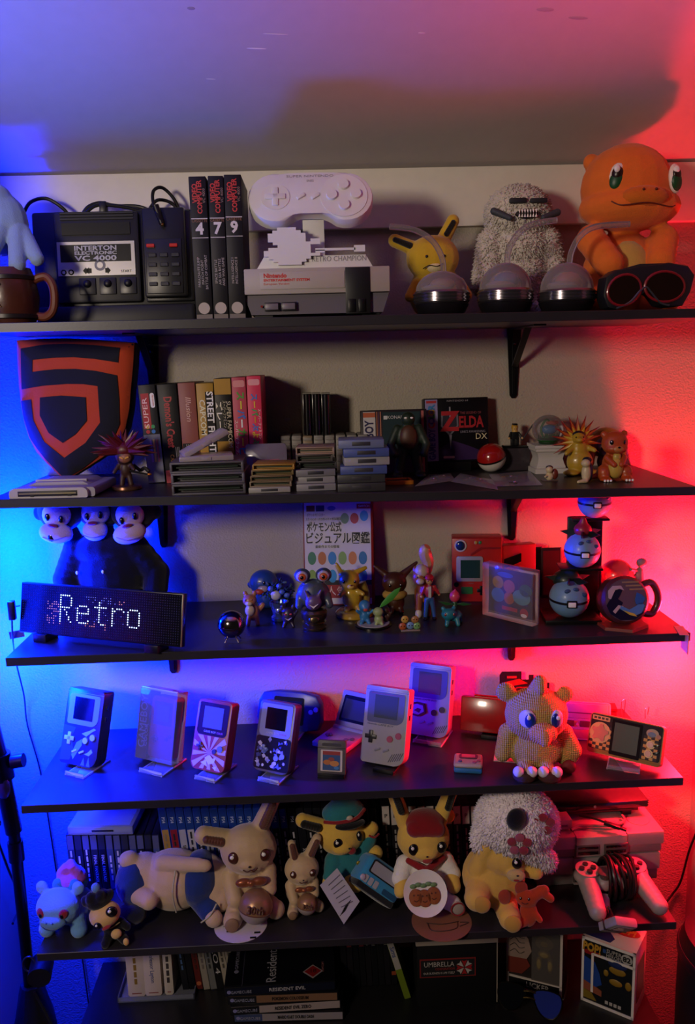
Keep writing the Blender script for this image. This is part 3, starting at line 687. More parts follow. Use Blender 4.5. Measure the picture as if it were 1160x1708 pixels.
t, w, h = gamebox(330, 359, 639, 792, -.6, 'ab8434', 'gold game box with tall white spine letters, fourth in the row')
pr(0, 34, w-.4, h-14, 0, card('14110f'), t, 'black_strip', .4); txt('STREET FIGHTER', 6.8, h*.56, 10.5, -.5, WHT, t, rot=-90, ext=.25, wfix=118, bold=.03); txt('CAPCOM', -6, h*.66, 9, -.3, mat('e2dcb8', .4), t, rot=-90, ext=.25, wfix=58, bold=.03)
t, w, h = gamebox(361, 390, 631, 792, -.4, '15120f', 'black and gold game box with Japanese title, fifth in the row')
pr(-w+.4, h-26, w-.4, h-.5, 0, mat('a57d32', .35, .3), t, 'gold_cap', .4); pr(-w+.4, 2, w-.4, h*.40, 0, mat('a57d32', .35, .3), t, 'gold_foot', .4)
txt('SUPER FAMICOM', 8, h*.56, 7, -.5, mat('d6c9a8', .4), t, rot=-90, ext=.25, wfix=76); txt('スーパーファミコン', 1, h*.66, 4.5, -.5, mat('d6c9a8', .4), t, rot=-90, ext=.25, wfix=44); txt('ズレーム', -8, h*.60, 8, -.5, mat('efe6d0', .4), t, rot=-90, ext=.25, wfix=64, bold=.03)
def kana(t, s_, x, h, cols, size, top):
    for q, ch in enumerate(s_): txt(ch, x, top-q*size*1.12, size*.8, -.4, mat(cols[q % len(cols)], .4), t, rot=-90, ext=.25, bold=.05)
t, w, h = gamebox(392, 416, 629, 794, -.2, 'b8485a', 'pink game box with many coloured Japanese lettering, sixth in the row')
pr(-w+2, h-16, w-2, h-5, 0, mat('d88a8a'), t, 'seal', .4, 3); kana(t, 'スーパーカービィ', 1, h, ('4f9a3a', 'd8c23a', '3a6fc0', 'e0e0e0'), 13.5, h-30); txt('スーパーデラックス', -7, h*.42, 4.5, -.3, WHT, t, rot=-90, ext=.2, wfix=60)
t, w, h = gamebox(418, 442, 627, 794, 0, 'd6395c', 'bright pink game box with coloured Japanese lettering, last in the row on the right')
pr(-w+2, h-15, w-2, h-5, 0, mat('e59aa2'), t, 'seal', .4, 3); kana(t, 'スーパーぷよぷよ', -1, h, ('3a78c8', 'e0b83a', '3aa05a', 'c88a2a'), 11, h-34); txt('スーパーファミコン', 7, h*.55, 3.8, -.3, WHT, t, rot=-90, ext=.2, wfix=50)

# ---- cartridges
CG = ('46444a', '55525a', '4c4a50')
def bigcart(L, k, lab, c, rz, w=61, d=100, h=18):
    t = thing('cartridge', lab, 'cartridge', L, rz=rz, k=k, group='large dark grey cartridges')
    m = plastic(c, .5); b = B()
    b.box(-w, 0, 0, w, d, 3.4, .8).box(-w, 0, h-3.4, w, d, h, .8).box(-w, 0, 2, -w+4, d, h-2, .5).box(w-4, 0, 2, w, d, h-2, .5).box(-w+2, 18, 2, w-2, d-1, h-2)
    b.build('shell', m, t); bx(t, 'edge_connector', mat('1c2a22', .4), -w+10, 6, h/2-1.2, w-10, 20, h/2+1.2); return t
L0, k, X, Z = fs(2, 349, 825)
for q, (dx, rz, wd2) in enumerate(((0, 1, 'lowest'), (-1, -1, 'middle'), (-2, 1.5, 'topmost'))):
    bigcart(L0+Vector((dx*k, .002*q, (q*18.2)*k)), k, wd2+' of the three big dark grey cartridges stacked with open ends in front', CG[q], rz)
L1 = L0+Vector((2*k, .01, 54.8*k))
CL = glass('b9adb4', .25, .55)
def clearcase(L, rz, rx, ry, lab, w=45, d=60, h=9):
    t = thing('cartridge_case', lab, 'case', L, rz=rz, rx=rx, ry=ry, k=k)
    B().box(-w, 0, 0, w, d, h, 2).build('shell', CL, t); bx(t, 'hinge_tab', CL, -8, -1.5, 2, 8, 1, h-2, .5); return t
clearcase(L1+Vector((-.004, .0, 0)), 8, 0, 0, 'frosted clear case lying flat on the big grey cartridges')
clearcase(L1+Vector((-.002, .012, .0245)), 18, 0, -26, 'frosted clear case tilted up on top of the other clear case', 42, 52, 9)
def smallcart(L, k, lab, c, rz=0, w=35, d=62, h=8.6, grp='small cartridges in stacks', open_=True, m=None):
    t = thing('cartridge', lab, 'cartridge', L, rz=rz, k=k, group=grp); m = m or plastic(c, .45); b = B()
    if open_:
        b.box(-w, 0, 0, w, d, 1.8, .4).box(-w, 0, h-1.8, w, d, h, .4).box(-w, 0, 1, -w+2.4, d, h-1, .3).box(w-2.4, 0, 1, w, d, h-1, .3).box(-w+1, 9, 1, w-1, d-1, h-1); b.build('shell', m, t)
        bx(t, 'edge_connector', mat('2a3a2c', .4), -w+6, 5, h/2-.7, w-6, 10, h/2+.7)
    else:
        b.box(-w, 0, 0, w, d, h, 1.6); b.build('shell', m, t); bx(t, 'grip_groove', mat('2b2a30', .5), -w*.4, -.5, h*.3, w*.4, 1.2, h*.75, .3)
    return t
L0, k, X, Z = fs(2, 453, 822)
for q, (c, n, op) in enumerate((('8d8a88', 'pale grey', False), ('7c6a58', 'taupe', True), ('6e5a40', 'brown', True), ('74613f', 'olive brown', True), ('9a722a', 'gold', True))):
    smallcart(L0+Vector(((-3+q*2.0)*k, .003*(q % 2), q*9.6*k)), k, n+' small cartridge, '+('lowest', 'second', 'third', 'fourth', 'topmost')[q]+' in the leftmost low stack', c, (0, -2, 1, 3, -4)[q], h=9.4, open_=op)
L, k, X, Z = fs(2, 446, 806)
t = thing('cartridge', 'purple grey see-through cartridge standing upright behind the gold cartridge', 'cartridge', L, rx=-8, k=k)
pz(t, 'shell', mat('6d6478', .3, coat=.3), rrect(-34, 0, 34, 66, 5), 0, 10, bev=1.2); pr(-22, 8, 22, 40, 0, mat('8c4a66', .4), t, 'label_panel', .8, 2); disc(0, 26, 12, -.8, mat('a85a72', .4), t, 'label_panel', .4)
# row of eight grey cartridge ends, three black cases above
CGR = mat('827c78', .5, bump=(60, .05, .002))
base = None
for q in range(8):
    px = 479+18.3*q; L, k, X, Z = fr(2, px, -.088)
    lab = 'grey cartridge standing on end, '+('leftmost', 'second', 'third', 'fourth', 'fifth', 'sixth', 'seventh', 'rightmost')[q]+' in the row of eight'
    if base is None or q == 2:
        t = thing('cartridge', lab, 'cartridge', L, k=k, group='grey cartridges standing in a row'); hh = Z(727)
        bx(t, 'shell', CGR if q != 2 else mat('84705a', .5), -8.2, 0, 0, 8.2, 60, hh, 2.2)
        for r_ in range(5): bx(t, 'grip_ridge', CGR, -7, -1.4, hh-8-r_*9, 7, 1, hh-3-r_*9, .8)
        if base is None: base = t
    else: t = copytree(base, L, label=lab)
for q in range(3):
    px = 514.5+15.6*q; L, k, X, Z = fr(2, px, -.08, hh*k)
    t = thing('cartridge_case', 'tall glossy black case, '+('left', 'middle', 'right')[q]+' one of three standing on the grey cartridges', 'case', L, k=k, group='tall black cases')
    bx(t, 'sleeve', mat('0a0a0c', .25, coat=.4), -7.3, 4, 0, 7.3, 46, Z(657), .8); tb_(t, 'rounded_spine', mat('0d0d0f', .2, coat=.5), [(0, 5, 1), (0, 5, Z(657)-1)], 6.6, 14, 1)
    bx(t, 'top_edge', mat('7b766e', .5), -7.2, 3, Z(657), 7.2, 46, Z(657)+1)
BLU = '4a5a86'
L0, k, X, Z = fs(2, 528, 819)
for q, (c, n, op, dx, w) in enumerate((('7c7a80', 'grey', False, 0, 33), ('86828a', 'pale grey', False, -2, 34), ('6f6d74', 'mid grey', False, 0, 33), ('2b2a2c', 'black', True, 4, 31), ('4a4440', 'dark brown', True, -1, 30), ('8d7466', 'tan rimmed', True, 0, 32))):
    smallcart(L0+Vector((dx*k, .004*(q % 2), q*12.2*k)), k, n+' small cartridge, '+('lowest', 'second', 'third', 'fourth', 'fifth', 'topmost')[q]+' in the stack of six left of the blue ones', c, (1, -2, 2, 0, 3, -3)[q], w, h=12, open_=op)
L0, k, X, Z = fs(2, 606, 820)
for q, (c, n, dx, w) in enumerate((('2f2f31', 'lower black', -2, 40), ('353536', 'upper black', -2, 40), ('3c4b80', 'blue', 2, 39), ('8f8d93', 'pale grey', 8, 38), ('3f4f88', 'deep blue', 7, 38), ('616b8c', 'slate blue', -1, 38))):
    smallcart(L0+Vector((dx*k, .004*(q % 2), q*14.4*k)), k, n+' cartridge in the tall stack in front of the game boxes', c, (0, 1, -2, 2, 0, -2)[q], w, h=14.2, open_=False)
L, k, X, Z = fs(2, 666, 809)
t = thing('cartridge', 'flat orange framed cartridge lying in front of the green figure', 'cartridge', L, rz=4, k=k)
b = B(); b.box(-25, 0, 0, 25, 4, 7, .8).box(-25, 0, 0, -20, 40, 7, .8).box(20, 0, 0, 25, 40, 7, .8).box(-25, 36, 0, 25, 40, 7, .8); b.build('frame', plastic('a8641c'), t); bx(t, 'inset', mat('2c1a10', .4), -20, 3, 0, 20, 37, 4)

# two handheld game boxes
L, k, X, Z = fs(2, 660, 792)
t = thing('game_box', 'handheld game box with white side stripe and dark picture, behind the green figure', 'game box', L, rx=-7, rz=1, k=k)
h = Z(683); bx(t, 'carton', card('2a2228', .3), -55, 0, 0, 55, 20, h, .8)
pr(-51, 3, -31, h-3, 0, card('c2bcc0'), t, 'side_stripe'); pr(-51, h-12, -31, h-4, -.4, mat('b55a38'), t, 'stripe_cap'); txt('GAME BOY', -41, h*.50, 14, -.8, mat('2a2450'), t, rot=90, ext=.2, wfix=74, bold=.04)
for x0, c in ((-29, 'a8644a'), (-26, '5a2d52'), (-23, 'b07058')): pr(x0, 3, x0+1.6, h-3, 0, mat(c), t, 'pin_stripe')
pr(-19, 4, 44, h-4, 0, card('1d3138'), t, 'picture'); txt('KONAMI', 4, h-13, 5.5, -.5, mat('c9c6c6'), t, ext=.2); pr(-17, h-16, -11, h-10, -.3, mat('c9c6c6'), t, 'square_mark')
pr(-19, 4, 44, 26, -.3, card('3a1c4a'), t, 'picture'); txt('THE', 33, h*.66, 8, -.5, mat('b8862c'), t, ext=.2); txt('AN', 35, h*.56, 8, -.5, mat('b8862c'), t, ext=.2); disc(40, 14, 7, -.5, mat('b88a98'), t, 'seal')
pz(t, 'picture_rim', mat('a85a52'), [(46, 3), (50, 3), (50, h-3), (46, h-3)], -.5, .2)
L, k, X, Z = fs(2, 682, 797)
t = thing('figurine', 'dark green toy figure with brown chest plate standing before a game box', 'figurine', L, k=k)
GN = mat('1c2a20', .5)
bl(t, 'body', GN, [('e', 0, 0, 66, 21, 14, 26), ('e', 0, -2, 98, 12, 11, 12), ('c', (-18, 0, 82), (-30, -6, 56), 8, 7), ('c', (18, 0, 82), (30, -6, 56), 8, 7), ('c', (-30, -6, 56), (-24, -14, 42), 7, 7), ('c', (30, -6, 56), (24, -14, 42), 7, 7), ('c', (-10, 0, 46), (-18, -2, 8), 10, 8), ('c', (10, 0, 46), (18, -2, 8), 10, 8), ('e', -19, -8, 5, 10, 14, 5), ('e', 19, -8, 5, 10, 14, 5)], 2.0)
el(t, 'chest_plate', mat('4a2c1c', .5), 0, -8, 68, 15, 9, 21)
for s_ in (-1, 1): el(t, 'eye', WHT, s_*5, -13.5, 100.5, 2.6, 1.5, 1.6, u=8, v=6)
L, k, X, Z = fs(2, 767, 788)
t = thing('game_box', 'black handheld game box with red title and grey sword, lavender side stripe', 'game box', L + Vector((0, .02, 0)), rx=-6, rz=2, k=k)
B().box(-50, -6, -1, 26, 40, 17, 1)
h = Z(664)-16
bx(t, 'carton', card('0e0c12', .3), -55, 0, 16, 54, 22, h+16, .8); bx(t, 'tray', card('0b0a0d'), -50, -4, 0, 22, 30, 16, .8)
h0 = 16
pr(-53, h0+2, -32, h0+h-2, 0, card('8f86b4'), t, 'side_stripe'); pr(-51, h0+h-8, -34, h0+h-4, -.4, mat('b02c30'), t, 'stripe_cap')
txt('GAME BOY', -42, h0+30, 11, -.7, mat('3a2c86'), t, rot=90, ext=.2, wfix=52, bold=.05)
for q, (ch, c) in enumerate(zip('COLOR', ('b0283a', '4a3aa0', '3a8a4a', 'c8a03a', '2a7ab8'))): txt(ch, -42, h0+62+q*7.4, 10.5, -.7, mat(c), t, rot=90, ext=.2, bold=.05)
pz(t, 'picture_hill', card('31184a'), [(-31, h0+3), (53, h0+3), (53, h0+12), (20, h0+26), (-8, h0+36), (-31, h0+22)], -.5, .1)
pz(t, 'shield_print', card('6c6a78'), [(-26, h0+h*.78), (2, h0+h*.78), (3, h0+h*.56), (-12, h0+h*.40), (-27, h0+h*.56)], -.5, .1)
pz(t, 'shield_print', card('2c2a38'), [(-23, h0+h*.75), (-1, h0+h*.75), (0, h0+h*.57), (-12, h0+h*.44), (-24, h0+h*.57)], -.8, .1)
txt('Z', -12, h0+h*.62, 32, -1.1, mat('a8242c', .4), t, ext=.3, bold=.05); txt('ELDA', 24, h0+h*.61, 19, -1.1, mat('a8242c', .4), t, ext=.3, wfix=42, bold=.04)
txt('THE LEGEND OF', 24, h0+h*.76, 4.2, -.6, mat('8a4048'), t, ext=.2, wfix=36); txt("LINK'S AWAKENING", 27, h0+h*.465, 4, -.6, mat('8d8592'), t, ext=.2, wfix=42); txt('DX', 41, h0+h*.385, 10, -.6, mat('d8c9a0'), t, ext=.2)
pz(t, 'sword_print', card('9a98a4'), [(-13.5, h0+h*.42), (-9, h0+h*.42), (-11.2, h0+h*.20)], -1.3, .1); pz(t, 'sword_print', card('9a98a4'), [(-12.3, h0+h*.70), (-10.3, h0+h*.70), (-10.3, h0+h*.86), (-12.3, h0+h*.86)], -1.3, .1)
pr(-24, h0+6, -5, h0+10, -.6, mat('c9929a'), t, 'seal', .4, 1.8); txt('NINTENDO 64', 2, h0+h-5, 3, -.6, mat('8a8690'), t, ext=.2, wfix=36)
# red and white ball
def twoball(name, lab, L, r, top, bot, band, k, rot=(0, 0, 0), btn=None, cat='ball', z0=0, grp=None):
    t = thing(name, lab, cat, L, k=k, group=grp); M = TR(0, 0, r+z0, *rot)
    pf = lambda a0, a1: [(r*cos(R(a0+(a1-a0)*i/10)), r*sin(R(a0+(a1-a0)*i/10))) for i in range(11)]
    B().lathe(pf(2, 90), 32, M=M).build('upper_half', top, t); B().lathe(pf(-90, -2), 32, M=M).build('lower_half', bot, t)
    B().lathe([(r*.97, -r*.07), (r*1.008, -r*.06), (r*1.008, r*.06), (r*.97, r*.07)], 32, M=M).build('seam_band', band, t)
    if btn:
        q = B().box(-r*.26, -r*1.04, -r*.2, r*.26, -r*.9, r*.2, r*.06, M=M).build('latch_frame', band, t); B().box(-r*.19, -r*1.09, -r*.13, r*.19, -r*1.0, r*.13, r*.04, M=M).build('latch', btn, q)
    return t
L, k, X, Z = fs(2, 820, 787)
twoball('toy_ball', 'glossy red and white ball on the shelf beside the black game box', L, 24, mat('9c1614', .2, coat=.5), mat('cfc8c0', .25, coat=.4), INK, k, (16, -16, 0))
# clear sachets with pins
BAG = glass('c9c2c8', .10, .10)
def sachet(quad, lab, pins):
    cx = sum(q[0] for q in quad)/4; cy = sum(q[1] for q in quad)/4; L, k, X, Z = fs(2, cx, cy)
    t = thing('sachet', lab, 'bag', L, k=k, group='clear sachets with pins'); P = [(S(2, *q)-L)/k for q in quad]; b = B(); rg = random.Random(int(cx))
    n = 6; g = []
    for j in range(n+1):
        row = []
        for i in range(n+1):
            u, v = i/n, j/n; p = P[0].lerp(P[1], u).lerp(P[3].lerp(P[2], u), v); edge = min(u, 1-u, v, 1-v)
            row.append(b.bm.verts.new((p.x, p.y, p.z+.6+edge*12*(.6+.4*rg.random()))))
        g.append(row)
    for j in range(n):
        for i in range(n): b.bm.faces.new((g[j][i], g[j][i+1], g[j+1][i+1], g[j+1][i]))
    b.build('film', BAG, t, ang=15)
    for px, py, r, c in pins:
        p = (S(2, px, py)-L)/k; o = B().lathe([(r, 0), (r, 2.4), (r*.8, 3)], 18, c=(p.x, p.y, p.z+.4)).build('pin', mat(c, .3), t); el(o, 'clasp', mat('cfcac4', .15, .95), p.x+2, p.y-1, p.z+4, 3, 3, 2, u=10, v=6)
sachet([(692, 812), (760, 802), (752, 790), (716, 792)], 'clear sachet with small pins, leftmost of the three near the orange cartridge', [(722, 802, 7, '8a4a4a'), (738, 797, 6, '7a5a4a')])
sachet([(752, 804), (832, 818), (822, 800), (768, 790)], 'clear sachet with pins in the middle, below the ball', [(782, 801, 9, '6a5a62'), (800, 803, 7, '5a4a52')])
sachet([(828, 812), (906, 810), (884, 786), (816, 792)], 'clear sachet with a beige pin, rightmost by the white pedestal', [(850, 798, 14, '9a7a66'), (856, 808, 7, '4a3a3a')])
# dark clear box with the tiny figure
L, k, X, Z = fs(2, 856, 785)
bxz = Z(748)
t = thing('display_box', 'smoky clear display box carrying the tiny black figure', 'box', L, k=k)
bx(t, 'cover', glass('5a5058', .08, .35), -27, 0, 0, 29, 40, bxz, 1); bx(t, 'plinth', mat('141215', .4), -25, 2, .2, 27, 38, 10)
L2 = L+Vector((6*k, 14*k, (bxz+.2)*k))
t = thing('figurine', 'tiny toy figure with blond hair and black clothes holding a grey staff', 'figurine', L2, k=k)
bx(t, 'stand', INK, -20, -9, 0, 22, 9, 4, .6)
TB = mat('101114', .4)
for s_ in (-1, 1): bx(t, 'leg', TB, s_*3.6-3, -4, 4, s_*3.6+3, 4, 14, .6)
pz(t, 'torso', TB, [(-7, 14), (7, 14), (5, 26), (-5, 26)], -3.5, 3.5, bev=.5)
for s_ in (-1, 1): cp(t, 'arm', TB, (s_*6.5, 0, 24), (s_*10, -5, 17), 2.2, 2, 8); el(t, 'hand', mat('c8a066'), s_*11, -6.5, 16, 2, 2, 2, u=8, v=6)
B().cyl((0, 0, 26), (0, 0, 34), 5, 5, 14).build('head', mat('c69a52', .4), t); B().lathe([(5.6, 0), (5.8, 4), (4, 7), (1, 8)], 14, c=(0, 1, 31)).build('hair', mat('b98a2c', .5), t); bx(t, 'cap', TB, -4, -4.5, 37, 4, 5, 40, 1)
for s_ in (-1, 1): el(t, 'eye', INK, s_*1.8, -5, 31, .7, .5, .7, u=8, v=5)
B().cyl((10, -7, 12), (30, -4, 38), 1, 1.4, 8).build('staff', mat('5a5a64', .3, .7), t)
# white pedestal and glass globe
L, k, X, Z = fs(2, 916, 788)
t = thing('pedestal', 'small white moulded pedestal under the glass globe', 'pedestal', L + Vector((0, .012, 0)), k=k)
PW = mat('c6c0bb', .4); ph = Z(741)
def sqlathe(prof, name, m, parent):
    b = B(); rings = [[b.bm.verts.new((sx_*r, sy_*r, z)) for sx_, sy_ in ((-1, -1), (1, -1), (1, 1), (-1, 1))] for r, z in prof]
    for a, c in zip(rings, rings[1:]):
        for i in range(4): b.bm.faces.new((a[i], a[(i+1) % 4], c[(i+1) % 4], c[i]))
    b.bm.faces.new(rings[0][::-1]); b.bm.faces.new(rings[-1]); return b.build(name, m, parent, ang=40)
sqlathe([(27, 0), (27, 8), (24, 9), (24, 12)], 'plinth', PW, t); sqlathe([(24, 11), (22, 16), (20, 24), (22, 32), (24, 36)], 'waist', PW, t); sqlathe([(24, 35), (26, 37), (26, 41), (28, 42), (28, ph)], 'capital', PW, t)
L2 = L+Vector((1*k, .012, ph*k))
t = thing('glass_globe', 'clear glass globe with green grass and a blue and red shape inside', 'globe', L2, k=k)
B().lathe([(14, 0), (16, 2), (15, 4)], 24).build('foot', mat('1d3a1c', .5), t)
B().ell((0, 0, 24), (27, 27, 24), u=28, v=18).build('shell', glass('e6e2e2', .03, .07), t)
b = B(); rg = random.Random(3)
for q in range(46):
    a, r = rg.uniform(0, 6.28), rg.uniform(0, 18); p = Vector((r*cos(a), r*sin(a), 6)); b.cyl(p, p+Vector((rg.uniform(-3, 3), rg.uniform(-3, 3), rg.uniform(6, 14))), 1.6, .2, 5)
b.ell((0, 0, 7), (19, 19, 5)); o = b.build('grass', mat('1e5a22', .6), t, ang=20); o['kind'] = 'stuff'
el(t, 'blue_shape', mat('1f5f9a', .4), 0, -4, 24, 13, 9, 8); el(t, 'red_shape', mat('a83a1c', .4), 6, -2, 35, 11, 9, 4); tb_(t, 'green_stem', mat('1e5a22', .5), [(-10, -6, 10), (-14, -6, 26), (-6, -6, 40), (0, -4, 38)], 1.8, 6)
# yellow figure with flame coloured spiky collar
L, k, X, Z = fs(2, 967, 792)
t = thing('figurine', 'yellow figure with a fan of flame coloured spikes around its neck', 'figurine', L, k=k)
YV = vinyl('b3902a')
bl(t, 'body', YV, [('e', 0, 0, 22, 22, 18, 22), ('e', -2, 0, 42, 15, 13, 18), ('e', -4, -4, 62, 11, 12, 10), ('e', -6, -14, 60, 7, 9, 5), ('c', (-14, -4, 46), (-26, -12, 38), 5, 4), ('c', (12, -4, 46), (20, -14, 42), 5, 4), ('e', -16, -8, 5, 14, 14, 5), ('e', 16, -8, 5, 14, 14, 5)], 1.5)
el(t, 'head_cap', vinyl('141a2c'), -3, 0, 66, 11, 11, 8)
for s_ in (-1, 1): el(t, 'eye', INK, -5+s_*6, -14, 64, 1.4, 1, 1.4, u=8, v=6)
for c, n, l_, yo in (('8a1616', 13, 44, 6), ('b8501a', 13, 36, 3), ('c69a2a', 11, 27, 0)):
    b = B()
    for q in range(n):
        a = R(-28+236*q/(n-1)); p = Vector((-2, yo, 56)); d = Vector((cos(a), .12, sin(a))); b.cyl(p+d*8, p+d*l_, 5.5, .2, 7)
    b.build('spike_fan', vinyl(c), t, ang=25)
L, k, X, Z = fs(2, 917, 802)
t = thing('figurine', 'tiny cream figure with a brown shell piece in front of the pedestal', 'figurine', L, k=k)
bl(t, 'body', vinyl('c6b58c'), [('e', 0, 0, 8, 7, 6, 8), ('e', -1, -2, 19, 6, 6, 6), ('c', (-4, -3, 10), (-9, -7, 8), 2, 2)], 1.0); el(t, 'cap', vinyl('1a1a22'), 0, 1, 22, 6, 6, 4); el(t, 'shell', vinyl('6a2a1a'), 9, 1, 11, 6, 5, 9); bx(t, 'stand', mat('5a4a44', .4), -13, -8, 0, 13, 8, 1.6, .6)
L, k, X, Z = fs(2, 978, 805)
t = thing('figurine', 'small cream and navy figure sitting at the foot of the yellow figure', 'figurine', L, k=k)
bl(t, 'body', vinyl('c2b28a'), [('e', 0, 0, 16, 8, 8, 17), ('e', -2, -3, 33, 8, 8, 7), ('c', (-2, -6, 4), (-16, -10, 3), 4, 3)], 1.3); bl(t, 'back', vinyl('16202e'), [('e', 5, 4, 18, 8, 8, 18), ('e', 2, 3, 38, 8, 8, 5)], 1.3)
# hooded figure behind, orange figure in front
L, k, X, Z = fs(2, 1008, 783)
t = thing('figurine', 'figure in a yellow hood standing behind the orange figure', 'figurine', L, k=k)
bl(t, 'hood', vinyl('a8701c'), [('e', 4, 6, 44, 30, 24, 26), ('c', (-22, 0, 40), (-24, -2, 12), 9, 7), ('c', (28, 0, 40), (28, -2, 12), 9, 7)], 2.0)
bl(t, 'body', vinyl('6a4a62'), [('e', 2, -2, 14, 15, 13, 16), ('e', -2, -12, 40, 18, 14, 17)], 1.8); el(t, 'eye', INK, -12, -24, 38, 2.4, 2, 3, u=8, v=6)
L, k, X, Z = fs(2, 1024, 801)
t = thing('figurine', 'orange vinyl figure with cream belly nearest the right end of its shelf', 'figurine', L, k=k)
OV = vinyl('a8451a')
bl(t, 'body', OV, [('e', 0, 4, 26, 19, 16, 24), ('e', 0, 0, 62, 22, 19, 20), ('e', 0, -9, 54, 19, 13, 9), ('c', (-14, -4, 38), (-6, -18, 28), 6, 5), ('c', (14, -4, 38), (6, -18, 28), 6, 5), ('e', -18, -2, 14, 12, 14, 13), ('e', 18, -2, 14, 12, 14, 13), ('e', -18, -14, 4, 11, 12, 4), ('e', 18, -14, 4, 11, 12, 4), ('c', (-14, 10, 10), (-40, -2, 6), 7, 4), ('e', -17, 4, 77, 6, 5, 6), ('e', 17, 4, 77, 6, 5, 6)], 1.8)
el(t, 'muzzle', vinyl('b4713a'), 0, -17, 54, 10, 6, 6)
el(t, 'nose', INK, 0, -23, 57, 2.4, 1.5, 1.6, u=8, v=6)
el(t, 'belly_patch', vinyl('b89a44'), 0, -8, 22, 13, 11, 18); el(t, 'chest_patch', vinyl('b89a44'), 1, -10, 40, 7, 5, 8)
for s_ in (-1, 1):
    eye(t, s_*11, -17, 65, 3.2, 4, rot=(0, 0, s_*35))
    for q in range(3): el(t, 'toe', WHT, s_*18-5+5*q, -25, 3, 2.2, 2.6, 2.2, u=8, v=6)
# ================================================================ middle shelf
# three-headed black plush
L, k, X, Z = fr(3, 190, -.085)
t = thing('plush_monkey', 'black plush monkey with three pale faced heads behind the lit sign', 'soft toy', L, k=k)
BP = plush('0c0b10', .25)
HZ = lambda y: Z(y)
bl(t, 'body', BP, [('e', X(192), 0, HZ(955), 62, 40, 56), ('e', X(185), 0, HZ(915), 58, 36, 30), ('c', (X(138), -4, HZ(915)), (X(118), -10, HZ(960)), 22, 20), ('c', (X(118), -10, HZ(960)), (X(128), -24, HZ(1000)), 20, 18), ('c', (X(235), -4, HZ(915)), (X(268), -10, HZ(955)), 24, 22), ('c', (X(268), -10, HZ(955)), (X(264), -24, HZ(1000)), 22, 20), ('c', (X(136), 0, HZ(900)), (X(126), -4, HZ(875)), 16, 16), ('c', (X(188), 0, HZ(900)), (X(186), 0, HZ(875)), 16, 16), ('c', (X(228), 0, HZ(900)), (X(240), -2, HZ(878)), 16, 16), ('c', (-30, -14, 16), (-50, -60, 14), 20, 18), ('c', (34, -14, 16), (56, -60, 14), 20, 18)], 2.6)
FACE = plush('b39a9a')
for hx, hy, rz_, wy in ((122, 858, 8, -24), (181, 858, -4, -14), (238, 862, -14, -26)):
    hd = bl(t, 'head', BP, [('e', X(hx), wy+14, HZ(hy-12), 37, 28, 36), ('e', X(hx)-36, wy+16, HZ(hy-8), 10, 7, 13), ('e', X(hx)+36, wy+16, HZ(hy-8), 10, 7, 13)], 2.6)
    el(hd, 'brow_face', FACE, X(hx)-1, wy-8, HZ(hy-8), 23, 14, 21); el(hd, 'muzzle', FACE, X(hx)-2, wy-15, HZ(hy+20), 27 if hx != 181 else 20, 17, 17, (0, rz_, 0))
    for s_ in (-1, 1): el(hd, 'eye', INK, X(hx)-1+s_*10.5, wy-21.5, HZ(hy-5+s_*rz_*.25), 4, 2.5, 6)
    el(hd, 'nose', plush('6e1420'), X(hx)-2, wy-27, HZ(hy+6), 8.5, 5, 3.4, (0, rz_, 0))
    ln(hd, 'mouth', mat('7d6a6c', .7), [(X(hx)-20, wy-27, HZ(hy+24)), (X(hx)-2, wy-33, HZ(hy+28)), (X(hx)+17, wy-27, HZ(hy+24))], .7)
el(t, 'open_mouth', INK, X(116), -53, HZ(882), 5.5, 3, 7)
for px in (147, 188): el(t, 'button', WHT, X(px), -38, HZ(944), 2.2, 2, 3.2, u=8, v=6)

# the lit dot matrix sign
A, Bp = S(3, 36, 1064), S(3, 305, 1091)
k = mpp((A+Bp)/2); yaw = math.degrees(math.atan2((Bp-A).y, (Bp-A).x)); Wd = (Bp-A).length/k
t = thing('led_sign', 'black dot matrix display showing the word Retro in white dots', 'sign', A, rz=yaw, k=k)
M = TR(0, -4, 12, rx=-12)
Hs = 86
bx(t, 'housing', plastic('0b0b0e', .3), 0, 0, 0, Wd, 13, Hs, 1.2, M=M)
pr(2, 2, Wd-2, Hs-2, -.2, mat('07070c', .18, spec=.6), t, 'display_face', .5, M=M)
bx(t, 'metal_edge', mat('a98d5a', .3, .9), Wd-.5, -1, 1, Wd+1.2, 2, Hs-1, M=M)
for x in (46, Wd-52): bx(t, 'foot', plastic('0c0c0e'), x-12, -12, 0, x+14, 22, 13.5, 1)
NC, NR = 72, 20; dx = (Wd-8)/NC; dz = (Hs-6)/NR
def dots(cells, name, m, r, parent=t, y=-1.0):
    b = B()
    for c, r_ in cells:
        cx, cz = 4+dx*(c+.5), Hs-3-dz*(r_+.5); q = r
        vs = [b.bm.verts.new((cx+q*cos(a*pi/3), y, cz+q*sin(a*pi/3))) for a in range(6)]; v2 = [b.bm.verts.new((cx+q*.7*cos(a*pi/3), y-.6, cz+q*.7*sin(a*pi/3))) for a in range(6)]
        b.bm.faces.new(v2)
        for a in range(6): b.bm.faces.new((vs[a], vs[(a+1) % 6], v2[(a+1) % 6], v2[a]))
    bmesh.ops.transform(b.bm, matrix=M, verts=b.bm.verts[:])
    o = b.build(name, m, parent, smooth=False); o['kind'] = 'stuff'; return o
dots([(c, r_) for c in range(NC) for r_ in range(NR)], 'dark_dots', mat('2c2c36', .3), .85, y=-.75)
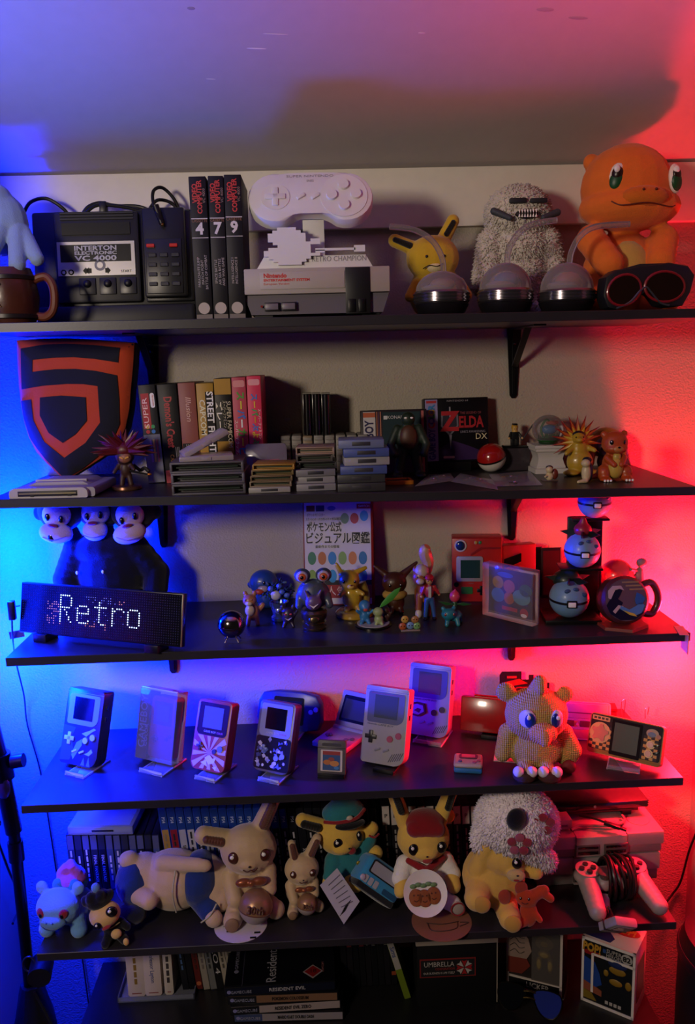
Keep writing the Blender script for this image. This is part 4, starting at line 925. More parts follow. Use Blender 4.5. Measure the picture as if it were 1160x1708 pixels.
GL = {'R': ['#####.', '#....#', '#....#', '#....#', '#....#', '#####.', '#.#...', '#..#..', '#..#..', '#...#.', '#...#.', '#....#'],
      'e': ['.####.', '#....#', '#....#', '######', '#.....', '#.....', '#....#', '.####.'], 't': ['..#...', '..#...', '######', '..#...', '..#...', '..#...', '..#...', '..#...', '..#...', '...##.'],
      'r': ['#.###.', '##...#', '#.....', '#.....', '#.....', '#.....', '#.....', '#.....'], 'o': ['.####.', '#....#', '#....#', '#....#', '#....#', '#....#', '#....#', '.####.']}
LEDW = mat('bfe0ff', .5, emit=5.0)
for ch, c0, r0 in (('R', 18, 3), ('e', 26, 7), ('t', 34, 5), ('r', 42, 7), ('o', 49, 7)):
    dots([(c0+q, r0+j) for j, row in enumerate(GL[ch]) for q, z_ in enumerate(row) if z_ == '#'], 'lit_letter', LEDW, 1.1)
rg = random.Random(11)
amb = {(12+rg.randrange(7), 6+rg.randrange(10)) for _ in range(60)} | {(30+rg.randrange(10), 14+rg.randrange(3)) for _ in range(14)} | {(44+rg.randrange(4), 4+rg.randrange(2)) for _ in range(6)}
dots(list(amb), 'amber_dots', mat('c9855a', .5, emit=1.2), .95)
dots(list({(30+rg.randrange(14), 3+rg.randrange(3)) for _ in range(26)} | {(24+rg.randrange(28), 8+rg.randrange(7)) for _ in range(18)}), 'dim_dots', mat('8a9ac0', .5, emit=.8), .75)
ptL = lambda px, py, y_: (atY(px, py, y_))
o = B(); o.tube([S(3, 40, 1060)+Vector((-.006, .01, .055)), S(3, 30, 1060)+Vector((-.008, .01, .05)), atY(20, 1035, -.20), atY(22, 1075, -.18), atY(28, 1110, -.10), atY(40, 1160, -.03), atY(46, 1210, -.012), atY(68, 1290, -.008), atY(86, 1400, -.008), atY(100, 1480, -.008), atY(130, 1560, -.008), atY(148, 1675, -.008)], .0016, 6, 5)
GK[0] = 1.0
cab = solo(o.build('power_cable', plastic('0a0a0d')), 'thin black cable hanging down the blue wall from the lit sign', 'cable')
bx(cab, 'plug', plastic('0a0a0d'), -.006, -.006, -.018, .006, .006, .018, .002, M=Matrix.Translation(atY(20, 1018, -.205)))
bx(cab, 'cable_tag', mat('5a4a52', .6), -.013, -.0006, -.007, .013, .0006, .007, M=Matrix.Translation(atY(28, 1058, -.183)) @ Euler((0, R(-6), R(10))).to_matrix().to_4x4())
# chrome ball on wire feet
L, k, X, Z = fs(3, 388, 1069)
t = thing('chrome_ball', 'chrome ball on little wire feet in front of the small figures', 'ball', L, k=k)
CH = mat('9a8f94', .12, 1.0)
B().ell((0, 0, 29), (23, 23, 23), u=32, v=20).build('sphere', CH, t); B().lathe([(23, -1), (23.6, -.6), (23.6, .6), (23, 1)], 32, c=(0, 0, 27)).build('seam', mat('3a3438', .3, .8), t)
for a in (35, 145, 225, 315): ln(t, 'wire_foot', mat('8a8088', .25, .9), [(9*cos(R(a)), 9*sin(R(a)), 8), (13*cos(R(a)), 13*sin(R(a)), 5), (16*cos(R(a)), 16*sin(R(a)), 0.6)], 1.0, 3)

FG = 'small figures on the middle shelf'
def figure(px, py, lab, name='figurine'):
    L, k, X, Z = fs(3, px, py); return thing(name, lab, 'figurine', L, k=k, group=FG), Z
t, Z = figure(446, 1014, 'round blue bird figure with a red beak beside the tiny potted plant')
bl(t, 'body', vinyl('1f3f86'), [('e', 0, 2, 18, 19, 15, 19), ('e', -4, 0, 44, 24, 20, 22), ('e', -24, 4, 40, 8, 5, 7), ('c', (-10, -4, 6), (-14, -14, 3), 6, 4), ('c', (10, -4, 6), (14, -14, 3), 6, 4)], 1.7); el(t, 'beak', vinyl('a83a24'), -10, -20, 34, 8, 6, 5); el(t, 'cheek', vinyl('9a8a9a'), -4, -18, 38, 9, 5, 6); eye(t, -2, -19, 48, 2.2, 3)
t, Z = figure(421, 1041, 'tan and white dog figure left of the tiny potted plant')
bl(t, 'body', vinyl('a5683f'), [('e', 2, 2, 20, 11, 10, 15), ('e', -2, -3, 42, 12, 11, 10), ('c', (-4, -6, 14), (-6, -10, 3), 4.5, 4), ('c', (8, -4, 14), (10, -8, 3), 4.5, 4), ('e', -9, 0, 53, 4, 3, 5), ('e', 6, 0, 53, 4, 3, 5), ('c', (10, 6, 20), (18, 8, 30), 4, 5)], 1.3)
el(t, 'chest', vinyl('b8a58c'), -2, -8, 26, 8, 5, 10); el(t, 'muzzle', vinyl('c2ae98'), -3, -12, 39, 6, 4, 4); [eye(t, -3+s_*5, -12, 45, 1.4, 1.8) for s_ in (-1, 1)]
t, Z = figure(467, 1034, 'tiny potted plant with blue flowers in a silver cup', 'potted_plant')
B().lathe([(9, 0), (13, 1), (14, 6), (10, 9), (12, 16), (15, 26), (16, 32), (13, 32), (11, 26)], 22).build('cup', mat('5a6a98', .25, .7), t); el(t, 'cup_emblem', mat('9aa6c4', .25, .8), 0, -12, 20, 7, 4, 6)
el(t, 'round_bud', vinyl('b4b0b4'), -4, -12, 46, 9, 7, 8)
b = B(); rg = random.Random(9)
for q in range(70):
    a, e_ = rg.uniform(0, 6.28), rg.uniform(.15, 1.4); r = rg.uniform(14, 34); d = Vector((cos(a)*cos(e_), sin(a)*cos(e_)*.6, sin(e_))); p = Vector((0, 0, 36))+d*r
    b.ell(p, (4.2, 1.2, 2.2), (rg.uniform(0, 90), rg.uniform(-60, 60), rg.uniform(0, 180)), u=6, v=4)
for q in range(9):
    a = q*.7; b.tube([(0, 0, 32), (cos(a)*10, sin(a)*6, 46), (cos(a)*20, sin(a)*10, 56)], 1, 5, 2)
o = b.build('foliage', mat('22381f', .6, var=.3), t); o['kind'] = 'stuff'
for x, z in ((6, 52), (14, 46), (-12, 58), (2, 62)): el(t, 'flower', vinyl('4a62b0'), x, -14, z, 5, 4, 4.5, u=10, v=6)
t, Z = figure(482, 1045, 'small dark purple grinning figure in front of the potted plant')
bl(t, 'body', vinyl('2a1d34'), [('e', 0, 0, 20, 12, 10, 14), ('e', -9, 0, 33, 4, 3, 6), ('e', 9, 0, 33, 4, 3, 6), ('c', (-10, -3, 20), (-15, -6, 28), 3, 2.5), ('c', (10, -3, 20), (15, -6, 28), 3, 2.5), ('c', (-5, -2, 8), (-8, -6, 2), 4, 3), ('c', (5, -2, 8), (8, -6, 2), 4, 3)], 1.2); pz(t, 'grin', mat('c8bcc4', .4), [(-6, 18), (0, 15.5), (6, 18), (0, 13.5)], -11.5, -9); [el(t, 'eye', mat('b83a3a', .4), s_*4.5, -9.5, 24, 2.4, 1.2, 1.6, u=8, v=6) for s_ in (-1, 1)]
t, Z = figure(525, 1048, 'dark grey blue toad like creature with two big orange eyes on a pewter pot')
B().lathe([(15, 0), (19, 1), (20, 5), (14, 9), (16, 13), (21, 20), (22, 30), (19, 34), (10, 35)], 26).build('pot', mat('5a4a3c', .3, .8), t)
for z in (4, 13, 28): B().lathe([(20.5 if z > 20 else 18, z-1), (22.6 if z > 20 else 20.5, z), (20.5 if z > 20 else 18, z+1)], 26).build('pot_band', mat('8a7448', .25, .9), t)
el(t, 'pot_emblem', mat('7d6a4a', .25, .9), 0, -19, 21, 9, 4, 6)
bl(t, 'body', vinyl('3d4656'), [('e', 0, 6, 58, 28, 20, 26), ('e', -17, -2, 92, 14, 12, 12), ('e', 18, -2, 92, 14, 12, 12), ('c', (-22, 2, 56), (-24, -6, 42), 8, 7), ('c', (22, 2, 56), (26, -6, 42), 8, 7)], 1.9)
for s_ in (-1, 1):
    o = el(t, 'eye', vinyl('a8a2b4'), s_*17.5, -10, 92, 10, 6, 9.5); el(o, 'iris', vinyl('b8521c'), s_*17.5, -14, 92, 7, 3.4, 6.5); el(o, 'pupil', INK, s_*17.5, -17, 92, 3, 1.6, 3.2, u=10, v=6)
bl(t, 'purple_rider', vinyl('5a4464'), [('e', 0, -18, 50, 14, 10, 13), ('c', (-8, -18, 60), (-13, -18, 70), 4, 2), ('c', (8, -18, 60), (13, -18, 70), 4, 2)], 1.4); pz(t, 'grin', mat('d8ccd4', .4), [(-8, 50), (0, 46), (8, 50), (0, 43)], -29.5, -26)
# glossy yellow figure on a yellow stand
t, Z = figure(592, 1026, 'glossy yellow standing figure on a clear yellow round base')
YG = mat('b8962a', .18, coat=.6)
B().lathe([(30, 0), (32, 2), (32, 6), (29, 9), (26, 10)], 30).build('base', mat('a5812a', .12, coat=.5), t); tb_(t, 'base_dome', glass('d8b850', .05, .35), [(14, 8, 8), (18, 12, 30), (12, 14, 52)], 9, 12)
bl(t, 'body', YG, [('e', -4, 0, 32, 17, 14, 22), ('e', -8, -3, 62, 18, 16, 17), ('c', (-20, -2, 72), (-28, 0, 88), 5, 3.5), ('c', (4, -2, 74), (20, 2, 80), 5, 3.5), ('c', (4, -6, 44), (14, -14, 40), 5, 4), ('c', (-16, -6, 44), (-22, -14, 40), 5, 4), ('c', (-10, -4, 16), (-14, -10, 12), 6, 5), ('c', (4, -4, 16), (8, -12, 12), 6, 5)], 1.6)
for s_ in (-1, 1): eye(t, -8+s_*9, -17, 62, 2.2, 2.6)
el(t, 'muzzle', mat('c9a850', .2, coat=.5), -6, -18, 54, 6, 4, 4); el(t, 'nose', mat('6a1c14', .3), -5, -21.5, 57, 1.8, 1.2, 1.2, u=8, v=6)
# the Japanese picture book against the wall
L, k, X, Z = fr(3, 566, -.062)
t = thing('book', 'white Japanese picture guide book with red edges standing against the wall', 'book', L, rx=-8, rz=-6, k=k)
bw, bh = 56, Z(843)+4
bx(t, 'cover', card('7a1418', .35), -bw-2, 0, 0, bw+3, 3, bh+1, .5); bx(t, 'pages', mat('b5ada5', .8), -bw, 3, 1, bw+1, 24, bh-1); bx(t, 'back_cover', card('7a1418', .35), -bw-2, 24, 0, bw+3, 27, bh+1, .5)
pr(-bw, 2, bw-1, bh-1, 0, card('c6c2ca', .35), t, 'cover_print', .3)
NV = mat('12121e', .4)
pr(-bw+4, bh-16, -bw+18, bh-6, -.4, mat('6a3a1c'), t, 'corner_badge'); pr(-bw+20, bh-16, -bw+34, bh-6, -.4, mat('2a2a5a'), t, 'corner_badge'); pr(bw-24, bh-12, bw-1, bh-4, -.4, mat('b01c20'), t, 'red_tab'); txt('SWITCH', bw-12, bh-8, 4, -1, WHT, t, ext=.2, wfix=18)
disc(-bw+46, bh-11, 7, -.4, mat('5a6a9a'), t, 'round_badge', rz=4)
txt('ポケットモンスター', -bw+20, bh-22, 4, -.6, NV, t, ext=.2, wfix=30); txt('スカーレット・バイオレット + ゼロの秘宝', -bw+32, bh-29, 4, -.6, NV, t, ext=.2, wfix=58)
txt('ポケモン公式', -bw+33, bh-43, 13, -.6, NV, t, ext=.3, wfix=58, bold=.02); txt('ビジュアル図鑑', -1, bh-62, 15, -.6, NV, t, ext=.3, wfix=106, bold=.02)
txt('最新作までの情報', -18, bh-75, 4, -.6, NV, t, ext=.2, wfix=40); 
for x, z, c in ((bw-44, bh-28, '6a8a6a'), (bw-28, bh-28, 'b0484a'), (bw-12, bh-24, '3a8ab8')): disc(x, z, 7, -.5, mat(c, .5), t, 'colour_blob', rz=9)
cols = ['3a7a5a', 'b06a3a', '2f7fb0', '7aa05a', 'c07a4a', '2f6f9a', '7a9a4a', 'c08a3a', '2f8ab8', '5a8a4a', 'b06a3a', '2f6fa0']
for q in range(12): disc(-bw+12+17*(q % 6), bh-94-30*(q//6), 7, -.5, mat(cols[q], .5), t, 'colour_blob', rz=11)
pr(-bw, 12, bw-1, 34, -.5, mat('8e1a22'), t, 'red_band'); pr(-bw, 34, bw-1, 42, -.5, NV, t, 'dark_band'); txt('人気', -4, 23, 12, -1.2, mat('d8b8a8'), t, ext=.2); txt('50', bw-10, 10, 9, -1.2, NV, t, ext=.2)
# brown figure with long ears
t, Z = figure(661, 1020, 'dark brown animal figure with long ears and a cream collar')
bl(t, 'body', vinyl('44200f'), [('e', 0, 2, 18, 15, 14, 20), ('e', -2, -2, 50, 21, 18, 19), ('c', (-14, 2, 62), (-34, 4, 78), 7, 3), ('c', (12, 2, 62), (36, 4, 82), 7, 3), ('c', (-7, -6, 8), (-8, -12, 3), 5, 4.5), ('c', (7, -6, 8), (8, -12, 3), 5, 4.5)], 1.7); el(t, 'collar', vinyl('a8843e'), -2, -4, 31, 21, 16, 10)
for s_ in (-1, 1): eye(t, -2+s_*9, -19, 50, 2.2, 2.8)
el(t, 'nose', INK, -2, -20.5, 45, 1.5, 1, 1, u=8, v=6)
# round base with three figures
t, Z = figure(623, 1043, 'black rimmed round base carrying a blue, a pale green and a dark little figure')
B().lathe([(31, 0), (31, 3), (29, 4)], 30).build('base', INK, t); disc_ = B().lathe([(27, 4), (27, 5), (1, 5)], 30); disc_.build('base_top', mat('9a98a0', .4), t)
bl(t, 'blue_figure', vinyl('2f6fa8'), [('e', -14, 2, 17, 9, 8, 11), ('e', -14, -2, 35, 10, 10, 10), ('e', -13, -9, 33, 6, 5, 4), ('c', (-7, -2, 22), (0, -6, 28), 3, 2.5), ('c', (-21, -2, 22), (-27, -6, 28), 3, 2.5), ('c', (-18, -2, 10), (-20, -6, 6), 4, 3.5), ('c', (-9, -2, 10), (-7, -6, 6), 4, 3.5)], 1.2); el(t, 'red_mouth', vinyl('a83a34'), -13, -12.5, 31, 4, 2.5, 3)
bl(t, 'green_figure', vinyl('8f9e6a'), [('e', 9, -8, 13, 8, 8, 9), ('e', 8, -10, 26, 9, 8, 8), ('c', (5, -12, 9), (4, -14, 6), 3, 3), ('c', (13, -12, 9), (14, -14, 6), 3, 3)], 1.2)
lp = [(0, 0), (10, 4), (22, 12), (32, 24), (36, 34), (26, 30), (14, 20), (4, 8)]
pz(t, 'leaf', vinyl('3f8a34'), [(10+x, 32+z) for x, z in lp], -9, -6.5, bev=.8); bl(t, 'dark_figure', vinyl('3a1f16'), [('e', 22, 4, 13, 7, 7, 9), ('e', 22, 2, 25, 7, 7, 6), ('c', (27, 0, 15), (30, -4, 22), 3, 2)], 1.2)
# standing dog figure and person figure
t, Z = figure(706, 1027, 'tall white and brown dog figure standing behind the red capped figure')
bl(t, 'body', vinyl('8a4a24'), [('e', 4, 12, 42, 14, 24, 16), ('c', (-6, -2, 36), (-8, -6, 4), 6.5, 5), ('c', (8, -4, 36), (8, -6, 4), 6.5, 5), ('c', (-4, 28, 36), (-6, 30, 4), 7, 5), ('c', (12, 28, 36), (12, 30, 4), 7, 5), ('e', -4, -6, 68, 14, 12, 15), ('e', -12, -2, 80, 5, 4, 7), ('e', 4, -2, 80, 5, 4, 7)], 1.7)
el(t, 'mane', vinyl('b09a80'), -2, -7, 78, 12, 11, 12); el(t, 'muzzle', vinyl('b8a48c'), -6, -18, 64, 7, 6, 5); tb_(t, 'tail', vinyl('b8946a'), [(8, 34, 50), (14, 36, 80), (8, 30, 102), (12, 26, 112)], lambda u: 4+7*sin(min(1, u)*pi*.9), 10); el(t, 'sock', vinyl('c0b0a0'), -8, -7, 6, 6, 6, 8)
[eye(t, -5+s_*5.5, -17, 71, 1.3, 1.6) for s_ in (-1, 1)]
t, Z = figure(717, 1032, 'person figure in red cap, red vest and blue jeans')
JE = vinyl('2c4f86'); SK = vinyl('b98a66')
bl(t, 'jeans', JE, [('c', (-4, 0, 34), (-7, -1, 4), 4.6, 3.6), ('c', (4, 0, 34), (8, -2, 4), 4.6, 3.6), ('e', 0, 0, 35, 7, 5, 5)], 1.0)
for s_ in (-1, 1): el(t, 'shoe', INK, s_*7.5, -4, 2, 4, 6, 2.4)
bl(t, 'vest', vinyl('9a1f22'), [('e', 0, 0, 47, 8, 5.5, 12), ('c', (-8, 0, 55), (-13, 0, 42), 3.2, 2.6), ('c', (8, 0, 55), (15, -2, 44), 3.2, 2.6)], 1.0); pz(t, 'shirt', vinyl('b8b0b0'), [(-2.4, 38), (2.4, 38), (2.4, 57), (-2.4, 57)], -6.2, -4.5)
bl(t, 'head', SK, [('e', 0, -1, 66, 6.2, 6, 7), ('c', (0, 0, 58), (0, 0, 62), 2.6, 2.6)], .9); [el(t, 'eye', INK, s_*2.4, -6.6, 66.5, .9, .6, 1.1, u=8, v=5) for s_ in (-1, 1)]; el(t, 'hair', INK, 0, 2, 68, 6.8, 5.4, 6.4)
B().lathe([(7.2, 0), (7, 4), (4.5, 7), (.5, 8)], 18, c=(0, 0, 69)).build('cap', vinyl('a01c20'), t); el(t, 'cap_brim', vinyl('a01c20'), 0, -8, 69.6, 6, 5, 1); [el(t, 'hand', SK, x, -1.5, z, 2.2, 2, 2.6, u=8, v=6) for x, z in ((-13.5, 39), (16, 42))]
# cluster badge
t, Z = figure(685, 1052, 'tiny badge of five coloured animal heads standing at the front', 'badge')
for x, z, c in ((-9, 18, 'b8903a'), (8, 17, '9a6a3a'), (-13, 6, 'a8522a'), (0, 7, '6a88b8'), (11, 6, '6f9a5a')): el(t, 'animal_head', vinyl(c), x, 0, z+2, 6.5, 3, 6.5); [el(t, 'eye', INK, x+s_*2.4, -3, z+3, .9, .6, 1.1, u=8, v=5) for s_ in (-1, 1)]
bx(t, 'stand', mat('8a7a74', .4), -16, -4, 0, 16, 5, 2, .5)
t, Z = figure(754, 1041, 'turquoise four legged figure with a pink bud and two green leaves on its back')
bl(t, 'body', vinyl('1f6f7a'), [('e', 4, 4, 14, 15, 14, 10), ('e', -6, -8, 20, 13, 10, 10), ('c', (-8, -8, 10), (-10, -12, 3), 4.5, 4), ('c', (8, -8, 10), (9, -12, 3), 4.5, 4), ('c', (14, 8, 10), (16, 8, 3), 4.5, 4), ('e', -15, -4, 29, 4, 3, 4), ('e', 3, -4, 29, 4, 3, 4)], 1.3); [eye(t, -6+s_*7, -17, 22, 1.8, 2.4, mat('7a1c1c', .3)) for s_ in (-1, 1)]
bl(t, 'bud', vinyl('c23a50'), [('e', 6, 6, 46, 9, 9, 10), ('c', (6, 6, 50), (7, 6, 58), 5, 1.5)], 1.2); pz(t, 'leaf', vinyl('1f4f24'), [(4, 34), (-8, 38), (-22, 40), (-10, 33)], 0, 4); pz(t, 'leaf', vinyl('1f4f24'), [(8, 34), (20, 36), (34, 33), (20, 31)], 0, 4); cp(t, 'stem', vinyl('1f4f24'), (6, 6, 24), (6, 6, 38), 4, 4, 8)
# red devices
RDV = plastic('a82018', .35)
def device(L, k, w, h, d, lab, rz):
    t = thing('toy_device', lab, 'toy', L, rz=rz, k=k); bx(t, 'body', RDV, -w/2, 0, 0, w/2, d, h, 2); return t
L, k, X, Z = fs(3, 796, 1004)
h = Z(898); t = device(L, k, 82, h, 40, 'red toy device with small green screen and round blue lens', -8)
B().prism(circ(-27, h-12, 10, 24), -2.4, 0).build('lens_ring', mat('b8b0ae', .3), t); el(t, 'lens', mat('142a4a', .1, coat=.6), -27, -2, h-12, 8, 3, 8)
for x, c in ((-2, 'b8923a'), (5, '2f7a3a')): el(t, 'lamp', mat(c, .3), x, -1, h-7, 3, 2, 3, u=10, v=6)
pz(t, 'ridge', plastic('8a1712'), [(-10, h-26), (6, h-15), (38, h-15), (38, h-18), (8, h-18), (-10, h-29)], -1.6, 1)
o = pz(t, 'screen_frame', plastic('8e8a8c'), rrect(-34, 36, 10, h-30, 4), -3, 1, bev=.6); pr(-27, 42, 5, h-36, -3, mat('1f3b2e', .2), o, 'screen', .5)
pr(-26, 14, -7, 26, 0, mat('2a6a2c', .35), t, 'green_pad', 1.4, 2); disc(-34, 30, 4, 0, INK, t, 'round_key', 1.5); b = B(); b.box(0, -2.5, 17, 15, 1, 23, .8).box(4.5, -2.5, 12, 10.5, 1, 28, .8); b.build('cross_key', INK, t)
pr(-14, 31, -5, 33, 0, mat('8f3a34'), t, 'speaker_mark', .5)
L, k, X, Z = fs(3, 865, 1000)
h = Z(909); t = device(L, k, 62, h, 20, 'second red toy device with dark screen behind the clear acrylic block', 10); pz(t, 'screen', mat('0b0a0c', .2), [(-26, h-38), (4, h-28), (4, h-14), (-26, h-22)], -1.5, .5)
# dark framed cards behind
for q, (px, pt, pb, w, c, lab) in enumerate(((893, 914, 1004, 26, '1a1416', 'dark grey card standing behind the acrylic block'), (921, 915, 1002, 34, '4a1418', 'dark red framed card leaning left of the stacked blue balls'))):
    L, k, X, Z = fr(3, px, -.05 - .01*q); t = thing('picture_card', lab, 'picture', L, rx=-5, k=k, group='cards leaning against the back wall'); h = Z(pt)
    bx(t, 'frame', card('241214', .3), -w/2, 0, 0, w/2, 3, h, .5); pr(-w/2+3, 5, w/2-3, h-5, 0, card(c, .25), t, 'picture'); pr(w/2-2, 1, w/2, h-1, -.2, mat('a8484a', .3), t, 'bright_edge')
# acrylic block
A, Bp = S(3, 805, 1025), S(3, 889, 1046); k = mpp(A); yaw = math.degrees(math.atan2((Bp-A).y, (Bp-A).x)); w = (Bp-A).length/k
t = thing('acrylic_block', 'thick clear acrylic block framing a colourful printed card', 'display block', A, rz=yaw, k=k)
h = hgt(A, 938, 805)/k
bx(t, 'block', glass('e2d2d6', .04, .09), 0, -.6, 0, w, 19, h, 1.4)
pr(7, 8, w-7, h-7, 9, card('3a2a3c', .4), t, 'printed_card', .8)
for x, z, rx_, rz_, c in ((26, 66, 11, 12, 'a8882a'), (48, 62, 11, 13, 'b0602a'), (26, 42, 13, 14, '3f78a0'), (48, 40, 10, 12, 'b0602a'), (72, 46, 17, 15, '5a9aa0'), (80, 60, 12, 12, '2f6a3a'), (40, 82, 16, 5, '2f5a9a')): disc(min(x, w-16), z*h/100, rx_, 8, mat(c, .5), t, 'colour_patch', .5, rz=rz_*h/105)
pr(w*.35, 15, w*.65, 21, 7.6, mat('b0242a'), t, 'red_caption', .5); disc(w*.78, 16, 8, 7.6, mat('a8242a'), t, 'colour_patch'); disc(w*.78, 12, 6, 7.0, WHT, t, 'colour_patch', rz=3)
# blue balls on a black stepped stand
L, k, X, Z = fs(3, 958, 1042)
t = thing('display_stand', 'black stepped display stand carrying three blue balls', 'stand', L, rz=-6, k=k)
SB = mat('0c0b0c', .35)
bx(t, 'base_plate', SB, -46, 0, 0, 46, 78, 7, 1); 
z1, z2, z3 = 7, Z(948)*1.0, Z(880)
bx(t, 'middle_step', SB, -6, 60, 0, 52, 70, z2-12, 1); bx(t, 'middle_tray', SB, -18, 28, z2-12, 52, 72, z2-8, .8)
bx(t, 'back_panel', SB, 0, 66, 0, 58, 78, z3+4, 1); bx(t, 'top_tray', SB, 4, 50, z3, 66, 80, z3+4, .8)
def leafcap(t, r, cz, c, dark, buds):
    for a in (20, 160, 250, 300): pz(t, 'leaf', vinyl(dark), [(0, -4), (r*.7, -6), (r*1.25, -1), (r*.7, 5), (0, 4)], -1.2, 1.2, M=TR(0, 0, cz+r*.9, rz=a, ry=-8))
    if buds: bl(t, 'bud', vinyl(c), [('e', 0, 0, cz+r*1.15, r*.5, r*.5, r*.42), ('c', (0, 0, cz+r*1.3), (0, -2, cz+r*1.75), r*.34, r*.16)], 1.6)
    else: el(t, 'green_cap', vinyl(c), 0, r*.4, cz+r*.85, r*.75, r*.7, r*.55)
BB = mat('6c8fb0', .4, coat=.1); PT = mat('2c4a78', .4)
rot = Euler((0, 0, R(-6))).to_matrix()
for q, (px, py, r, zt, yd, lab) in enumerate(((950, 985, 33, 7.2, 22, 'pale blue ball with dark band and green cap, lowest of the stacked three'), (972, 908, 30, z2-7.8, 34, 'pale blue ball with a red bud on top, middle of the three stacked balls'), (992, 848, 28, z3+4.2, 54, 'pale blue ball with dark band half hidden under the shelf above, topmost of three'))):
    Lq = L + Vector((0, yd*k, 0)); Lq.x = atY(px, py, Lq.y).x; Lq.z = L.z+zt*k
    b_ = twoball('ball_ornament', lab, Lq, r, BB, BB, mat('0e0e14', .3), k, (4, 0, -8), WHT, 'ornament', grp='stacked blue balls')
    for x, z in ((-.3, .55), (.12, .62), (.5, .35)): el(b_, 'dark_patch', PT, x*r, -r*math.sqrt(max(.02, 1-x*x-z*z))*.97, r*(1+z), r*.17, r*.08, r*.12)
    if q < 2: leafcap(b_, r, r*1.02, '15261a' if q == 0 else '9a2430', '131a14', q == 1)
# pink globe, grey figure, mug and coaster
L, k, X, Z = fs(3, 1046, 1049)
t = thing('coaster', 'six sided red brown coaster under the round mug', 'coaster', L, rz=5, k=k)
B().cyl((0, 22, 0), (0, 22, 5), 44, 43, 6).build('board', mat('7a2c1c', .5, bump=(40, .1, .001)), t)
L2 = L+Vector((0, .004, 5.2*k))
t = thing('mug', 'round bellied mug with a navy and white wave picture, right end of the middle shelf', 'mug', L2, k=k)
M = TR(-2, 16, 40, rx=-14)
MUGM = mat('4a2220', .35, coat=.3)
b = B(); b.lathe([(8, 24), (34, 24), (40, 14), (41, 0), (40, -14), (35, -20), (34, -16), (36, 0), (30, 16), (4, 18)], 34, M=M @ TR(rx=-90)); b.build('body', MUGM, t)
B().prism(circ(0, 0, 35.5, 34), -19.5, -16, M=M).build('picture_disc', mat('5d4a58', .3, coat=.3), t)
yp = -20.3
def art(poly, c, y=yp): return pz(t, 'picture_shape', mat(c, .3), poly, y, y+1, M=M)
art([(-34, -8), (-26, 4), (-22, 14), (-14, 20), (-6, 16), (-10, 8), (-14, 2), (-6, -4), (-10, -12), (4, -18), (20, -14), (28, -22), (12, -33), (-12, -33), (-28, -22)], '10122c')
art([(-30, 4), (-30, 16), (-22, 24), (-8, 24), (-3, 16), (-10, 19), (-18, 17), (-22, 10), (-26, 2)], 'a89aa2', yp-.4); art([(-24, -18), (-14, -8), (-6, -10), (-4, -16), (-12, -13), (-20, -22)], 'a89aa2', yp-.4)
art([(-12, -14), (0, -22), (14, -26), (24, -22), (30, -10), (24, -4), (16, -10), (4, -16), (-10, -9)], '4a7ab0', yp-.6); art([(-8, -16), (4, -25), (16, -28), (12, -23), (0, -19)], 'b8a83a', yp-.9); art([(14, 0), (18, 12), (26, 8), (32, 2), (26, -8), (16, -8)], '2a5a9a', yp-.6)
for q, z in enumerate((28, 22, 16)): pr(-6+q*6, z, 22+q*4, z+2.6, yp, mat('8a7a58', .4), t, 'cloud_stripe', .6, M=M)
tb_(t, 'handle', MUGM, [(30, 20, 62), (48, 22, 66), (60, 24, 50), (62, 24, 30), (52, 22, 12), (36, 20, 14)], 6, 12)
L, k, X, Z = fs(3, 1040, 1012)
t = thing('globe_ornament', 'translucent pink globe held by a slim grey figure behind the mug', 'ornament', L, k=k)
B().lathe([(20, 0), (20, 5), (9, 8), (8, Z(992)), (13, Z(988))], 20).build('column', mat('4a1c20', .4), t)
B().ell((X(1027), 0, Z(960)), (28, 28, 28), u=28, v=18).build('globe', mat('d04a58', .25, trans=.35, coat=.3), t)
GF = mat('7d6f74', .45)
bl(t, 'figure', GF, [('c', (X(1062), -6, Z(1000)), (X(1064), -4, Z(968)), 9, 7), ('c', (X(1064), -4, Z(968)), (X(1064), -4, Z(952)), 8, 6), ('e', X(1066), -6, Z(938), 9, 8, 8), ('c', (X(1058), -4, Z(960)), (X(1036), -22, Z(962)), 3.5, 3), ('c', (X(1060), -4, Z(952)), (X(1044), -18, Z(946)), 3.5, 3), ], 1.5)
# strip of paper taped over the right front corner
GK[0] = 1.0
A = S(3, 1147, 1062)
tp = B(); tp.box(-.012, -.0, .0003, .004, .05, .0012, M=TR(rz=-12)).box(.0015, -.002, -.034, .0032, .034, .001, M=TR(rz=-6)); tp = tp.build('paper_strip', mat('b88a80', .7))
solo(tp, 'small strip of paper taped over the right front corner of the middle shelf', 'paper', A+Vector((.002, .006, 0)))
